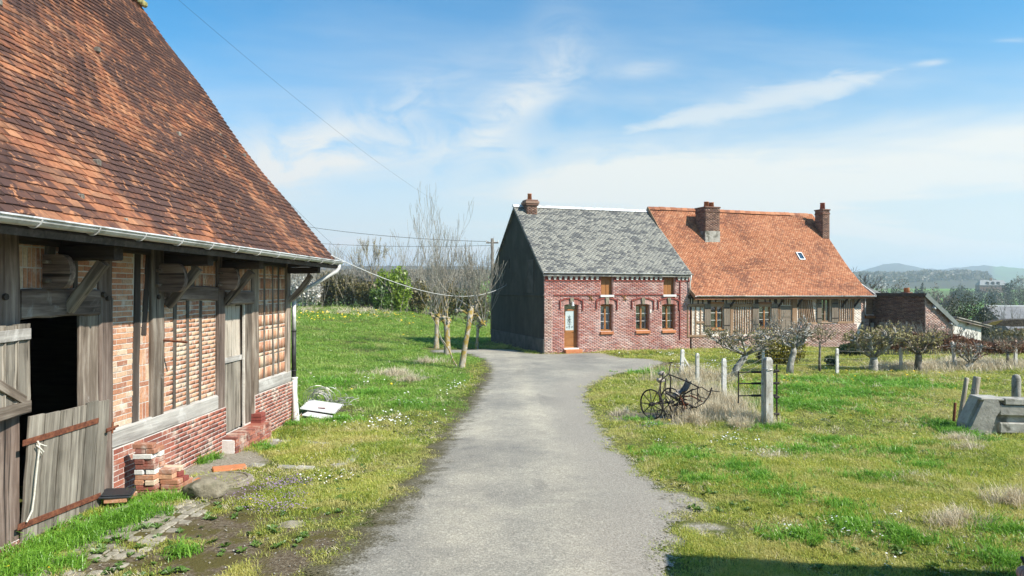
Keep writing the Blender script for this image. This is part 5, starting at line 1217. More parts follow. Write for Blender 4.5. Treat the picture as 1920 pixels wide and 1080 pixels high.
# worn kerb of the old slab by the plank door
kb = empty('slab_kerb', G(560, 850), 0, 'low worn concrete kerb round a mossy slab near the plank door', 'kerb')
kpts = [(486, 826), (560, 828), (640, 838), (672, 850), (650, 872), (590, 880), (520, 876), (470, 872)]
O_ = kb.location
for i in range(len(kpts) - 1):
    a, b_ = G(*kpts[i]), G(*kpts[i + 1]); dv = b_ - a; n = max(2, int(dv.length / .45))
    for k in range(n):
        if random.random() < .18: continue
        s0, s1 = a.lerp(b_, (k + .03) / n), a.lerp(b_, (k + .97) / n); M_ = frame_from(s0 - O_, s1 - O_); l_ = (s1 - s0).length
        MB().cbox((0, -.07, -.06), (l_, .07, random.uniform(.012, .035)), .015, M_).build('kerb_stone', MT['concrete'], kb)
# paved strip of worn setts in front of the half door
pv = empty('paved_strip', G(220, 1010), 0); pv['kind'] = 'structure'
O_ = pv.location; cnt = 0; fx = BW.to_3x3() @ Vector((0, 1, 0)); fo = BW.to_3x3() @ Vector((1, 0, 0))
for r_ in range(9):
    for k in range(26):
        s = 6.0 + k * .125 + (r_ % 2) * .06; o_ = .42 + r_ * .125
        if s > 8.55 - max(0, r_ - 3) * .12 + random.uniform(-.15, .15) or random.random() < .10: continue
        if s < 6.35 + max(0, 5 - r_) * .02 and random.random() < .35: continue
        c = BW @ Vector((o_, s, 0)); z = float(gz(c.x, c.y)) - .03 + random.uniform(-.006, .006)
        if not (-.80 < c.x / c.y): continue
        ob_ = bpy.data.objects.new('paver', bpy.data.meshes.get('paver_mesh_%d' % (cnt % 4)) or MB().cbox((-.058, -.056, 0), (.058, .056, .045), .012).build('tmp', MT['paver'], None).data)
        if not bpy.data.meshes.get('paver_mesh_%d' % (cnt % 4)): 
            ob_.data.name = 'paver_mesh_%d' % (cnt % 4); bpy.data.objects.remove(bpy.data.objects['tmp'])
        COL.objects.link(ob_); ob_.parent = pv; ob_.location = Vector((c.x, c.y, z)) - O_; ob_.rotation_euler = (random.uniform(-.05, .05), random.uniform(-.05, .05), BROT + random.uniform(-.08, .08)); ob_.scale = (random.uniform(.85, 1.02), random.uniform(.85, 1.02), 1); cnt += 1
# corrugated sheets, wire coil and tile scraps at the far corner
def corrugated(name, c, L_, W_, rot, label, waves=7, bend=.0):
    n = waves * 6; m_ = 6; vs = []
    for i in range(n + 1):
        for j in range(m_ + 1):
            x = L_ * (j / m_ - .5); y = W_ * (i / n - .5); z = .028 * math.sin(2 * math.pi * waves * i / n) + bend * (1 - (2 * j / m_ - 1) ** 2)
            vs.append((x, y, z))
    k = len(vs); vs += [(x, y, z - .003) for (x, y, z) in vs]
    fs = [(i * (m_ + 1) + j, i * (m_ + 1) + j + 1, (i + 1) * (m_ + 1) + j + 1, (i + 1) * (m_ + 1) + j) for i in range(n) for j in range(m_)]
    fs += [tuple(k + q for q in f[::-1]) for f in fs]
    o = MB().add(vs, fs).build(name, MT['zinc_pale'], None, True, fix=False); o.location = c; o.rotation_euler = rot; return tag(o, label, 'metal sheet')
MT['zinc_pale'] = surf('zinc_pale', [(.50, .50, .50), (.66, .66, .66)], 6, rough=.6, bump=.1, var=.03, stain=(.30, .15, .08, 1), stain_scale=4, stain_amt=(.62, .7))
p = G(598, 782)
corrugated('corrugated_sheet', (p.x, p.y + .25, p.z + .19), .80, .55, (R(13), R(7), R(-6)), 'pale corrugated metal sheet propped up at the far barn corner')
corrugated('corrugated_sheet', (p.x + .02, p.y - .12, p.z + .05), .62, .3, (R(3), R(7), R(-9)), 'smaller corrugated sheet lying flat below the propped sheet', 5)
tl0 = ['broken red tile leaning under the propped corrugated sheet'] 
for k in range(5):
    o = MB().cbox((-.12, -.08, 0), (.12, .08, .016), .004).build('broken_tile', MT['pot'] if k % 2 else MT['trim_brick'], None); o.location = (p.x - .30 + k * .08, p.y + .06 + .04 * k, p.z + .035 + .022 * k); o.rotation_euler = (R(28 - 6 * k), R(-10 + 9 * k), .4 * k); tag(o, '%s of the five broken red tiles under the propped corrugated sheet' % ('leftmost', 'second from left', 'middle one', 'second from right', 'rightmost')[k], 'tile', 'broken tiles under the metal sheet')
q_ = MB()
for k in range(16):
    r_ = .22 + random.uniform(-.08, .1); c_ = Vector((random.uniform(-.25, .1), random.uniform(-.1, .1), .12 + random.uniform(-.04, .10)))
    nn = Vector((random.uniform(-.5, .5), 1, random.uniform(.1, .9))); q_.ring(c_, nn, r_, .006, 16, 4)
for k in range(14):
    a = Vector((.2 + random.uniform(-.2, .2), random.uniform(-.1, .1), .02)); pts_ = [a]
    for _ in range(5): pts_.append(pts_[-1] + Vector((random.uniform(-.12, .18), random.uniform(-.08, .08), random.uniform(-.05, .09))))
    q_.tube(pts_, .0075, 4)
o = q_.build('wire_coil', MT['fence_wire'], None); o.location = (p.x - .02, p.y + .62, p.z + .17); tag(o, 'tangled coil of grey fence wire behind the corrugated sheet', 'wire')

# ------------------------------------------------------------------ garden fence, gate and old posts
def fpost(u, v0, v1, wpx, label, mat='post_concrete', lean=0.0, round_=False, name='fence_post', group='pale garden fence posts', taper=.9):
    b_ = G(u, v1); h = (v1 - v0) * b_.y / FPX; w_ = wpx * b_.y / FPX
    if round_: o = MB().tube([(0, 0, -.2), (0, 0, h * .5), (0, 0, h * .985), (0, 0, h)], [w_ / 2 * 1.05, w_ / 2, w_ / 2 * .95, w_ / 2 * .6], 10).build(name, MT[mat], None, True)
    else: o = MB().add([(x * w_ / 2 * k_, y * w_ / 2 * k_, z) for (z, k_) in ((-.2, 1), (h * .96, taper), (h, taper * .6)) for (x, y) in ((-1, -1), (1, -1), (1, 1), (-1, 1))], [(0, 1, 5, 4), (1, 2, 6, 5), (2, 3, 7, 6), (3, 0, 4, 7), (4, 5, 9, 8), (5, 6, 10, 9), (6, 7, 11, 10), (7, 4, 8, 11), (8, 9, 10, 11)]).build(name, MT[mat], None)
    o.location = b_; o.rotation_euler = (0, lean, random.uniform(-.2, .2)); tag(o, label, 'post', group)
    return b_ + Vector((math.sin(lean) * h, 0, math.cos(lean) * h)), b_, h
FP = []
FP.append(fpost(1277.5, 655, 712, 6.5, 'leaning white fence post with a slanting brace at the drive end', lean=R(2.5)))
FP.append(fpost(1307.5, 662, 722, 6.2, 'white square fence post second from the drive end'))
FP.append(fpost(1357.5, 672, 757, 8, 'thick white fence post standing in dry grass left of the gate'))
FP.append(fpost(1431, 653, 701, 4.6, 'thin bright white fence post rising just left of the lichened gate post'))
fpost(1431.5, 692, 800, 7.5, 'thin grey concrete post pressed against the left of the lichened gate post', group=None, name='gate_post')
FP.append(fpost(1439.5, 670, 801, 14.5, 'stout weathered gate post with yellow lichen on its top', 'old_post', group=None, name='gate_post', taper=.92) if not MT.update(old_post=surf('old_post', [(.20, .18, .15), (.42, .40, .36), (.58, .56, .52)], 9, (1, 1, .3), bump=.8, var=.05, stain=(.30, .20, .04, 1), stain_scale=5, stain_amt=(.58, .66))) else None)
FP.append(fpost(1569.5, 653, 702, 5, 'white fence post standing alone in front of the timber house plinth'))
FP.append(fpost(1689, 652, 693, 4.5, 'white fence post between the two knobbly pollards on the right'))
FP.append(fpost(1792, 640, 692, 5, 'slanting white fence post in the dry grass before the annex', lean=R(-8)))
FP.append(fpost(1904, 651, 692, 5, 'last white fence post at the right before the brown hedge'))
b_ = FP[0][1]; o = beam('brace', b_ + Vector((.05, 0, .75)), b_ + Vector((.48, .1, .05)), .05, .05, MT['post_concrete'], None, warp=.002); tag(o, 'slanting pale brace propping the fence post at the drive end', 'brace')
def wires(i, j, fr, label):
    (ta, ba, ha), (tb, bb, hb) = FP[i], FP[j]; q_ = MB()
    for f in fr:
        a, b2 = ba.lerp(ta, f), bb.lerp(tb, f); m_ = (a + b2) / 2 - Vector((0, 0, .03)); q_.tube([a, a.lerp(m_, .5) - Vector((0, 0, .01)), m_, m_.lerp(b2, .5) - Vector((0, 0, .01)), b2], .0038, 4)
    tag(q_.build('fence_wire', MT['fence_wire'], None), label, 'wire', 'wire strands of the garden fence')
wires(0, 1, (.3, .6, .93), 'wire strands between the two posts at the drive end'); wires(1, 2, (.3, .6, .9), 'wire strands over the dry grass left of the gate'); wires(2, 3, (.45, .62, .8, .92), 'wire strands running above the metal gate')
wires(3, 5, (.40, .62, .9), 'wire strands in front of the yellow green bush'); wires(5, 6, (.3, .6, .9), 'wire strands below the large knobbly pollard'); wires(6, 7, (.3, .6, .9), 'wire strands over tall dry grass by the annex'); wires(7, 8, (.3, .6, .9), 'wire strands along the right end of the brown hedge')
gb = FP[4][1]
gt_ = empty('metal_gate', gb + Vector((.06, .14, 0)), R(4), 'dark rusty metal bar gate standing behind the lichened gate post', 'gate')
sc = gb.y / FPX
gxl, gxr = (1383 - 1439.5) * sc * 1.02, (1456 - 1439.5) * sc * 1.02
zg = lambda v: (801 - v) * sc * 1.02
MB().tube([(gxl, 0, zg(758)), (gxl, 0, zg(699))], .014, 6).build('stile', MT['iron'], gt_)
MB().tube([(gxr, 0, zg(801)), (gxr, 0, zg(687))], .018, 6).build('stile', MT['iron'], gt_)
for v in (701, 722, 744.5): MB().cbox((gxl, -.016, zg(v) - .012), (gxl + .42, .016, zg(v) + .012), .004).cbox((gxl + .28, -.02, zg(v) - .022), (gxr, .02, zg(v) + .022), .004).build('bar', MT['iron'], gt_)
for v in (699, 722, 748, 779): MB().tube([(gxr - .05, 0, zg(v)), (gxr + .05, 0, zg(v))], .028, 8).build('knob', MT['iron'], gt_)
for (u, v, nm) in ((1444, 694, 0),): 
    MB().ring(gb + Vector((0, 0, zg(694))), (0, 0, 1), .105, .008, 14, 4).build('post_tie', MT['fence_wire'], None); tag(bpy.data.objects['post_tie'], 'wire tied round the lichened gate post near its top', 'wire')

# ------------------------------------------------------------------ rusting horse-drawn implement
pb = G(1272, 788); k_ = pb.y / FPX
pl = empty('farm_implement', pb, 0, 'rusting antique horse drawn hoe with spoked iron wheels and seat in dry grass', 'farm machine')
def P(u, v, d=0.0): return Vector(((u - 1272) * k_, d, (788 - v) * k_))
def wheel(c, rad, nrm, spokes, wd=.03, par=None):
    w_ = MB().ring(c, nrm, rad, .016, 28, 6).build('wheel', MT['iron'], par or pl)
    nrm = Vector(nrm).normalized(); a = nrm.orthogonal().normalized(); b2 = nrm.cross(a)
    for k in range(spokes):
        t_ = 2 * math.pi * k / spokes; MB().tube([c, c + (a * math.cos(t_) + b2 * math.sin(t_)) * rad], .010, 5).build('spoke', MT['iron'], w_)
    MB().tube([c - nrm * .07, c + nrm * .07], .035, 8).build('hub', MT['iron'], w_)
wheel(P(1222, 758), .315, (.80, .6, .0), 9)
wheel(P(1270, 762, .55), .315, (.80, .6, 0), 9)
wheel(P(1251, 785, -.05), .11, (.5, .85, 0), 5)
for (pts_, r_) in [
    ([P(1222, 758), P(1245, 760, .25), P(1270, 762, .55)], .018),                       # axle
    ([P(1240, 742, .1), P(1240, 715, .1), P(1258, 703, .2), P(1264, 712, .3), P(1265, 742, .4)], .016),   # hoop frame
    ([P(1250, 737, .1), P(1275, 752, .1), P(1305, 765, .1)], .028),                     # main beam
    ([P(1258, 704, .2), P(1290, 716, .1), P(1312, 727, .05)], .016),                    # long upper rod
    ([P(1258, 704, .2), P(1261, 684, .2)], .012), ([P(1258, 683, .2), P(1265, 681, .2)], .014),
    ([P(1300, 733, .1), P(1318, 727, .1), P(1330, 735, .1), P(1338, 734, .1), P(1352, 736, .1)], .012),   # handles
    ([P(1336, 734, .1), P(1333, 742, .1), P(1322, 757, .1), P(1308, 765, .1)], .014), ([P(1337, 728, .1), P(1333, 742, .1)], .018),
    ([P(1310, 725, .1), P(1311, 764, .1)], .011), ([P(1297, 732, 0), P(1298, 760, 0)], .011),
    ([P(1255, 752, .3), P(1266, 778, .3)], .014), ([P(1275, 752, .1), P(1262, 778, .0)], .016), ([P(1288, 757, .1), P(1278, 782, 0)], .016), ([P(1298, 762, .1), P(1290, 786, .0)], .018), ([P(1308, 765, .1), P(1285, 772, .3)], .016),
    ([P(1238, 760, 0), P(1235, 735, .0), P(1248, 700, .2)], .012), ([P(1246, 735, .1), P(1252, 712, .2)], .010), ([P(1252, 760, .2), P(1253, 715, .25)], .009),
    ([P(1246, 787, -.1), P(1262, 780, .0), P(1290, 780, .1)], .014), ([P(1283, 735, .1), P(1284, 752, .1)], .016), ([P(1300, 757, -.1), P(1312, 748, -.1), P(1306, 735, -.1)], .01)]:
    MB().tube(pts_, r_, 6).build('bar', MT['iron'], pl)
MT['seat_iron'] = surf('seat_iron', [(.06, .05, .045), (.20, .18, .16)], 14, rough=.5, bump=.2, metal=.4)
rgp = random.Random(77)
wheel(P(1284, 774, .2), .17, (.7, .7, .1), 6)
for k in range(16):               # tangle of levers, braces and draw bars between the wheels
    u0, v0 = rgp.uniform(1238, 1300), rgp.uniform(735, 778); u1, v1 = u0 + rgp.uniform(-14, 34), v0 + rgp.uniform(-26, 16)
    MB().tube([P(u0, v0, rgp.uniform(-.05, .4)), P((u0 + u1) / 2, (v0 + v1) / 2 - rgp.uniform(0, 6), rgp.uniform(-.05, .4)), P(u1, min(v1, 786), rgp.uniform(-.05, .4))], rgp.uniform(.009, .02), 5).build('bar', MT['iron'] if k % 3 else MT['rust'], pl)
sv = []; n = 9
for i in range(n + 1):            # dished seat
    for j in range(7):
        a = (i / n - .5); b2 = (j / 6 - .5); sv.append((a * .24, b2 * .26, .26 * (a + .5) ** 3 + .20 * b2 * b2 * 1.5))
fs = [(i * 7 + j, (i + 1) * 7 + j, (i + 1) * 7 + j + 1, i * 7 + j + 1) for i in range(n) for j in range(6)]
sv2 = sv + [(x, y, z - .012) for (x, y, z) in sv]; kk = len(sv)
st_ = MB().add(sv2, fs + [tuple(kk + q for q in f[::-1]) for f in fs]).build('seat', MT['seat_iron'], pl, True, fix=False); st_.location = P(1284, 739, .05); st_.rotation_euler = (0, 0, .25)
for k in range(3): MB().tube([P(1262 + 12 * k, 775, .1 - .1 * k), P(1260 + 12 * k, 787, .1 - .1 * k), P(1266 + 12 * k, 793, .1 - .1 * k)], [.014, .016, .028], 6).build('tine', MT['iron'], pl)
for (u, v, sx, lb) in ((1246, 703, .10, 'pale stone resting on top of the rusting implement'), (1272, 744, .10, 'pale round stone lodged inside the rusting implement'), (1244, 716, .11, 'second pale stone below the one on top of the implement')):
    q = pb + P(u, v, .28); rock('stone', q, sx * .9, sx * .8, sx * .6, 'stone_pale' if 'stone_pale' in MT else MT.setdefault('stone_pale', surf('stone_pale', [(.34, .28, .23), (.50, .44, .38)], 9, bump=.5)) and 'stone_pale', random.random(), int(u), lb, 'stone', None, 2)

# ------------------------------------------------------------------ old concrete trough with posts at the right
tb = G(1872, 816); ks = tb.y / FPX
tr_ = empty('concrete_trough', tb, R(-9), 'broken grey concrete trough with two recessed panels and one sloping end', 'trough')
X = lambda u: (u - 1872) * ks; Z = lambda v: (818 - v) * ks
body = [(X(1822), -.1), (X(1990), -.1), (X(1990), Z(752)), (X(1843), Z(752)), (X(1822), Z(800))]
MB().prism(body, (1, 0, 0), (0, 0, 1), (0, 1, 0), (0, .12, 0), .36).build('body', MT['concrete'], tr_)
MB().prism([(X(1852), -.1), (X(1822), Z(812)), (X(1829), Z(797)), (X(1848), Z(752)), (X(1872), Z(752)), (X(1877), Z(770)), (X(1868), Z(784)), (X(1860), Z(815))], (1, 0, 0), (0, 0, 1), (0, 1, 0), (0, 0, 0), .125).build('end_buttress', MT['concrete'], tr_)
for (v0, v1) in ((762, 782), (795, 815)):
    MB().cbox((X(1876), .035, Z(v1)), (X(1990), .14, Z(v0)), .02).build('panel', MT['concrete'], tr_)
MB().cbox((X(1842), .0, Z(754)), (X(1882), .48, Z(749)), .015).cbox((X(1884), .01, Z(761)), (X(1990), .14, Z(749.5)), .012).build('rim', MT['concrete'], tr_)
def stake(u0, v0, u1, v1, wpx, label, mat, dy=0.0, name='stake', cat='post', cap=False, nb=10):
    b_ = G(u1, v1); b_ = Vector((b_.x, b_.y, b_.z)); t_ = Vector(((u0 - u1) * b_.y / FPX, dy, (v1 - v0) * b_.y / FPX)); r_ = wpx * b_.y / FPX / 2; d_ = t_.normalized()
    q_ = MB().tube([-d_ * .15, t_ * .5, t_ * .97, t_], [r_ * 1.05, r_, r_ * .95, r_ * (.7 if cap else .9)], nb); o = q_.build(name, MT[mat], None, True); o.location = b_; return tag(o, label, cat)
MT['stake'] = surf('stake', [(.16, .135, .10), (.38, .335, .265), (.56, .51, .43)], 10, (1.5, 1.5, .15), bump=.8, var=.05)
stake(1813, 708, 1797, 803, 8, 'thin pale wooden stake leaning left of the trough', 'stake')
stake(1832, 706, 1819, 795, 13, 'thick split wooden stake leaning against the trough end', 'stake')
stake(1791, 755, 1788, 795, 5, 'short rusty iron post left of the leaning stakes', 'rust')
b_ = G(1905.5, 792); o = MB().tube([(0, 0, -.1), (0, 0, .93), (0, 0, .99), (0, 0, 1.02)], [.088, .085, .07, .03], 12).build('bollard', MT['concrete'], None, True); o.location = b_; tag(o, 'round topped concrete bollard standing behind the trough', 'bollard')
p0 = G(1832, 770); o = MB().tube([tb + Vector((X(1833), .15, Z(735))), tb + Vector((X(1860), .5, Z(737)))], .012, 5).build('iron_bar', MT['iron'], None); tag(o, 'thin iron bar sticking out from the thick stake over the trough', 'bar')
# mossy roof end of a lean-to reaching in from the right
lt = empty('lean_to', on(21.2, 27.0), R(-20), 'low lean-to whose thick mossy roof end with yellow lichen reaches into view', 'lean-to')
zl = 1.05 - float(gz(21.2, 27.0))
mb = MB()
for i in range(9):
    for j in range(5): pass
poly = [(-2.0, .03), (-1.85, .12), (-1.5, .2), (-1.0, .25), (2.6, .30), (2.6, .03), (-.7, -.02), (-1.2, -.04), (-1.6, .0)]
MB().prism(poly, (1, 0, 0), (0, 0, 1), (0, 1, 0), (0, 0, zl), 1.0).build('roof', surf('mossy_thatch', [(.035, .03, .02), (.08, .065, .05), (.14, .12, .09)], 11, bump=1.0, var=0, bdist=.06), lt)
MB().prism([(-2.03, .03), (-1.86, .13), (-1.5, .215), (-1.62, .12), (-1.75, .015)], (1, 0, 0), (0, 0, 1), (0, 1, 0), (0, -.01, zl), .15).build('lichen', surf('lichen', [(.13, .10, .03), (.24, .19, .05)], 12, bump=.5, var=.1), lt)
for (x, y) in ((.9, .2), (2.4, .2), (.9, .9), (2.4, .9)): beam('post', (x, y, -.2), (x, y, zl), .14, .14, MT['old_wood'], lt)
# ------------------------------------------------------------------ wires and pole
pp = Vector((W(923, 447, 47).x, 47, 0)); pz = float(gz(pp.x, 47)); topz = W(923, 447, 47).z
up_ = empty('utility_pole', (pp.x, 47, pz), 0, 'wooden utility pole carrying wires behind the dark gable', 'pole')
MB().tube([(0, 0, -.3), (0, 0, topz - pz)], [.14, .10], 10).build('pole', MT['bark'], up_, True); MB().cbox((-.42, -.05, topz - pz - .35), (.42, .05, topz - pz - .25), .01).build('cross_arm', MT['bark'], up_)
for x in (-.4, 0.12, .4): MB().tube([(x, 0, topz - pz - .25), (x, 0, topz - pz - .12)], .035, 8).build('insulator', MT['white_stone'], up_)
def wire(a, b_, sag, rad, label, mat='wire', n=14):
    pts_ = [Vector(a).lerp(Vector(b_), i / n) - Vector((0, 0, sag * 4 * (i / n) * (1 - i / n))) for i in range(n + 1)]
    return tag(MB().tube(pts_, rad, 5).build('power_line', MT[mat], None, True), label, 'cable')
wire(W(430, 398, 60), W(916, 453, 47), .5, .016, 'dark upper wire running from behind the barn roof to the pole')
wire(W(470, 445, 60), W(922, 460, 47), .35, .013, 'dark lower wire running from behind the barn roof to the pole')
wire(W(328, -6, 14), W(818, 378, 34), .25, .0028, 'thin wire slanting down across the sky from above the barn')
wire(W(520, 358, 25), W(720, 540, 40), .15, .005, 'faint wire dropping steeply behind the lower barn roof edge')
e0 = BW @ Vector((.75, 14.9, 3.25)); wire(e0, HO + hn * 5.5 + Vector((-.05, 0, 2.75)), .75, .010, 'drooping pale cable from the barn eave to the dark gable', 'cable_white', 20)
# ------------------------------------------------------------------ trees and shrubs
def grow(tk, tw, p, d, L_, r_, depth, rg, spread=.5, up_=.25, nseg=4, split=(2, 3), minr=.004, wiggle=.18, shrink=.72, twig_r=.02, sides=5):
    """a branch with its offshoots: thick ones go to tk, thin ones to tw"""
    pts, rad = [p.copy()], [r_]; q = p.copy(); dd = d.normalized(); side = []
    for i in range(nseg):
        dd = (dd + Vector((rg.gauss(0, wiggle), rg.gauss(0, wiggle), rg.gauss(0, wiggle) + up_ * .3))).normalized()
        q = q + dd * (L_ / nseg); pts.append(q.copy()); rad.append(max(minr, r_ * (1 - .45 * (i + 1) / nseg)))
        if depth > 0 and i >= 1: side.append((q.copy(), dd.copy(), rad[-1]))
    (tk if r_ > twig_r else tw).tube(pts, rad, sides if r_ > twig_r else 3, cap=False)
    if depth <= 0: return
    n = rg.randint(*split)
    for k in range(n):
        sp, sd, sr = side[-1] if k == 0 else rg.choice(side)
        a = Vector((rg.gauss(0, 1), rg.gauss(0, 1), rg.gauss(0, .6))).normalized()
        nd = (sd + a * spread * (1 if k else .45) + Vector((0, 0, up_))).normalized()
        grow(tk, tw, sp, nd, L_ * shrink * rg.uniform(.75, 1.2), max(minr, sr * (.8 if k == 0 else .6)), depth - 1, rg, spread, up_, nseg, split, minr, wiggle, shrink, twig_r, sides)

def leaf_cloud(n, centre_fn, size, rg, droop=.0):
    """n leaf-sized quads placed by centre_fn"""
    C = np.array([centre_fn(rg) for _ in range(n)]); 
    a = rng.normal(size=(n, 3)); a /= np.linalg.norm(a, axis=1)[:, None]; b_ = rng.normal(size=(n, 3)); b_ -= a * (a * b_).sum(1)[:, None]; b_ /= np.linalg.norm(b_, axis=1)[:, None]
    s = size * rng.uniform(.6, 1.4, n)[:, None]
    V = np.stack([C - a * s, C + b_ * s * .55, C + a * s, C - b_ * s * .55], 1).reshape(-1, 3)
    return V, np.arange(4 * n).reshape(-1, 4), rng.random(n)

def blob_fn(lobes):
    """points in a cluster of lobes, denser near the surface of each"""
    ws = [l[3] * l[4] * l[5] for l in lobes]
    def f(rg):
        l = rg.choices(lobes, ws)[0]; v = Vector((rg.gauss(0, 1), rg.gauss(0, 1), rg.gauss(0, 1))).normalized() * (rg.random() ** .28) * rg.uniform(.8, 1.08)
        return (l[0] + v.x * l[3], l[1] + v.y * l[4], l[2] + v.z * l[5])
    return f

MT['leaf_dark'] = leafy('leaf_dark', [(0, (.012, .028, .010)), (.5, (.03, .06, .018)), (1, (.07, .10, .03))], 1.5, .15)
MT['leaf_far_dark'] = leafy('leaf_far_dark', [(0, (.028, .036, .022)), (.5, (.05, .056, .035)), (1, (.085, .088, .055))], .15, .15)
MT['leaf_evergreen'] = leafy('leaf_evergreen', [(0, (.015, .026, .010)), (.5, (.04, .055, .02)), (1, (.10, .105, .045))], 1.2, .12)
MT['leaf_green'] = leafy('leaf_green', [(0, (.035, .075, .012)), (.5, (.075, .14, .02)), (1, (.15, .22, .04))], 1.5, .25)
MT['leaf_bright'] = leafy('leaf_bright', [(0, (.08, .15, .015)), (.5, (.20, .30, .03)), (1, (.36, .42, .07))], 1.5, .3)
MT['leaf_olive'] = leafy('leaf_olive', [(0, (.07, .065, .024)), (.5, (.17, .148, .055)), (1, (.28, .245, .10))], 1.2, .2)
MT['leaf_brown'] = leafy('leaf_brown', [(0, (.09, .042, .026)), (.5, (.22, .105, .06)), (1, (.36, .20, .125))], 1.5, .2)
MT['leaf_yellow'] = leafy('leaf_yellow', [(0, (.07, .08, .015)), (.5, (.19, .17, .02)), (1, (.36, .29, .03))], 2.5, .2)
MT['blossom'] = leafy('blossom', [(0, (.30, .28, .24)), (.5, (.55, .53, .48)), (1, (.72, .70, .66))], 1.5, .2)
MT['leaf_bud'] = leafy('leaf_bud', [(0, (.18, .155, .06)), (.5, (.32, .28, .11)), (1, (.46, .41, .20))], 2.0, .2)
MT['leaf_far'] = leafy('leaf_far', [(0, (.045, .05, .03)), (.5, (.08, .085, .045)), (1, (.12, .12, .07))], .15, .2)
MT['leaf_far_brown'] = leafy('leaf_far_brown', [(0, (.10, .082, .06)), (.5, (.17, .145, .105)), (1, (.24, .21, .155))], .15, .2)

# three lichened pollards left of the drive, long thin shoots
def pollard(u, vbase, vhead, vtop, lean, seed, label, nsh, rad, spread, limbs=()):
    rg = random.Random(seed); b_ = G(u, vbase); sc_ = b_.y / FPX; h = (vbase - vhead) * sc_; H_ = (vhead - vtop) * sc_
    root = empty('pollard_tree', b_, 0, label, 'tree', 'pollards beside the drive')
    tk, tw = MB(), MB(); top = Vector((lean * h, .05, h))
    tk.tube([(0, 0, -.2), (0, 0, .05), (lean * h * .3, .03, h * .35), (lean * h * .7, 0, h * .7), top], [rad * 1.7, rad * 1.35, rad, rad * .95, rad * 1.15], 9)
    heads = [(top, rad)]
    for (dx_, dz_, ln_) in limbs:
        e_ = top * .9 + Vector((dx_, rg.uniform(-.2, .2), dz_)); tk.tube([top * .86, top * .92 + Vector((dx_ * .5, 0, dz_ * .2)), e_], [rad * .7, rad * .55, rad * .62], 7); heads.append((e_, rad * .8))
    for k in range(26): 
        a = rg.uniform(0, 6.28); hp, hr_ = rg.choice(heads); c = hp + Vector((math.cos(a), math.sin(a), rg.uniform(-1.1, .7))) * hr_ * rg.uniform(.9, 1.25); tk.tube([hp, c, c + (c - hp) * .35], [hr_ * .8, hr_ * rg.uniform(.35, .6), hr_ * .15], 6)
    for k in range(nsh):
        hp, hr_ = rg.choice(heads); a = rg.uniform(0, 6.28); t_ = abs(rg.gauss(0, spread)); d = Vector((math.cos(a) * t_, math.sin(a) * t_, 1)).normalized()
        grow(tk, tw, hp + Vector((rg.uniform(-1, 1), rg.uniform(-1, 1), rg.uniform(-.5, .5))) * hr_ * .7, d, H_ * rg.uniform(.20, .44) , rad * rg.uniform(.10, .22), 3, rg, .40, .38, 5, (2, 4), .0062, .11, .62, .022)
    tk.build('trunk', MT['lichen_bark'], root, True, fix=False); tw.build('crown', MT['twig'], root, fix=False)
pollard(818, 653, 596, 350, .02, 1, 'grey pollard farthest from the drive, tallest of the three with long bare shoots', 16, .115, .42, [(-.25, .35, 0), (.3, .2, 0)])
pollard(839, 667, 598, 410, -.03, 2, 'middle pollard, its trunk thickly coated with yellow lichen', 15, .14, .6, [(-.35, .3, 0)])
pollard(866, 690, 576, 430, .16, 3, 'pollard nearest the drive with a bent knobbly head and white lower trunk', 16, .10, .75, [(.45, -.35, 0), (-.5, .10, 0), (.25, .4, 0)])
pollard(894, 655, 612, 440, .05, 8, 'slim pollard beside the dark gable with grey shoots spreading over the drive', 13, .075, .7, [(.2, .2, 0)])
st_b = G(858, 690); rg = random.Random(5); tk, tw = MB(), MB(); grow(tk, tw, Vector((0, 0, -.1)), Vector((-.1, 0, 1)), 1.1, .035, 2, rg, .7, .2, 5, (2, 2), .006, .12)
r0 = empty('sapling', st_b, 0, 'thin crooked sapling between the pollard trunks', 'sapling'); tk.build('trunk', MT['lichen_bark'], r0, True, fix=False); tw.build('crown', MT['twig'], r0, fix=False)

def bare_tree(name, loc, h, seed, label, rad=.12, spread=.5, up_=.25, depth=4, mat='bark', tmat='twig', trunk=.35, buds=None, group=None, first=6, sides=5, minr=.006):
    rg = random.Random(seed); root = empty(name, loc, 0, label, 'tree', group); tk, tw = MB(), MB()
    p = Vector((0, 0, -.1)); d = Vector((rg.uniform(-.06, .06), rg.uniform(-.06, .06), 1)); q = [p]; 
    for i in range(5): q.append(q[-1] + Vector((rg.gauss(0, .012 * h), rg.gauss(0, .012 * h), h * .75 / 5)))
    tk.tube(q, [rad * 1.2, rad, rad * .8, rad * .62, rad * .42, rad * .18], 7, cap=False)
    for k in range(first):
        f = trunk / .75 + (1 - trunk / .75) * k / first; i = min(int(f * 5), 4); p0 = q[i].lerp(q[i + 1], f * 5 - i); a = k * 2.4 + rg.uniform(-.4, .4)
        grow(tk, tw, p0, Vector((math.cos(a), math.sin(a), .75 + f * .6)), h * (.42 - .22 * f), rad * (.5 - .3 * f), depth - 1, rg, spread, up_, 4, (2, 4), minr, .14, .68, max(.02, rad * .12), sides)
    tk.build('trunk', MT[mat], root, True, fix=False); cr = tw.build('crown', MT[tmat], root, fix=False)
    if buds and tw.v:
        pts = np.array(tw.v); i = rng.integers(0, len(pts), buds[0]); V, F_, r_ = leaf_cloud(buds[0], lambda g: pts[g.randrange(len(pts))], buds[1], rg)
        link('buds', np_mesh('buds', V, F_, r_), MT[buds[2]], root)['kind'] = 'stuff'
    return root
p = W(697, 545, 62); bare_tree('young_tree', on(p.x, 62), ((560 - 428) * 62 / FPX + .6) * .80, 11, 'young bare tree with pale trunk and few buds standing up from the hedge', .10, .45, .3, 4, 'lichen_bark', 'twig', .3, (500, .06, 'leaf_bud'), first=9, minr=.012)
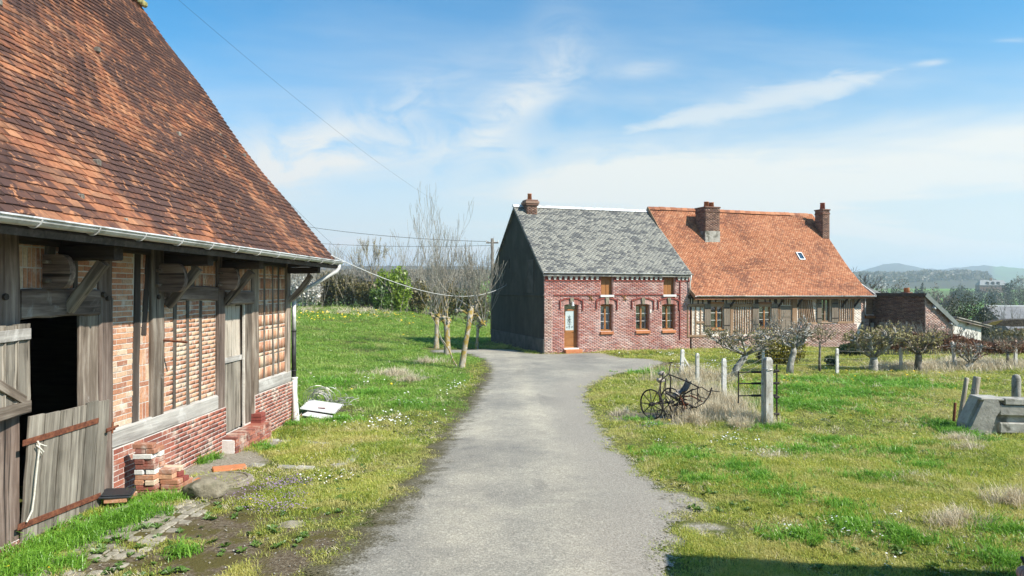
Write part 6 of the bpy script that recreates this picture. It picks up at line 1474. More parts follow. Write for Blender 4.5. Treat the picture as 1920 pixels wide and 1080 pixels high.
p = W(1592, 520, 62); bare_tree('bare_tree', on(p.x, 62), ((543 - 462) * 62 / FPX + 2.5 - float(gz(p.x, 62))) * .66, 12, 'bare twiggy tree rising behind the right verge of the orange roof', .16, .7, .1, 5, 'bark', 'twig_far', .3, first=9, minr=.012)
p = W(556, 520, 66); bare_tree('bare_tree', on(p.x, 66), 4.6, 13, 'bare whitish tree at the hedge end close to the barn down pipe', .1, .6, .2, 4, 'white_bark', 'twig', .25, first=8, minr=.010)

# pruned garden trees with knobbly heads
def knobbly(u, vb, hpx, wpx, seed, label, mat='white_bark', lean=0.0, fork=5, stemf=.5, rad=.1, buds=('leaf_bud', 900), depth=3, flat=True, knob=True, ysp=.8):
    rg = random.Random(seed); b_ = G(u, vb); sc_ = b_.y / FPX; h, w_ = hpx * sc_, wpx * sc_
    root = empty('fruit_tree', b_, 0, label, 'tree', 'pruned garden trees'); tk, tw = MB(), MB()
    top = Vector((lean * h, 0, h * stemf)); tk.tube([(0, 0, -.1), (lean * h * .3, .02, h * stemf * .4), (lean * h * .8, -.02, h * stemf * .8), top], [rad * 1.3, rad, rad * .9, rad * .85], 8)
    tips = []
    for k in range(fork):
        a = 2 * math.pi * k / fork + rg.uniform(-.3, .3); ex_ = math.cos(a) * w_ / 2 * rg.uniform(.55, .95); ey_ = math.sin(a) * w_ / 2 * ysp * rg.uniform(.5, .9)
        e_ = Vector((top.x * .6 + ex_, ey_, h * rg.uniform(.72, .9))); m_ = top.lerp(e_, .5) + Vector((ex_ * .18, ey_ * .18, -h * .04))
        tk.tube([top * .97, m_, e_], [rad * .42, rad * .26, rad * .18], 6)
        for (pp_, rr) in ((m_, .3), (e_, .34), (e_, .3), (m_.lerp(e_, .5), .28)):
            if knob: tk.tube([pp_ + Vector((0, 0, -.05)), pp_, pp_ + Vector((rg.uniform(-.04, .04), 0, .07))], [rad * rr * .7, rad * .34, rad * rr * .7], 6)
            for j in range(4 if depth > 1 else 2):
                d = Vector((rg.gauss(0, .8) + ex_ * .5, rg.gauss(0, .8), rg.uniform(.1, 1.3))); grow(tk, tw, pp_, d, h * rg.uniform(.10, .22), rad * .24, depth - 2, rg, .9, .1, 3, (2, 3), .006, .25, .6, .018)
    tk.build('trunk', MT[mat], root, True, fix=False); tw.build('crown', MT['garden_twig'], root, fix=False)
    if buds: 
        pts = tw.v; V, F_, r_ = leaf_cloud(buds[1], lambda g: tuple(np.array(pts[g.randrange(len(pts))]) + np.array([g.gauss(0, .02)] * 3)), .036, rg); link('buds', np_mesh('buds', V, F_, r_), MT[buds[0]], root)['kind'] = 'stuff'
    return root
knobbly(1374, 708, 88, 118, 21, 'knobbly pruned fruit tree with white leaning trunk above the metal gate', lean=.28, fork=8, stemf=.50, rad=.115, buds=('leaf_bud', 700), depth=4)
knobbly(1480, 702, 92, 82, 22, 'pruned fruit tree with mottled trunk in front of the yellow green bush', lean=.10, fork=7, stemf=.55, rad=.115, buds=('blossom', 420), depth=4)
knobbly(1537, 697, 88, 40, 23, 'thin young fruit tree with a slender stem before the pale brick plinth', 'bark', fork=4, stemf=.62, rad=.045, buds=('leaf_bud', 160), depth=3, knob=False)
knobbly(1638, 696, 76, 98, 24, 'large knobbly pollarded pear with thick forked limbs and lichened heads', 'white_bark', fork=9, stemf=.33, rad=.15, buds=('leaf_bud', 2600), depth=4)
knobbly(1722, 696, 72, 80, 25, 'dense twiggy pollarded pear in front of the outbuilding hedge', 'bark', fork=8, stemf=.45, rad=.12, buds=('leaf_bud', 1800), depth=4)
knobbly(1806, 694, 50, 60, 26, 'grey white branching pollard before the annex', 'white_bark', fork=8, stemf=.25, rad=.10, buds=('leaf_brown', 500), depth=3, lean=.3)
knobbly(1889, 692, 58, 40, 27, 'slim dark pruned tree at the right end of the hedge', 'bark', fork=5, stemf=.5, rad=.05, buds=('leaf_brown', 300), depth=3)

def shrub(name, loc, sx, sy, sz, n, size, mat, seed, label, lobes=7, cat='shrub', twigs=0, group=None, flat=0.0, tmat='twig', dark=None):
    rg = random.Random(seed); root = empty(name, loc, 0, label, cat, group)
    L_ = [(0, 0, sz * .5, sx * .75, sy * .75, sz * .5)]
    for k in range(lobes):
        a = rg.uniform(0, 6.28); q = rg.uniform(.3, .75); L_.append((math.cos(a) * sx * q, math.sin(a) * sy * q, sz * rg.uniform(.35, .78), sx * rg.uniform(.25, .45), sy * rg.uniform(.25, .45), sz * rg.uniform(.18, .32)))
    V, F_, r_ = leaf_cloud(n, blob_fn(L_), size, rg); V[:, 2] = np.maximum(V[:, 2], -.05)
    if twigs:
        tk, tw = MB(), MB()
        for k in range(twigs):
            a = rg.uniform(0, 6.28); d = Vector((math.cos(a) * rg.uniform(.1, .6) * sx / sz, math.sin(a) * rg.uniform(.1, .6) * sy / sz, 1))
            grow(tk, tw, Vector((math.cos(a) * sx * rg.random() * .8, math.sin(a) * sy * rg.random() * .8, 0)), d, sz * rg.uniform(.6, 1.05), .018 * max(1, sz / 2.5), 2, rg, .5, .3, 4, (2, 4), .007 * max(1, sz / 2.5), .12, .6, 9)
        tw.build('stem', MT[tmat], root, fix=False)
    link('crown', np_mesh('crown', V, F_, r_), MT[mat], root)
    return root
# hedge line at the top of the field
G2 = 'hedge shrubs at the far edge of the field'
for (u, vt, Y, wpx, mat, sd_, lb, n, tw_) in [
    (574, 515, 62, 66, 'blossom', 31, 'white blossoming bush at the hedge end by the barn corner', 2600, 22), (612, 508, 64, 70, 'leaf_olive', 32, 'brown olive hedge bush right of the white blossom', 2600, 26),
    (652, 512, 63, 70, 'leaf_olive', 33, 'broad twiggy olive hedge bush left of the young bare tree', 2600, 24), (690, 524, 62, 60, 'leaf_olive', 34, 'dense olive hedge bush round the foot of the young bare tree', 2400, 20),
    (744, 500, 60, 62, 'leaf_bright', 35, 'bright fresh green bush standing out of the far hedge', 4200, 8), (716, 536, 59, 40, 'leaf_green', 36, 'low green bush tucked in left of the bright green bush', 1600, 4),
    (784, 520, 63, 62, 'leaf_olive', 37, 'twiggy brown hedge bush behind the pollard trunks', 1800, 24), (836, 524, 66, 70, 'leaf_olive', 38, 'dull olive hedge bush seen through the pollard shoots', 2200, 20), (892, 530, 66, 66, 'leaf_olive', 39, 'olive hedge bush next to the dark gable wall', 2000, 18)]:
    p = W(u, 560, Y); z = float(gz(p.x, Y)); h = EYE - (vt - HV) * Y / FPX - z
    shrub('hedge_shrub', (p.x, Y, z - .05), wpx * Y / FPX * .62, 1.6, h, n, .13, mat, sd_, lb, twigs=tw_, group=G2)
# garden bushes
p = G(1468, 684); shrub('conifer_bush', p, 1.2, .8, 1.12, 5200, .045, 'leaf_yellow', 41, 'rounded yellow green conifer bush behind the fruit tree', twigs=3)
p = G(1394, 680); shrub('shrub', G(1432, 680), .55, .5, 1.05, 1200, .04, 'leaf_dark', 42, 'small dark grey green bush left of the yellow green conifer', twigs=16)
p = G(1600, 668); shrub('shrub', p, .85, .6, .62, 2600, .045, 'leaf_dark', 43, 'low dark green bush at the foot of the pale plinth', twigs=2)
p = G(1560, 688); shrub('shrub', p, .35, .3, .45, 700, .04, 'leaf_dark', 44, 'small bluish clump of leaves beside the lone fence post', twigs=0)
# beech hedge with brown leaves on bare stems
hg = empty('beech_hedge', on(17.5, 31.5), 0, 'clipped beech hedge with withered brown leaves in front of the outbuilding', 'hedge')
O_ = hg.location; rg = random.Random(50); Vs, Fs, Rs, kq = [], [], [], 0; tw = MB()
for i in range(26):
    u = 1655 + i * 11.5; Y = 31.6 - .0 * i; x = (u - CX) / FPX * Y; z = float(gz(x, Y)) - .05; top = EYE - ((622 + max(0, min(u, 1850) - 1775) * .24) - HV) * Y / FPX; h = top - z
    n = 620; L_ = [(0, 0, h * .72, .24, .30, h * .27), (.05, 0, h * .5, .2, .25, h * .3)]
    V, F_, r_ = leaf_cloud(n, blob_fn(L_), .05, rg); V = V + np.array([x - O_.x, Y - O_.y, z - O_.z]); Vs.append(V); Fs.append(F_ + kq); kq += len(V); Rs.append(r_)
    for k in range(5): grow(tw, tw, Vector((x - O_.x + rg.uniform(-.1, .1), Y - O_.y, z - O_.z)), Vector((rg.uniform(-.15, .15), rg.uniform(-.2, .2), 1)), h * .8, .022, 2, rg, .6, .2, 4, (2, 3), .007, .1, .5, 9)
link('leaves', np_mesh('leaves', np.vstack(Vs), np.vstack(Fs), np.concatenate(Rs)), MT['leaf_brown'], hg)['kind'] = 'stuff'; tw.build('stem', MT['twig'], hg, fix=False)
# dark evergreen behind the annex, trees down the valley
p = W(1826, 560, 46); shrub('evergreen_bush', (p.x, 46, -4.4), 1.7, 1.6, EYE - (556 - HV) * 46 / FPX + 4.4, 13000, .055, 'leaf_evergreen', 51, 'large dark evergreen bush behind the white annex')
p = W(1795, 560, 47); shrub('evergreen_bush', (p.x, 47, -4.4), 1.1, 1.2, EYE - (575 - HV) * 47 / FPX + 4.4, 6000, .055, 'leaf_evergreen', 52, 'smaller green evergreen left of the large dark one behind the annex')
p = W(1905, 640, 40); shrub('hedge_shrub', (p.x, 40, -1.6), 1.9, 1.2, 1.9, 2400, .08, 'leaf_olive', 53, 'brown scrub below the slate barn roof at the right edge', twigs=18)
def far_tree(u, vt, Y, wpx, mat, seed, label, kind='leaf', vb=None, n=1300, group='trees across the valley'):
    x = (u - CX) / FPX * Y; z = float(gz(x, Y)); top = EYE - (vt - HV) * Y / FPX; h = max(top - z, 2.0); w_ = wpx * Y / FPX / 2
    rg = random.Random(seed)
    if kind == 'bare':
        return bare_tree('far_tree', (x, Y, z), h * .64, seed, label, rad=h * .02, spread=.75, up_=.12, depth=5, mat='bark', tmat='twig_far', trunk=.22, group=group, first=9, sides=4, minr=.00042 * Y)
    root = empty('far_tree', (x, Y, z), 0, label, 'tree', group)
    MB().tube([(0, 0, -.5), (0, 0, h * .3), (.1, 0, h * .6)], [h * .03, h * .024, h * .012], 6).build('trunk', MT['bark'], root)
    L_ = [(0, 0, h * .55, w_ * .7, w_ * .7, h * .4)]
    for k in range(8): a = rg.uniform(0, 6.28); L_.append((math.cos(a) * w_ * .6, math.sin(a) * w_ * .6, h * rg.uniform(.3, .8), w_ * .42, w_ * .42, h * .22))
    V, F_, r_ = leaf_cloud(n, blob_fn(L_), max(.0011 * Y, .1), rg); V[:, 2] = np.maximum(V[:, 2], 0)
    link('crown', np_mesh('crown', V, F_, r_), MT[mat], root); return root
for i, (u, vt, Y, wpx, mat, lb, kd) in enumerate([
    (1616, 522, 260, 40, 'leaf_far', 'dull green tree far off just right of the orange roof edge', 'leaf'), (1634, 528, 230, 34, 'leaf_far_dark', 'dark clump of trees left of the white blossoming tree', 'leaf'),
    (1655, 519, 240, 36, 'blossom', 'pale blossoming tree far off above the outbuilding roof', 'leaf'), (1650, 532, 215, 44, 'leaf_far_dark', 'dark foliage under the pale blossoming tree', 'leaf'), (1672, 529, 230, 22, 'leaf_far_dark', 'dark bush right below the pale blossoming tree', 'leaf'),
    (1692, 511, 330, 40, 'leaf_far_brown', 'tall brownish tree behind the outbuilding chimney', 'leaf'), (1652, 538, 180, 40, 'leaf_far_brown', 'low brown tree top just above the outbuilding ridge', 'leaf'),
    (1690, 535, 190, 50, 'leaf_far_brown', 'brown scrub trees right behind the chimney pot', 'leaf'), (1728, 527, 300, 12, 'leaf_far_dark', 'small dark conifer beside the round bare tree', 'leaf'), (1721, 533, 290, 12, 'leaf_far_dark', 'second little dark conifer lower beside the round bare tree', 'leaf'),
    (1764, 517, 190, 60, 'twig', 'large round bare tree standing above the outbuilding verge', 'bare'), (1745, 530, 260, 30, 'leaf_far_brown', 'brown tree left behind the round bare tree', 'leaf'),
    (1805, 531, 400, 30, 'leaf_far', 'greenish tree left of the hedge below the far house', 'leaf'), (1822, 538, 410, 40, 'leaf_far_dark', 'dark hedge clump left below the far house', 'leaf'), (1848, 538, 420, 40, 'leaf_far_dark', 'dark hedge clump directly below the far house', 'leaf'),
    (1793, 537, 410, 22, 'leaf_far_dark', 'dark hedge clump at the top left corner of the green field', 'leaf'), (1868, 537, 400, 30, 'leaf_far', 'bushy tree right below the far house', 'leaf'), (1890, 525, 380, 22, 'leaf_far_dark', 'dark conifer right beside the far house', 'leaf'),
    (1912, 508, 420, 40, 'leaf_far_brown', 'tall brownish tree at the right edge on the skyline', 'leaf'), (1880, 545, 300, 36, 'leaf_far_brown', 'brown tree clump at the right end of the green field', 'leaf'), (1908, 540, 280, 40, 'leaf_far', 'grey green tree clump at the right edge below the skyline tree', 'leaf'),
    (1868, 560, 220, 44, 'leaf_far_brown', 'scrubby brown trees above the slate barn roof', 'leaf'), (1910, 558, 210, 44, 'leaf_far', 'light green scrub above the slate barn roof at the edge', 'leaf'), (1780, 552, 240, 40, 'leaf_far_brown', 'brown scrub at the left side of the green field', 'leaf')]):
    far_tree(u, vt, Y, wpx, mat, 60 + i, lb, kd)
# woods on the left skyline and on the hills: one mass
def wood_mass(name, label, spec, mat, n, size, h):
    rg = random.Random(90); Cs = []
    while len(Cs) < n:
        u = rg.uniform(*spec[0]); Y = rg.uniform(*spec[1]); x = (u - CX) / FPX * Y; a = rg.gauss(0, 1); Cs.append((x + rg.gauss(0, 2), Y + rg.gauss(0, 2), float(gz(x, Y)) + h * rg.random() ** .5 * (.75 + .5 * float(vnoise(x / 14., Y / 40., 4)))))
    it = iter(Cs); V, F_, r_ = leaf_cloud(n, lambda g: next(it), size, rg)
    return tag(link(name, np_mesh(name, V, F_, r_), MT[mat]), kind='stuff')
wood_mass('far_wood', None, ((500, 960), (230, 480)), 'leaf_far_brown', 16000, .6, 2.2)
wood_mass('hill_wood', None, ((1580, 1862), (1080, 1520)), 'leaf_far_brown', 14000, 3.0, 10)
# far house with dark dormers and the slate barn roof below
p = W(1858, 541, 640); zf = float(gz(p.x, 640)); fh = empty('far_house', (p.x, 640, zf), R(-8), 'long far house with slate roof and three dark dormers on the hillside', 'house')
kf = 640 / FPX; top = EYE - (525 - HV) * kf - zf; ev = EYE - (534.5 - HV) * kf - zf
MB().box((-11.5, -4, -4), (11.5, 4, ev)).build('wall', MT['chimney_brick'], fh)
rr_ = MB().add([(-12, -4.6, ev - .2), (12, -4.6, ev - .2), (12, 4.6, ev - .2), (-12, 4.6, ev - .2), (-9.5, 0, top), (10.5, 0, top)], [(0, 1, 5, 4), (2, 3, 4, 5), (3, 0, 4), (1, 2, 5), (3, 2, 1, 0)]).build('roof', MT['slate_far'] if 'slate_far' in MT else MT.setdefault('slate_far', surf('slate_far', [(.20, .20, .20), (.28, .28, .28)], .5, bump=0, var=0)), fh)
for x in (-4.6, 0, 4.6): MB().box((x - 1, -4.2, ev), (x + 1, -1.2, ev + 2.3)).add([(x - 1.2, -4.4, ev + 2.3), (x + 1.2, -4.4, ev + 2.3), (x, -4.4, ev + 3.2), (x - 1.2, -.8, ev + 2.3), (x + 1.2, -.8, ev + 2.3), (x, -.8, ev + 3.2)], [(0, 1, 2), (3, 5, 4), (0, 2, 5, 3), (1, 4, 5, 2), (0, 3, 4, 1)]).build('dormer', MT['dark_wood'], rr_)
MB().box((-1, -.7, top - .5), (.6, .7, top + 1.8)).build('chimney', MT['chimney_brick'], rr_)
for x in (-8, -5, -2, 2, 5, 8): MB().box((x - .5, -4.06, ev - 2.2), (x + .5, -3.98, ev - .7)).build('window', MT['dark_wood'], fh)
sbp = W(1900, 585, 62); sbn = empty('slate_barn', (W(1854, 573, 62).x, 62, -6), R(-6), 'grey slate barn roof partly hidden in the dip at the right edge', 'barn')
zt_ = EYE - (573.5 - HV) * 62 / FPX + 6; ze_ = EYE - (612 - HV) * 60 / FPX + 6
MB().box((.2, -3.6, 0), (13, 3.6, ze_ - .1)).build('wall', MT['dark_and_shade_brick'], sbn)
gr_ = MB().add([(-.3, -4, ze_ - .5), (13.2, -4, ze_ - .5), (13.2, 0, zt_), (-.3, 0, zt_), (13.2, 4, ze_ - .5), (-.3, 4, ze_ - .5)], [(0, 1, 2, 3), (3, 2, 4, 5), (1, 4, 2), (0, 3, 5)]).build('roof', surf('slate_dull', [(.13, .13, .135), (.19, .19, .195), (.24, .24, .235)], 1.4, bump=.4, var=0), sbn)
MB().box((-.35, -.12, zt_ - .05), (13.2, .12, zt_ + .06)).build('ridge_flashing', MT['zinc'], gr_)

# ------------------------------------------------------------------ brick shed out of view to the right, whose shadow falls across the lawn
sh = empty('brick_shed', (4.19, 4.77, 0), R(-8.3), 'brick shed with flat roof standing just outside the right of the view', 'shed')
MB().box((.18, -9, -.3), (5, -.18, 2.86)).build('wall', MT['chimney_brick'], sh); MB().cbox((0, -9.2, 2.86), (5.2, 0, 3.0), .01).build('roof', MT['concrete'], sh)
dsh = MB().cbox((.15, -3.2, 0), (.19, -2.3, 2.0), .01).build('door', MT['brown_timber'], sh); MB().tube([(.15, -2.42, 1.0), (.10, -2.42, 1.0), (.10, -2.52, 1.0)], .012, 6).build('handle', MT['iron'], dsh)

# ------------------------------------------------------------------ person at the very edge holding a remote control
def skin_body(name, joints, edges, mat, parent, sub=2):
    me = bpy.data.meshes.new(name); me.from_pydata([j[0] for j in joints], edges, []); o = link(name, me, mat, parent)
    md = o.modifiers.new('skin', 'SKIN'); sk_ = me.skin_vertices[0].data if me.skin_vertices else None
    if sk_ is None:
        bpy.context.view_layer.objects.active = o; me.skin_vertices.new() if hasattr(me.skin_vertices, 'new') else None; sk_ = me.skin_vertices[0].data
    for i, j in enumerate(joints): sk_[i].radius = (j[1], j[1] if len(j) < 3 else j[2]); sk_[i].use_root = (i == 0)
    s_ = o.modifiers.new('sub', 'SUBSURF'); s_.levels = sub; s_.render_levels = sub; md.use_smooth_shade = True
    return o
MT['skin'] = surf('skin', [(.42, .24, .18), (.50, .30, .23)], 12, rough=.55, bump=.05, var=0); MT['navy_cloth'] = surf('navy_cloth', [(.02, .024, .045), (.035, .04, .07)], 30, bump=.3, var=0); MT['denim'] = surf('denim', [(.05, .07, .12), (.08, .11, .17)], 30, bump=.3, var=0)
MT['hair'] = surf('hair', [(.03, .02, .013), (.06, .04, .026)], 30, (1, 1, .2), bump=.4, var=0)
pe = empty('person', on(3.02, 3.42), R(90 + 6), 'person in dark jacket at the right edge holding a black remote control in both hands', 'person')
# local: y faces forward (to the left of the view), x to the person's right
jb = [((0, 0, .98), .11, .085), ((0, .01, 1.2), .14, .10), ((0, 0, 1.38), .15, .10), ((0, .0, 1.47), .062), ((0, .012, 1.53), .060), ((0, .03, 1.59), .082, .100), ((0, .028, 1.66), .092, .116), ((0, .02, 1.725), .088, .108), ((0, .012, 1.765), .05, .06)]
eb = [(0, 1), (1, 2), (2, 3), (3, 4), (4, 5), (5, 6), (6, 7), (7, 8)]
for sx in (-1, 1):
    k = len(jb); jb += [((sx * .09, 0, .88), .07), ((sx * .11, .02, .50), .052), ((sx * .11, -.01, .10), .040), ((sx * .115, .12, .045), .038)]; eb += [(0, k), (k, k + 1), (k + 1, k + 2), (k + 2, k + 3)]
    k = len(jb); jb += [((sx * .20, 0, 1.40), .055), ((sx * .235, -.02, 1.12), .045), ((sx * .145, .23, 1.08), .030), ((sx * .105, .325, 1.085), .026)]; eb += [(2, k), (k, k + 1), (k + 1, k + 2), (k + 2, k + 3)]
body = skin_body('body', jb, eb, MT['skin'], pe)
jj_ = [((0, 0, .80), .185, .150), ((0, 0, .95), .185, .150), ((0, .01, 1.2), .178, .137), ((0, 0, 1.39), .172, .125), ((0, -.005, 1.475), .085, .085), ((0, -.005, 1.505), .075, .075)]; ej = [(0, 1), (1, 2), (2, 3), (3, 4), (4, 5)]
for sx in (-1, 1): k = len(jj_); jj_ += [((sx * .20, 0, 1.40), .072), ((sx * .235, -.02, 1.12), .060), ((sx * .15, .215, 1.082), .044), ((sx * .112, .30, 1.085), .038)]; ej += [(3, k), (k, k + 1), (k + 1, k + 2), (k + 2, k + 3)]
skin_body('jacket', jj_, ej, MT['navy_cloth'], pe)
jt = [((0, 0, .94), .13, .10)]; et = []
for sx in (-1, 1): k = len(jt); jt += [((sx * .10, 0, .86), .108), ((sx * .11, .02, .50), .076), ((sx * .11, -.01, .10), .06)]; et += [(0, k), (k, k + 1), (k + 1, k + 2)]
skin_body('trousers', jt, et, MT['denim'], pe)
skin_body('hair', [((0, .035, 1.755), .085, .075), ((0, -.02, 1.745), .10, .085), ((0, -.055, 1.68), .098, .075), ((0, -.06, 1.61), .08, .055)], [(0, 1), (1, 2), (2, 3)], MT['hair'], pe, 2)
for sx in (-1, 1):
    MB().cbox((sx * .115 - .05, -.09, 0), (sx * .115 + .05, .19, .075), .03).build('shoe', MT['black_pipe'], pe)
    # palm and fingers curled round the controller
    hp = Vector((sx * .105, .325, 1.085))
    jh = [(hp, .024, .018), (hp + Vector((-sx * .012, .05, .0)), .034, .017)]; eh = [(0, 1)]
    hd_ = skin_body('hand', jh, eh, MT['skin'], pe, 2)
    for f_ in range(4):
        b_ = hp + Vector((sx * (.018 - .018 * f_), .065, -.004)); l_ = (.9, 1.05, 1.0, .78)[f_]
        skin_body('finger', [(b_ - Vector((0, .02, 0)), .0105), (b_ + Vector((-sx * .004, .028 * l_, -.006)), .0098), (b_ + Vector((-sx * .012, .046 * l_, -.024)), .0088), (b_ + Vector((-sx * .02, .038 * l_, -.042)), .0078)], [(0, 1), (1, 2), (2, 3)], MT['skin'], hd_, 1)
    tb_ = hp + Vector((-sx * .022, .03, .012)); skin_body('thumb', [(tb_, .013), (tb_ + Vector((-sx * .024, .022, .016)), .0115), (tb_ + Vector((-sx * .034, .046, .014)), .0095)], [(0, 1), (1, 2)], MT['skin'], hd_, 1)
for sx in (-1, 1): MB().tube([(sx * .033, .118, 1.66), (sx * .033, .124, 1.66)], .011, 8).build('eye', MT['interior'], pe); MB().tube([(sx * .080, .025, 1.625), (sx * .090, .012, 1.655), (sx * .086, .005, 1.675)], [.014, .024, .016], 8).build('ear', MT['skin'], pe)
MB().tube([(0, .118, 1.665), (0, .145, 1.63), (0, .118, 1.618)], [.009, .017, .010], 7).build('nose', MT['skin'], pe); MB().tube([(-.024, .108, 1.592), (0, .118, 1.590), (.024, .108, 1.592)], .007, 6).build('mouth', MT['pot_red'], pe)
rc = empty('remote_control', pe.matrix_world @ Vector((0, 0, 0)), 0)
bpy.context.view_layer.update(); Mp = pe.matrix_world
q_ = MB().cbox((-.082, .345, 1.068), (.082, .43, 1.10), .014, Mp).build('remote_tmp', MT['black_pipe'], None); bpy.data.objects.remove(rc)
q_.name = 'remote_control'; q_.data.name = 'remote_control'; tag(q_, 'black remote control with two aerials held by the person at the right edge', 'controller')
for sx in (-1, 1):
    MB().tube([Mp @ Vector((sx * .05, .425, 1.09)), Mp @ Vector((sx * .06, .455, 1.16))], .007, 6).build('aerial', MT['black_pipe'], q_)
# ------------------------------------------------------------------ grass and flowers: points on the ground, tufts on the points
def tuft(name, nb, h, w_, spread, mat, seed, bend=.5, curl=1.0):
    rg = random.Random(seed); vs, fs, rs = [], [], []
    for k in range(nb):
        a, q = rg.uniform(0, 6.28), rg.random() ** .5 * spread; bx2, by2 = math.cos(a) * q, math.sin(a) * q; d = rg.uniform(0, 6.28); l_ = h * rg.uniform(.5, 1.1); be = bend * rg.uniform(.2, 1.1)
        dx_, dy_ = math.cos(d), math.sin(d); px_, py_ = -dy_ * w_ / 2, dx_ * w_ / 2; n = len(vs)
        vs += [(bx2 - px_, by2 - py_, -.01), (bx2 + px_, by2 + py_, -.01), (bx2 + dx_ * l_ * be * .35 + px_ * .8, by2 + dy_ * l_ * be * .35 + py_ * .8, l_ * .6), (bx2 + dx_ * l_ * be * .35 - px_ * .8, by2 + dy_ * l_ * be * .35 - py_ * .8, l_ * .6), (bx2 + dx_ * l_ * be, by2 + dy_ * l_ * be, l_ * (1 - .35 * be * curl))]
        fs += [(n, n + 1, n + 2, n + 3), (n + 3, n + 2, n + 4)]; r_ = rg.random(); rs += [r_, r_]
    me = bpy.data.meshes.new(name); me.from_pydata(vs, [], fs); me.materials.append(mat); at = me.attributes.new('rnd', 'FLOAT', 'FACE'); at.data.foreach_set('value', np.array(rs, np.float32)); me.update()
    return me
def flower(name, mat, r_, h, seed, n=6):
    rg = random.Random(seed); mb = MB()
    for k in range(n):
        x, y = rg.uniform(-.12, .12), rg.uniform(-.12, .12); z = h * rg.uniform(.6, 1.2); m_ = 7; t0 = rg.uniform(-.4, .4); t1 = rg.uniform(-.4, .4)
        mb.add([(x, y, z + .003)] + [(x + math.cos(q * 6.283 / m_) * r_, y + math.sin(q * 6.283 / m_) * r_, z + t0 * math.cos(q * 6.283 / m_) * r_ + t1 * math.sin(q * 6.283 / m_) * r_) for q in range(m_)], [(0, 1 + q, 1 + (q + 1) % m_) for q in range(m_)])
    me = bpy.data.meshes.new(name); me.from_pydata(mb.v, [], mb.f); me.materials.append(mat); me.update(); return me
def scatter(name, pts, rot, scl, meshes):
    """one object: every point carries one tuft"""
    col = bpy.data.collections.new(name + '_kinds')
    for i, me in enumerate(meshes): col.objects.link(bpy.data.objects.new('%s_kind_%d' % (name, i), me))
    me = bpy.data.meshes.new(name); me.vertices.add(len(pts)); me.vertices.foreach_set('co', np.ascontiguousarray(pts, np.float32).ravel())
    for nm, arr in (('rot', rot), ('scl', scl)):
        a = me.attributes.new(nm, 'FLOAT_VECTOR', 'POINT'); a.data.foreach_set('vector', np.ascontiguousarray(arr, np.float32).ravel())
    a = me.attributes.new('var', 'INT', 'POINT'); a.data.foreach_set('value', rng.integers(0, len(meshes), len(pts)).astype(np.int32)); me.update()
    o = link(name, me, None); ng = bpy.data.node_groups.new(name, 'GeometryNodeTree')
    ng.interface.new_socket('Geometry', in_out='INPUT', socket_type='NodeSocketGeometry'); ng.interface.new_socket('Geometry', in_out='OUTPUT', socket_type='NodeSocketGeometry')
    N = ng.nodes; gi, go = N.new('NodeGroupInput'), N.new('NodeGroupOutput'); ip = N.new('GeometryNodeInstanceOnPoints'); ci = N.new('GeometryNodeCollectionInfo')
    ci.inputs['Collection'].default_value = col; ci.inputs['Separate Children'].default_value = True; ci.inputs['Reset Children'].default_value = True
    def na(nm, ty): q = N.new('GeometryNodeInputNamedAttribute'); q.data_type = ty; q.inputs['Name'].default_value = nm; return next(s for s in q.outputs if s.enabled and s.name == 'Attribute')
    er = N.new('FunctionNodeEulerToRotation'); L_ = ng.links
    L_.new(gi.outputs[0], ip.inputs['Points']); L_.new(ci.outputs[0], ip.inputs['Instance']); ip.inputs['Pick Instance'].default_value = True
    L_.new(na('var', 'INT'), ip.inputs['Instance Index']); L_.new(na('rot', 'FLOAT_VECTOR'), er.inputs[0]); L_.new(er.outputs[0], ip.inputs['Rotation']); L_.new(na('scl', 'FLOAT_VECTOR'), ip.inputs['Scale']); L_.new(ip.outputs[0], go.inputs[0])
    o.modifiers.new('scatter', 'NODES').node_group = ng; return tag(o, kind='stuff')
def boxmask(x, y, loc, rz, x0, x1, y0, y1):
    dx_, dy_ = x - loc[0], y - loc[1]; c_, s_ = math.cos(-rz), math.sin(-rz); lx, ly = dx_ * c_ - dy_ * s_, dx_ * s_ + dy_ * c_
    return (lx > x0) & (lx < x1) & (ly > y0) & (ly < y1)
def blocked(x, y):
    return (boxmask(x, y, (-5.16, 0), BROT, -8, .06, 1, 14.5) | boxmask(x, y, HO, HROT, -.05, 20.6, -.02, 9) | boxmask(x, y, ob0, HROT, -.1, 4.4, -2.8, 3) | boxmask(x, y, (4.19, 4.77), R(-8.3), 0, 5.2, -9.2, 0)
            | boxmask(x, y, tb, R(-4), -.45, 2, .02, .9))
def field(n, y0, y1, wide=.86, near=None):
    y = np.exp(rng.uniform(math.log(y0), math.log(y1), n)); x = rng.uniform(-wide, wide, n) * y + rng.normal(0, .15, n)
    return x, y
def place(x, y, keep, zoff=0.0):
    x, y = x[keep], y[keep]; return np.stack([x, y, gz(x, y) + zoff], -1)
def rots(n, tilt=.15): return np.stack([rng.normal(0, tilt, n), rng.normal(0, tilt, n), rng.uniform(0, 6.28, n)], -1)
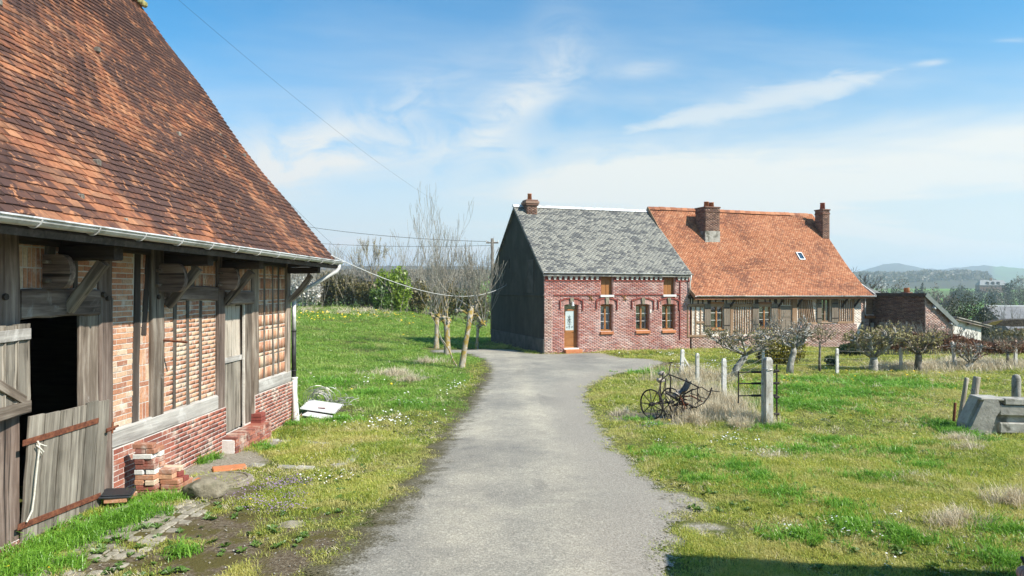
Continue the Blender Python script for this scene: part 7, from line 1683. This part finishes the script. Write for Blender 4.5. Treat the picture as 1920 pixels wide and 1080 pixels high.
# lawn
x, y = field(260000, 4.4, 75)
dd = poly_dist(DRIVE, x, y) if False else None
def drive_d(x, y):
    d = np.full(x.shape, -9.0); m_ = (x > -9.5) & (x < 8) & (y < 35); d[m_] = poly_dist(DRIVE, x[m_], y[m_]); return d
nz = vnoise(x * 2.1, y * 2.1, 31) - .5; nz2 = vnoise(x * 9, y * 9, 32) - .5
dd = drive_d(x, y) + nz * .55 + nz2 * .3
apron = (boxmask(x, y, (-5.16, 0), BROT, .05, 1.5, 5.8, 8.7)).astype(float) * (vnoise(x * 3, y * 3, 40) < .74)
bb = bare(x, y); pb_ = np.clip(1.15 - 1.75 * bb + (vnoise(x * 3.3, y * 3.3, 33) - .5) * 1.3, 0, 1)
patch = vnoise(x / 1.7, y / 1.7, 36) * .6 + vnoise(x / .55, y / .55, 37) * .4
inside_garden = (y > 22) & (x > 5) & (x < 30) & (y < 33)
keep = (dd < -.03) & ~blocked(x, y) & (rng.random(len(x)) < pb_) & (rng.random(len(x)) > apron * .93) & (rng.random(len(x)) < .22 + 1.15 * patch) & ~((x > 16) & (y > 33))
P_ = place(x, y, keep); yy = P_[:, 1]; pk = patch[keep]; dk = np.clip((-dd[keep]) / .5, .35, 1)
wide_ = 1 + np.clip((yy - 6) / 9, 0, 5); hh = (.50 + 1.9 * np.clip(pk - .42, -.1, .5)) * dk * (1 + .35 * rng.random(len(yy))) * np.where(P_[:, 0] < -2, 1.15, 1) * (1 + np.clip((yy - 14) / 40, 0, .5))
sc3 = np.stack([wide_, wide_, np.clip(hh, .28, 2.3)], -1); md_ = (P_[:, 0] < -1.0 - .8 * vnoise(P_[:, 1] / 2, P_[:, 0], 50)) & (P_[:, 1] > 13.5 + 3 * vnoise(P_[:, 0], P_[:, 1] / 3, 51))
scatter('grass', P_[~md_], rots((~md_).sum()), sc3[~md_], [tuft('lawn_tuft_%d' % i, 15, .062, .0048, .075, MT['lawn_blade'], 100 + i, .9) for i in range(6)])
scatter('meadow_grass', P_[md_], rots(md_.sum()), sc3[md_] * np.array([1, 1, 1.15]), [tuft('meadow_tuft_%d' % i, 15, .07, .0048, .075, MT['meadow_blade'], 110 + i, .8) for i in range(5)])
# lush strips along the wall, round posts, in clumps
cl = [(G(u, v), r_, n) for (u, v, r_, n) in [(100, 1030, .28, 80), (160, 1005, .3, 90), (210, 985, .28, 90), (255, 965, .25, 90), (300, 940, .22, 90), (315, 925, .18, 60), (235, 945, .2, 50), (60, 1055, .3, 60), (25, 1075, .3, 50),
      (375, 868, .12, 14), (400, 860, .1, 10), (505, 845, .15, 14), (480, 838, .15, 10), (545, 800, .3, 40), (640, 790, .5, 60), (700, 740, 1.0, 160), (760, 760, .7, 80), (620, 720, 1.2, 160), (1200, 790, .3, 18), (1225, 800, .3, 14), (1600, 740, 1.6, 260), (1700, 725, 1.6, 240), (1520, 715, 1.2, 160), (1480, 760, .7, 120), (1560, 830, .7, 90), (1680, 850, .7, 80), (1420, 900, .5, 70), (1600, 990, .4, 60), (1300, 860, .5, 60), (1320, 905, .4, 50), (1740, 880, .5, 60), (1500, 1010, .35, 50), (1700, 1010, .35, 50), (1240, 850, .5, 50), (1440, 805, .5, 90), (1500, 730, 1.0, 160), (1560, 760, 1.2, 160), (1640, 720, 1.5, 160),
      (1500, 850, .8, 90), (1640, 900, .5, 70), (1800, 815, .35, 110), (1840, 830, .3, 80), (1770, 800, .4, 80), (1900, 1000, .4, 60), (1580, 955, .35, 60), (1460, 930, .4, 60), (1380, 880, .5, 70), (1890, 1055, .35, 60), (1215, 700, .8, 40), (340, 1040, .12, 14), (130, 1060, .15, 16)]]
Q = []
for (p, r_, n) in cl:
    for k in range(n): a, q_ = random.uniform(0, 6.28), r_ * abs(random.gauss(0, .6)); Q.append((p.x + math.cos(a) * q_ * 1.25, p.y + math.sin(a) * q_))
Q = np.array(Q); keep = ~blocked(Q[:, 0], Q[:, 1]); P_ = place(Q[:, 0], Q[:, 1], keep); n = len(P_); yf = np.clip(P_[:, 1] / 9, 1, 3)
scatter('lush_grass', P_, rots(n, .25), np.stack([yf * 1.2, yf * 1.2, rng.uniform(.6, 1.5, n)], -1), [tuft('lush_tuft_%d' % i, 16, .13, .0065, .05, MT['lush_blade'], 120 + i, 1.0, 1.2) for i in range(4)])
# dry grass along the fence and round the machine
cl = [(u, v, r_, n, h) for (u, v, r_, n, h) in [(1300, 745, .8, 300, 1.2), (1335, 760, .7, 300, 1.2), (1285, 775, .6, 160, .9), (1345, 785, .6, 260, 1.1), (1370, 775, .5, 200, 1.2), (1310, 715, 1.2, 300, 1.3), (1400, 795, .4, 140, .8), (1300, 795, .4, 120, .7), (1440, 800, .25, 60, .7), (1380, 805, .3, 60, .7),
      (1750, 692, 1.6, 200, .9), (1800, 690, 1.6, 260, .9), (1850, 690, 1.3, 180, .8), (1700, 692, 1.2, 130, .8), (1650, 694, 1.0, 90, .6), (1830, 680, 1.2, 100, 1.0), (1900, 690, 1.2, 120, 1.0), (1800, 830, .3, 90, .5), (1820, 845, .3, 70, .4), (1900, 950, .35, 120, .6), (1800, 975, .3, 60, .4), (1780, 985, .25, 40, .4),
      (740, 705, .7, 160, .7), (770, 715, .4, 60, .6), (640, 588, 4, 80, .8), (690, 583, 4, 60, .8), (580, 582, 4, 60, .9), (1170, 780, .4, 40, .5), (1720, 900, .6, 60, .3), (1450, 860, .6, 60, .3), (800, 680, .8, 60, .6)]]
Q, H2 = [], []
for (u, v, r_, n, h) in cl:
    p = G(u, v)
    for k in range(n): a, q_ = random.uniform(0, 6.28), r_ * abs(random.gauss(0, .6)); Q.append((p.x + math.cos(a) * q_, p.y + math.sin(a) * q_ * .8)); H2.append(h)
Q = np.array(Q); H2 = np.array(H2); keep = ~blocked(Q[:, 0], Q[:, 1]) & (drive_d(Q[:, 0], Q[:, 1]) < -.1); P_ = place(Q[:, 0], Q[:, 1], keep); n = len(P_); yf = np.clip(P_[:, 1] / 13, .8, 4)
scatter('dry_grass', P_, rots(n, .2), np.stack([yf, yf, H2[keep] * rng.uniform(.5, 1.3, n)], -1), [tuft('dry_tuft_%d' % i, 9, .42, .006, .07, MT['dry_blade'], 140 + i, .55, .6) for i in range(5)])
# short dead blades matted into the lawn
x, y = field(15000, 4.5, 24); dd = drive_d(x, y); keep = (dd < -.02) & ~blocked(x, y) & (rng.random(len(x)) < np.clip(vnoise(x / .9, y / .9, 71) * 1.6 - .45, .05, 1)) & (bare(x, y) < .35); P_ = place(x, y, keep); n = len(P_); yf = np.clip(P_[:, 1:2] / 8, 1, 2.5)
scatter('dead_grass', P_, rots(n, .5), np.concatenate([yf, yf, rng.uniform(.5, 1.3, (n, 1))], 1), [tuft('dead_tuft_%d' % i, 8, .06, .0045, .07, MT['dry_blade'], 190 + i, 1.3, 1.3) for i in range(4)])
# flowers
def spots(specs):
    Q = []
    for (u, v, r_, n) in specs:
        p = G(u, v)
        for k in range(n): a, q_ = random.uniform(0, 6.28), r_ * abs(random.gauss(0, .6)); Q.append((p.x + math.cos(a) * q_ * 1.4, p.y + math.sin(a) * q_))
    Q = np.array(Q); keep = ~blocked(Q[:, 0], Q[:, 1]) & (drive_d(Q[:, 0], Q[:, 1]) < -.15); return place(Q[:, 0], Q[:, 1], keep, .015)
P_ = spots([(740, 790, .8, 21), (700, 800, .6, 13), (560, 900, .5, 4), (640, 895, .35, 6), (780, 760, .6, 6), (850, 735, 1.2, 15), (1560, 985, .5, 7), (1600, 1005, .5, 7), (1480, 1000, .4, 3), (1380, 830, 1.2, 15), (1430, 850, .8, 10), (1260, 830, .5, 3), (1330, 690, 2.0, 24), (1260, 668, 2.5, 24), (1690, 1060, .3, 2), (1850, 1030, .3, 2), (620, 660, 3, 6), (680, 720, 1.5, 8)])
n = len(P_); yf = np.clip(P_[:, 1] / 10, .8, 2); scatter('daisies', P_, rots(n, .2), np.stack([yf] * 3, -1) * rng.uniform(.7, 1.1, (n, 1)), [flower('daisy_%d' % i, MT['petal_white'], .013, .06, 160 + i, 3) for i in range(3)])
P_ = spots([(600, 590, 6, 90), (650, 592, 7, 90), (720, 590, 6, 70), (580, 600, 4, 40), (1150, 830, 1.5, 2), (1240, 795, .3, 3), (630, 905, .5, 2), (560, 940, .4, 2), (700, 720, 2, 8), (1700, 705, 3, 22), (1800, 720, 2, 12), (1600, 720, 2.5, 12), (1480, 720, 1.5, 8), (1635, 990, .2, 1), (80, 1072, .15, 3), (25, 1075, .1, 2), (1520, 790, 2.5, 10), (1390, 800, .4, 2), (1200, 690, 1.2, 10), (1160, 700, .7, 5), (1890, 880, .5, 2)])
n = len(P_); yf = np.clip(P_[:, 1] / 13, .8, 3.2); scatter('dandelions', P_, rots(n, .2), np.stack([yf] * 3, -1) * rng.uniform(.7, 1.1, (n, 1)), [flower('dandelion_%d' % i, MT['petal_yellow'], .021, .05, 170 + i, 1) for i in range(3)])
P_ = spots([(500, 920, .4, 26), (540, 910, .35, 20), (520, 960, .3, 18), (470, 945, .2, 10), (560, 935, .2, 8), (790, 712, .4, 14), (1210, 805, .4, 10)])
n = len(P_); scatter('violet_flowers', P_, rots(n, .2), np.ones((n, 3)) * rng.uniform(.7, 1.2, (n, 1)), [flower('violet_%d' % i, MT['petal_violet'], .009, .07, 180 + i, 9) for i in range(3)])
# broad-leaved weeds in the lawn
def rosette(i):
    rg = random.Random(300 + i); mb = MB()
    for k in range(9):
        a = k * .7 + rg.uniform(-.2, .2); l_ = rg.uniform(.05, .10); w_ = l_ * .32; c_, s_ = math.cos(a), math.sin(a); z1 = l_ * rg.uniform(.2, .7)
        mb.add([(0, 0, 0), (c_ * l_ * .55 - s_ * w_, s_ * l_ * .55 + c_ * w_, z1), (c_ * l_, s_ * l_, z1 * .8), (c_ * l_ * .55 + s_ * w_, s_ * l_ * .55 - c_ * w_, z1)], [(0, 1, 2, 3)])
    me = bpy.data.meshes.new('weed_kind_%d' % i); me.from_pydata(mb.v, [], mb.f); me.materials.append(MT['weed_leaf']); at = me.attributes.new('rnd', 'FLOAT', 'FACE'); at.data.foreach_set('value', np.array(mb.r, np.float32)); me.update(); return me
MT['weed_leaf'] = leafy('weed_leaf', [(0, (.04, .09, .015)), (.5, (.09, .17, .03)), (1, (.17, .26, .05))], 1.0, .25)
x, y = field(5200, 4.5, 26); dd = drive_d(x, y); keep = (dd < -.1) & ~blocked(x, y) & (vnoise(x / 1.2, y / 1.2, 61) > .62) & (rng.random(len(x)) < .5); P_ = place(x, y, keep, .01); n = len(P_); yf = np.clip(P_[:, 1:2] / 10, 1, 2)
scatter('weeds', P_, rots(n, .2), np.repeat(rng.uniform(.35, .75, (n, 1)), 3, 1), [rosette(i) for i in range(4)])
# small weeds and litter of stones on the bare ground and the drive edge
Q = []
x, y = field(26000, 4.6, 30, .8); dq = drive_d(x, y); bq = bare(x, y) + (np.abs(dq) < .35) * .5 + (dq > 0) * .03
keep = (rng.random(len(x)) < bq * .6) & ~blocked(x, y); P_ = place(x, y, keep, .008); n = len(P_)
def pebble(i):
    mb = MB(); rg = random.Random(200 + i); mb.add([(rg.uniform(.6, 1) * a, rg.uniform(.6, 1) * b_, rg.uniform(.4, .8) * c_) for (a, b_, c_) in ((1, 0, 0), (-1, 0, 0), (0, 1, 0), (0, -1, 0), (0, 0, 1), (0, 0, -.5))], [(0, 2, 4), (2, 1, 4), (1, 3, 4), (3, 0, 4), (2, 0, 5), (1, 2, 5), (3, 1, 5), (0, 3, 5)])
    me = bpy.data.meshes.new('pebble_kind_%d' % i); me.from_pydata(mb.v, [], mb.f); me.materials.append(MT['concrete'] if i % 2 else MT['stone']); me.update(); return me
s_ = rng.uniform(.004, .017, (n, 1)) * np.clip(P_[:, 1:2] / 9, 1, 2); scatter('gravel', P_, rots(n, .3), np.repeat(s_, 3, 1), [pebble(i) for i in range(4)])

# ------------------------------------------------------------------ air: a closed box of thin haze round everything
hm = MB().box((-7000, -7000, -60), (7000, 7000, 175)).build('haze', None)
m = bpy.data.materials.new('haze'); m.use_nodes = True; t = NT(m.node_tree); t.n.clear()
pv_ = t.node('ShaderNodeVolumePrincipled', {'Color': (.72, .87, 1.0, 1), 'Density': .00032, 'Anisotropy': .25}); t.l.new(pv_.outputs[0], t.node('ShaderNodeOutputMaterial').inputs['Volume'])
hm.data.materials.append(m); tag(hm, kind='stuff')
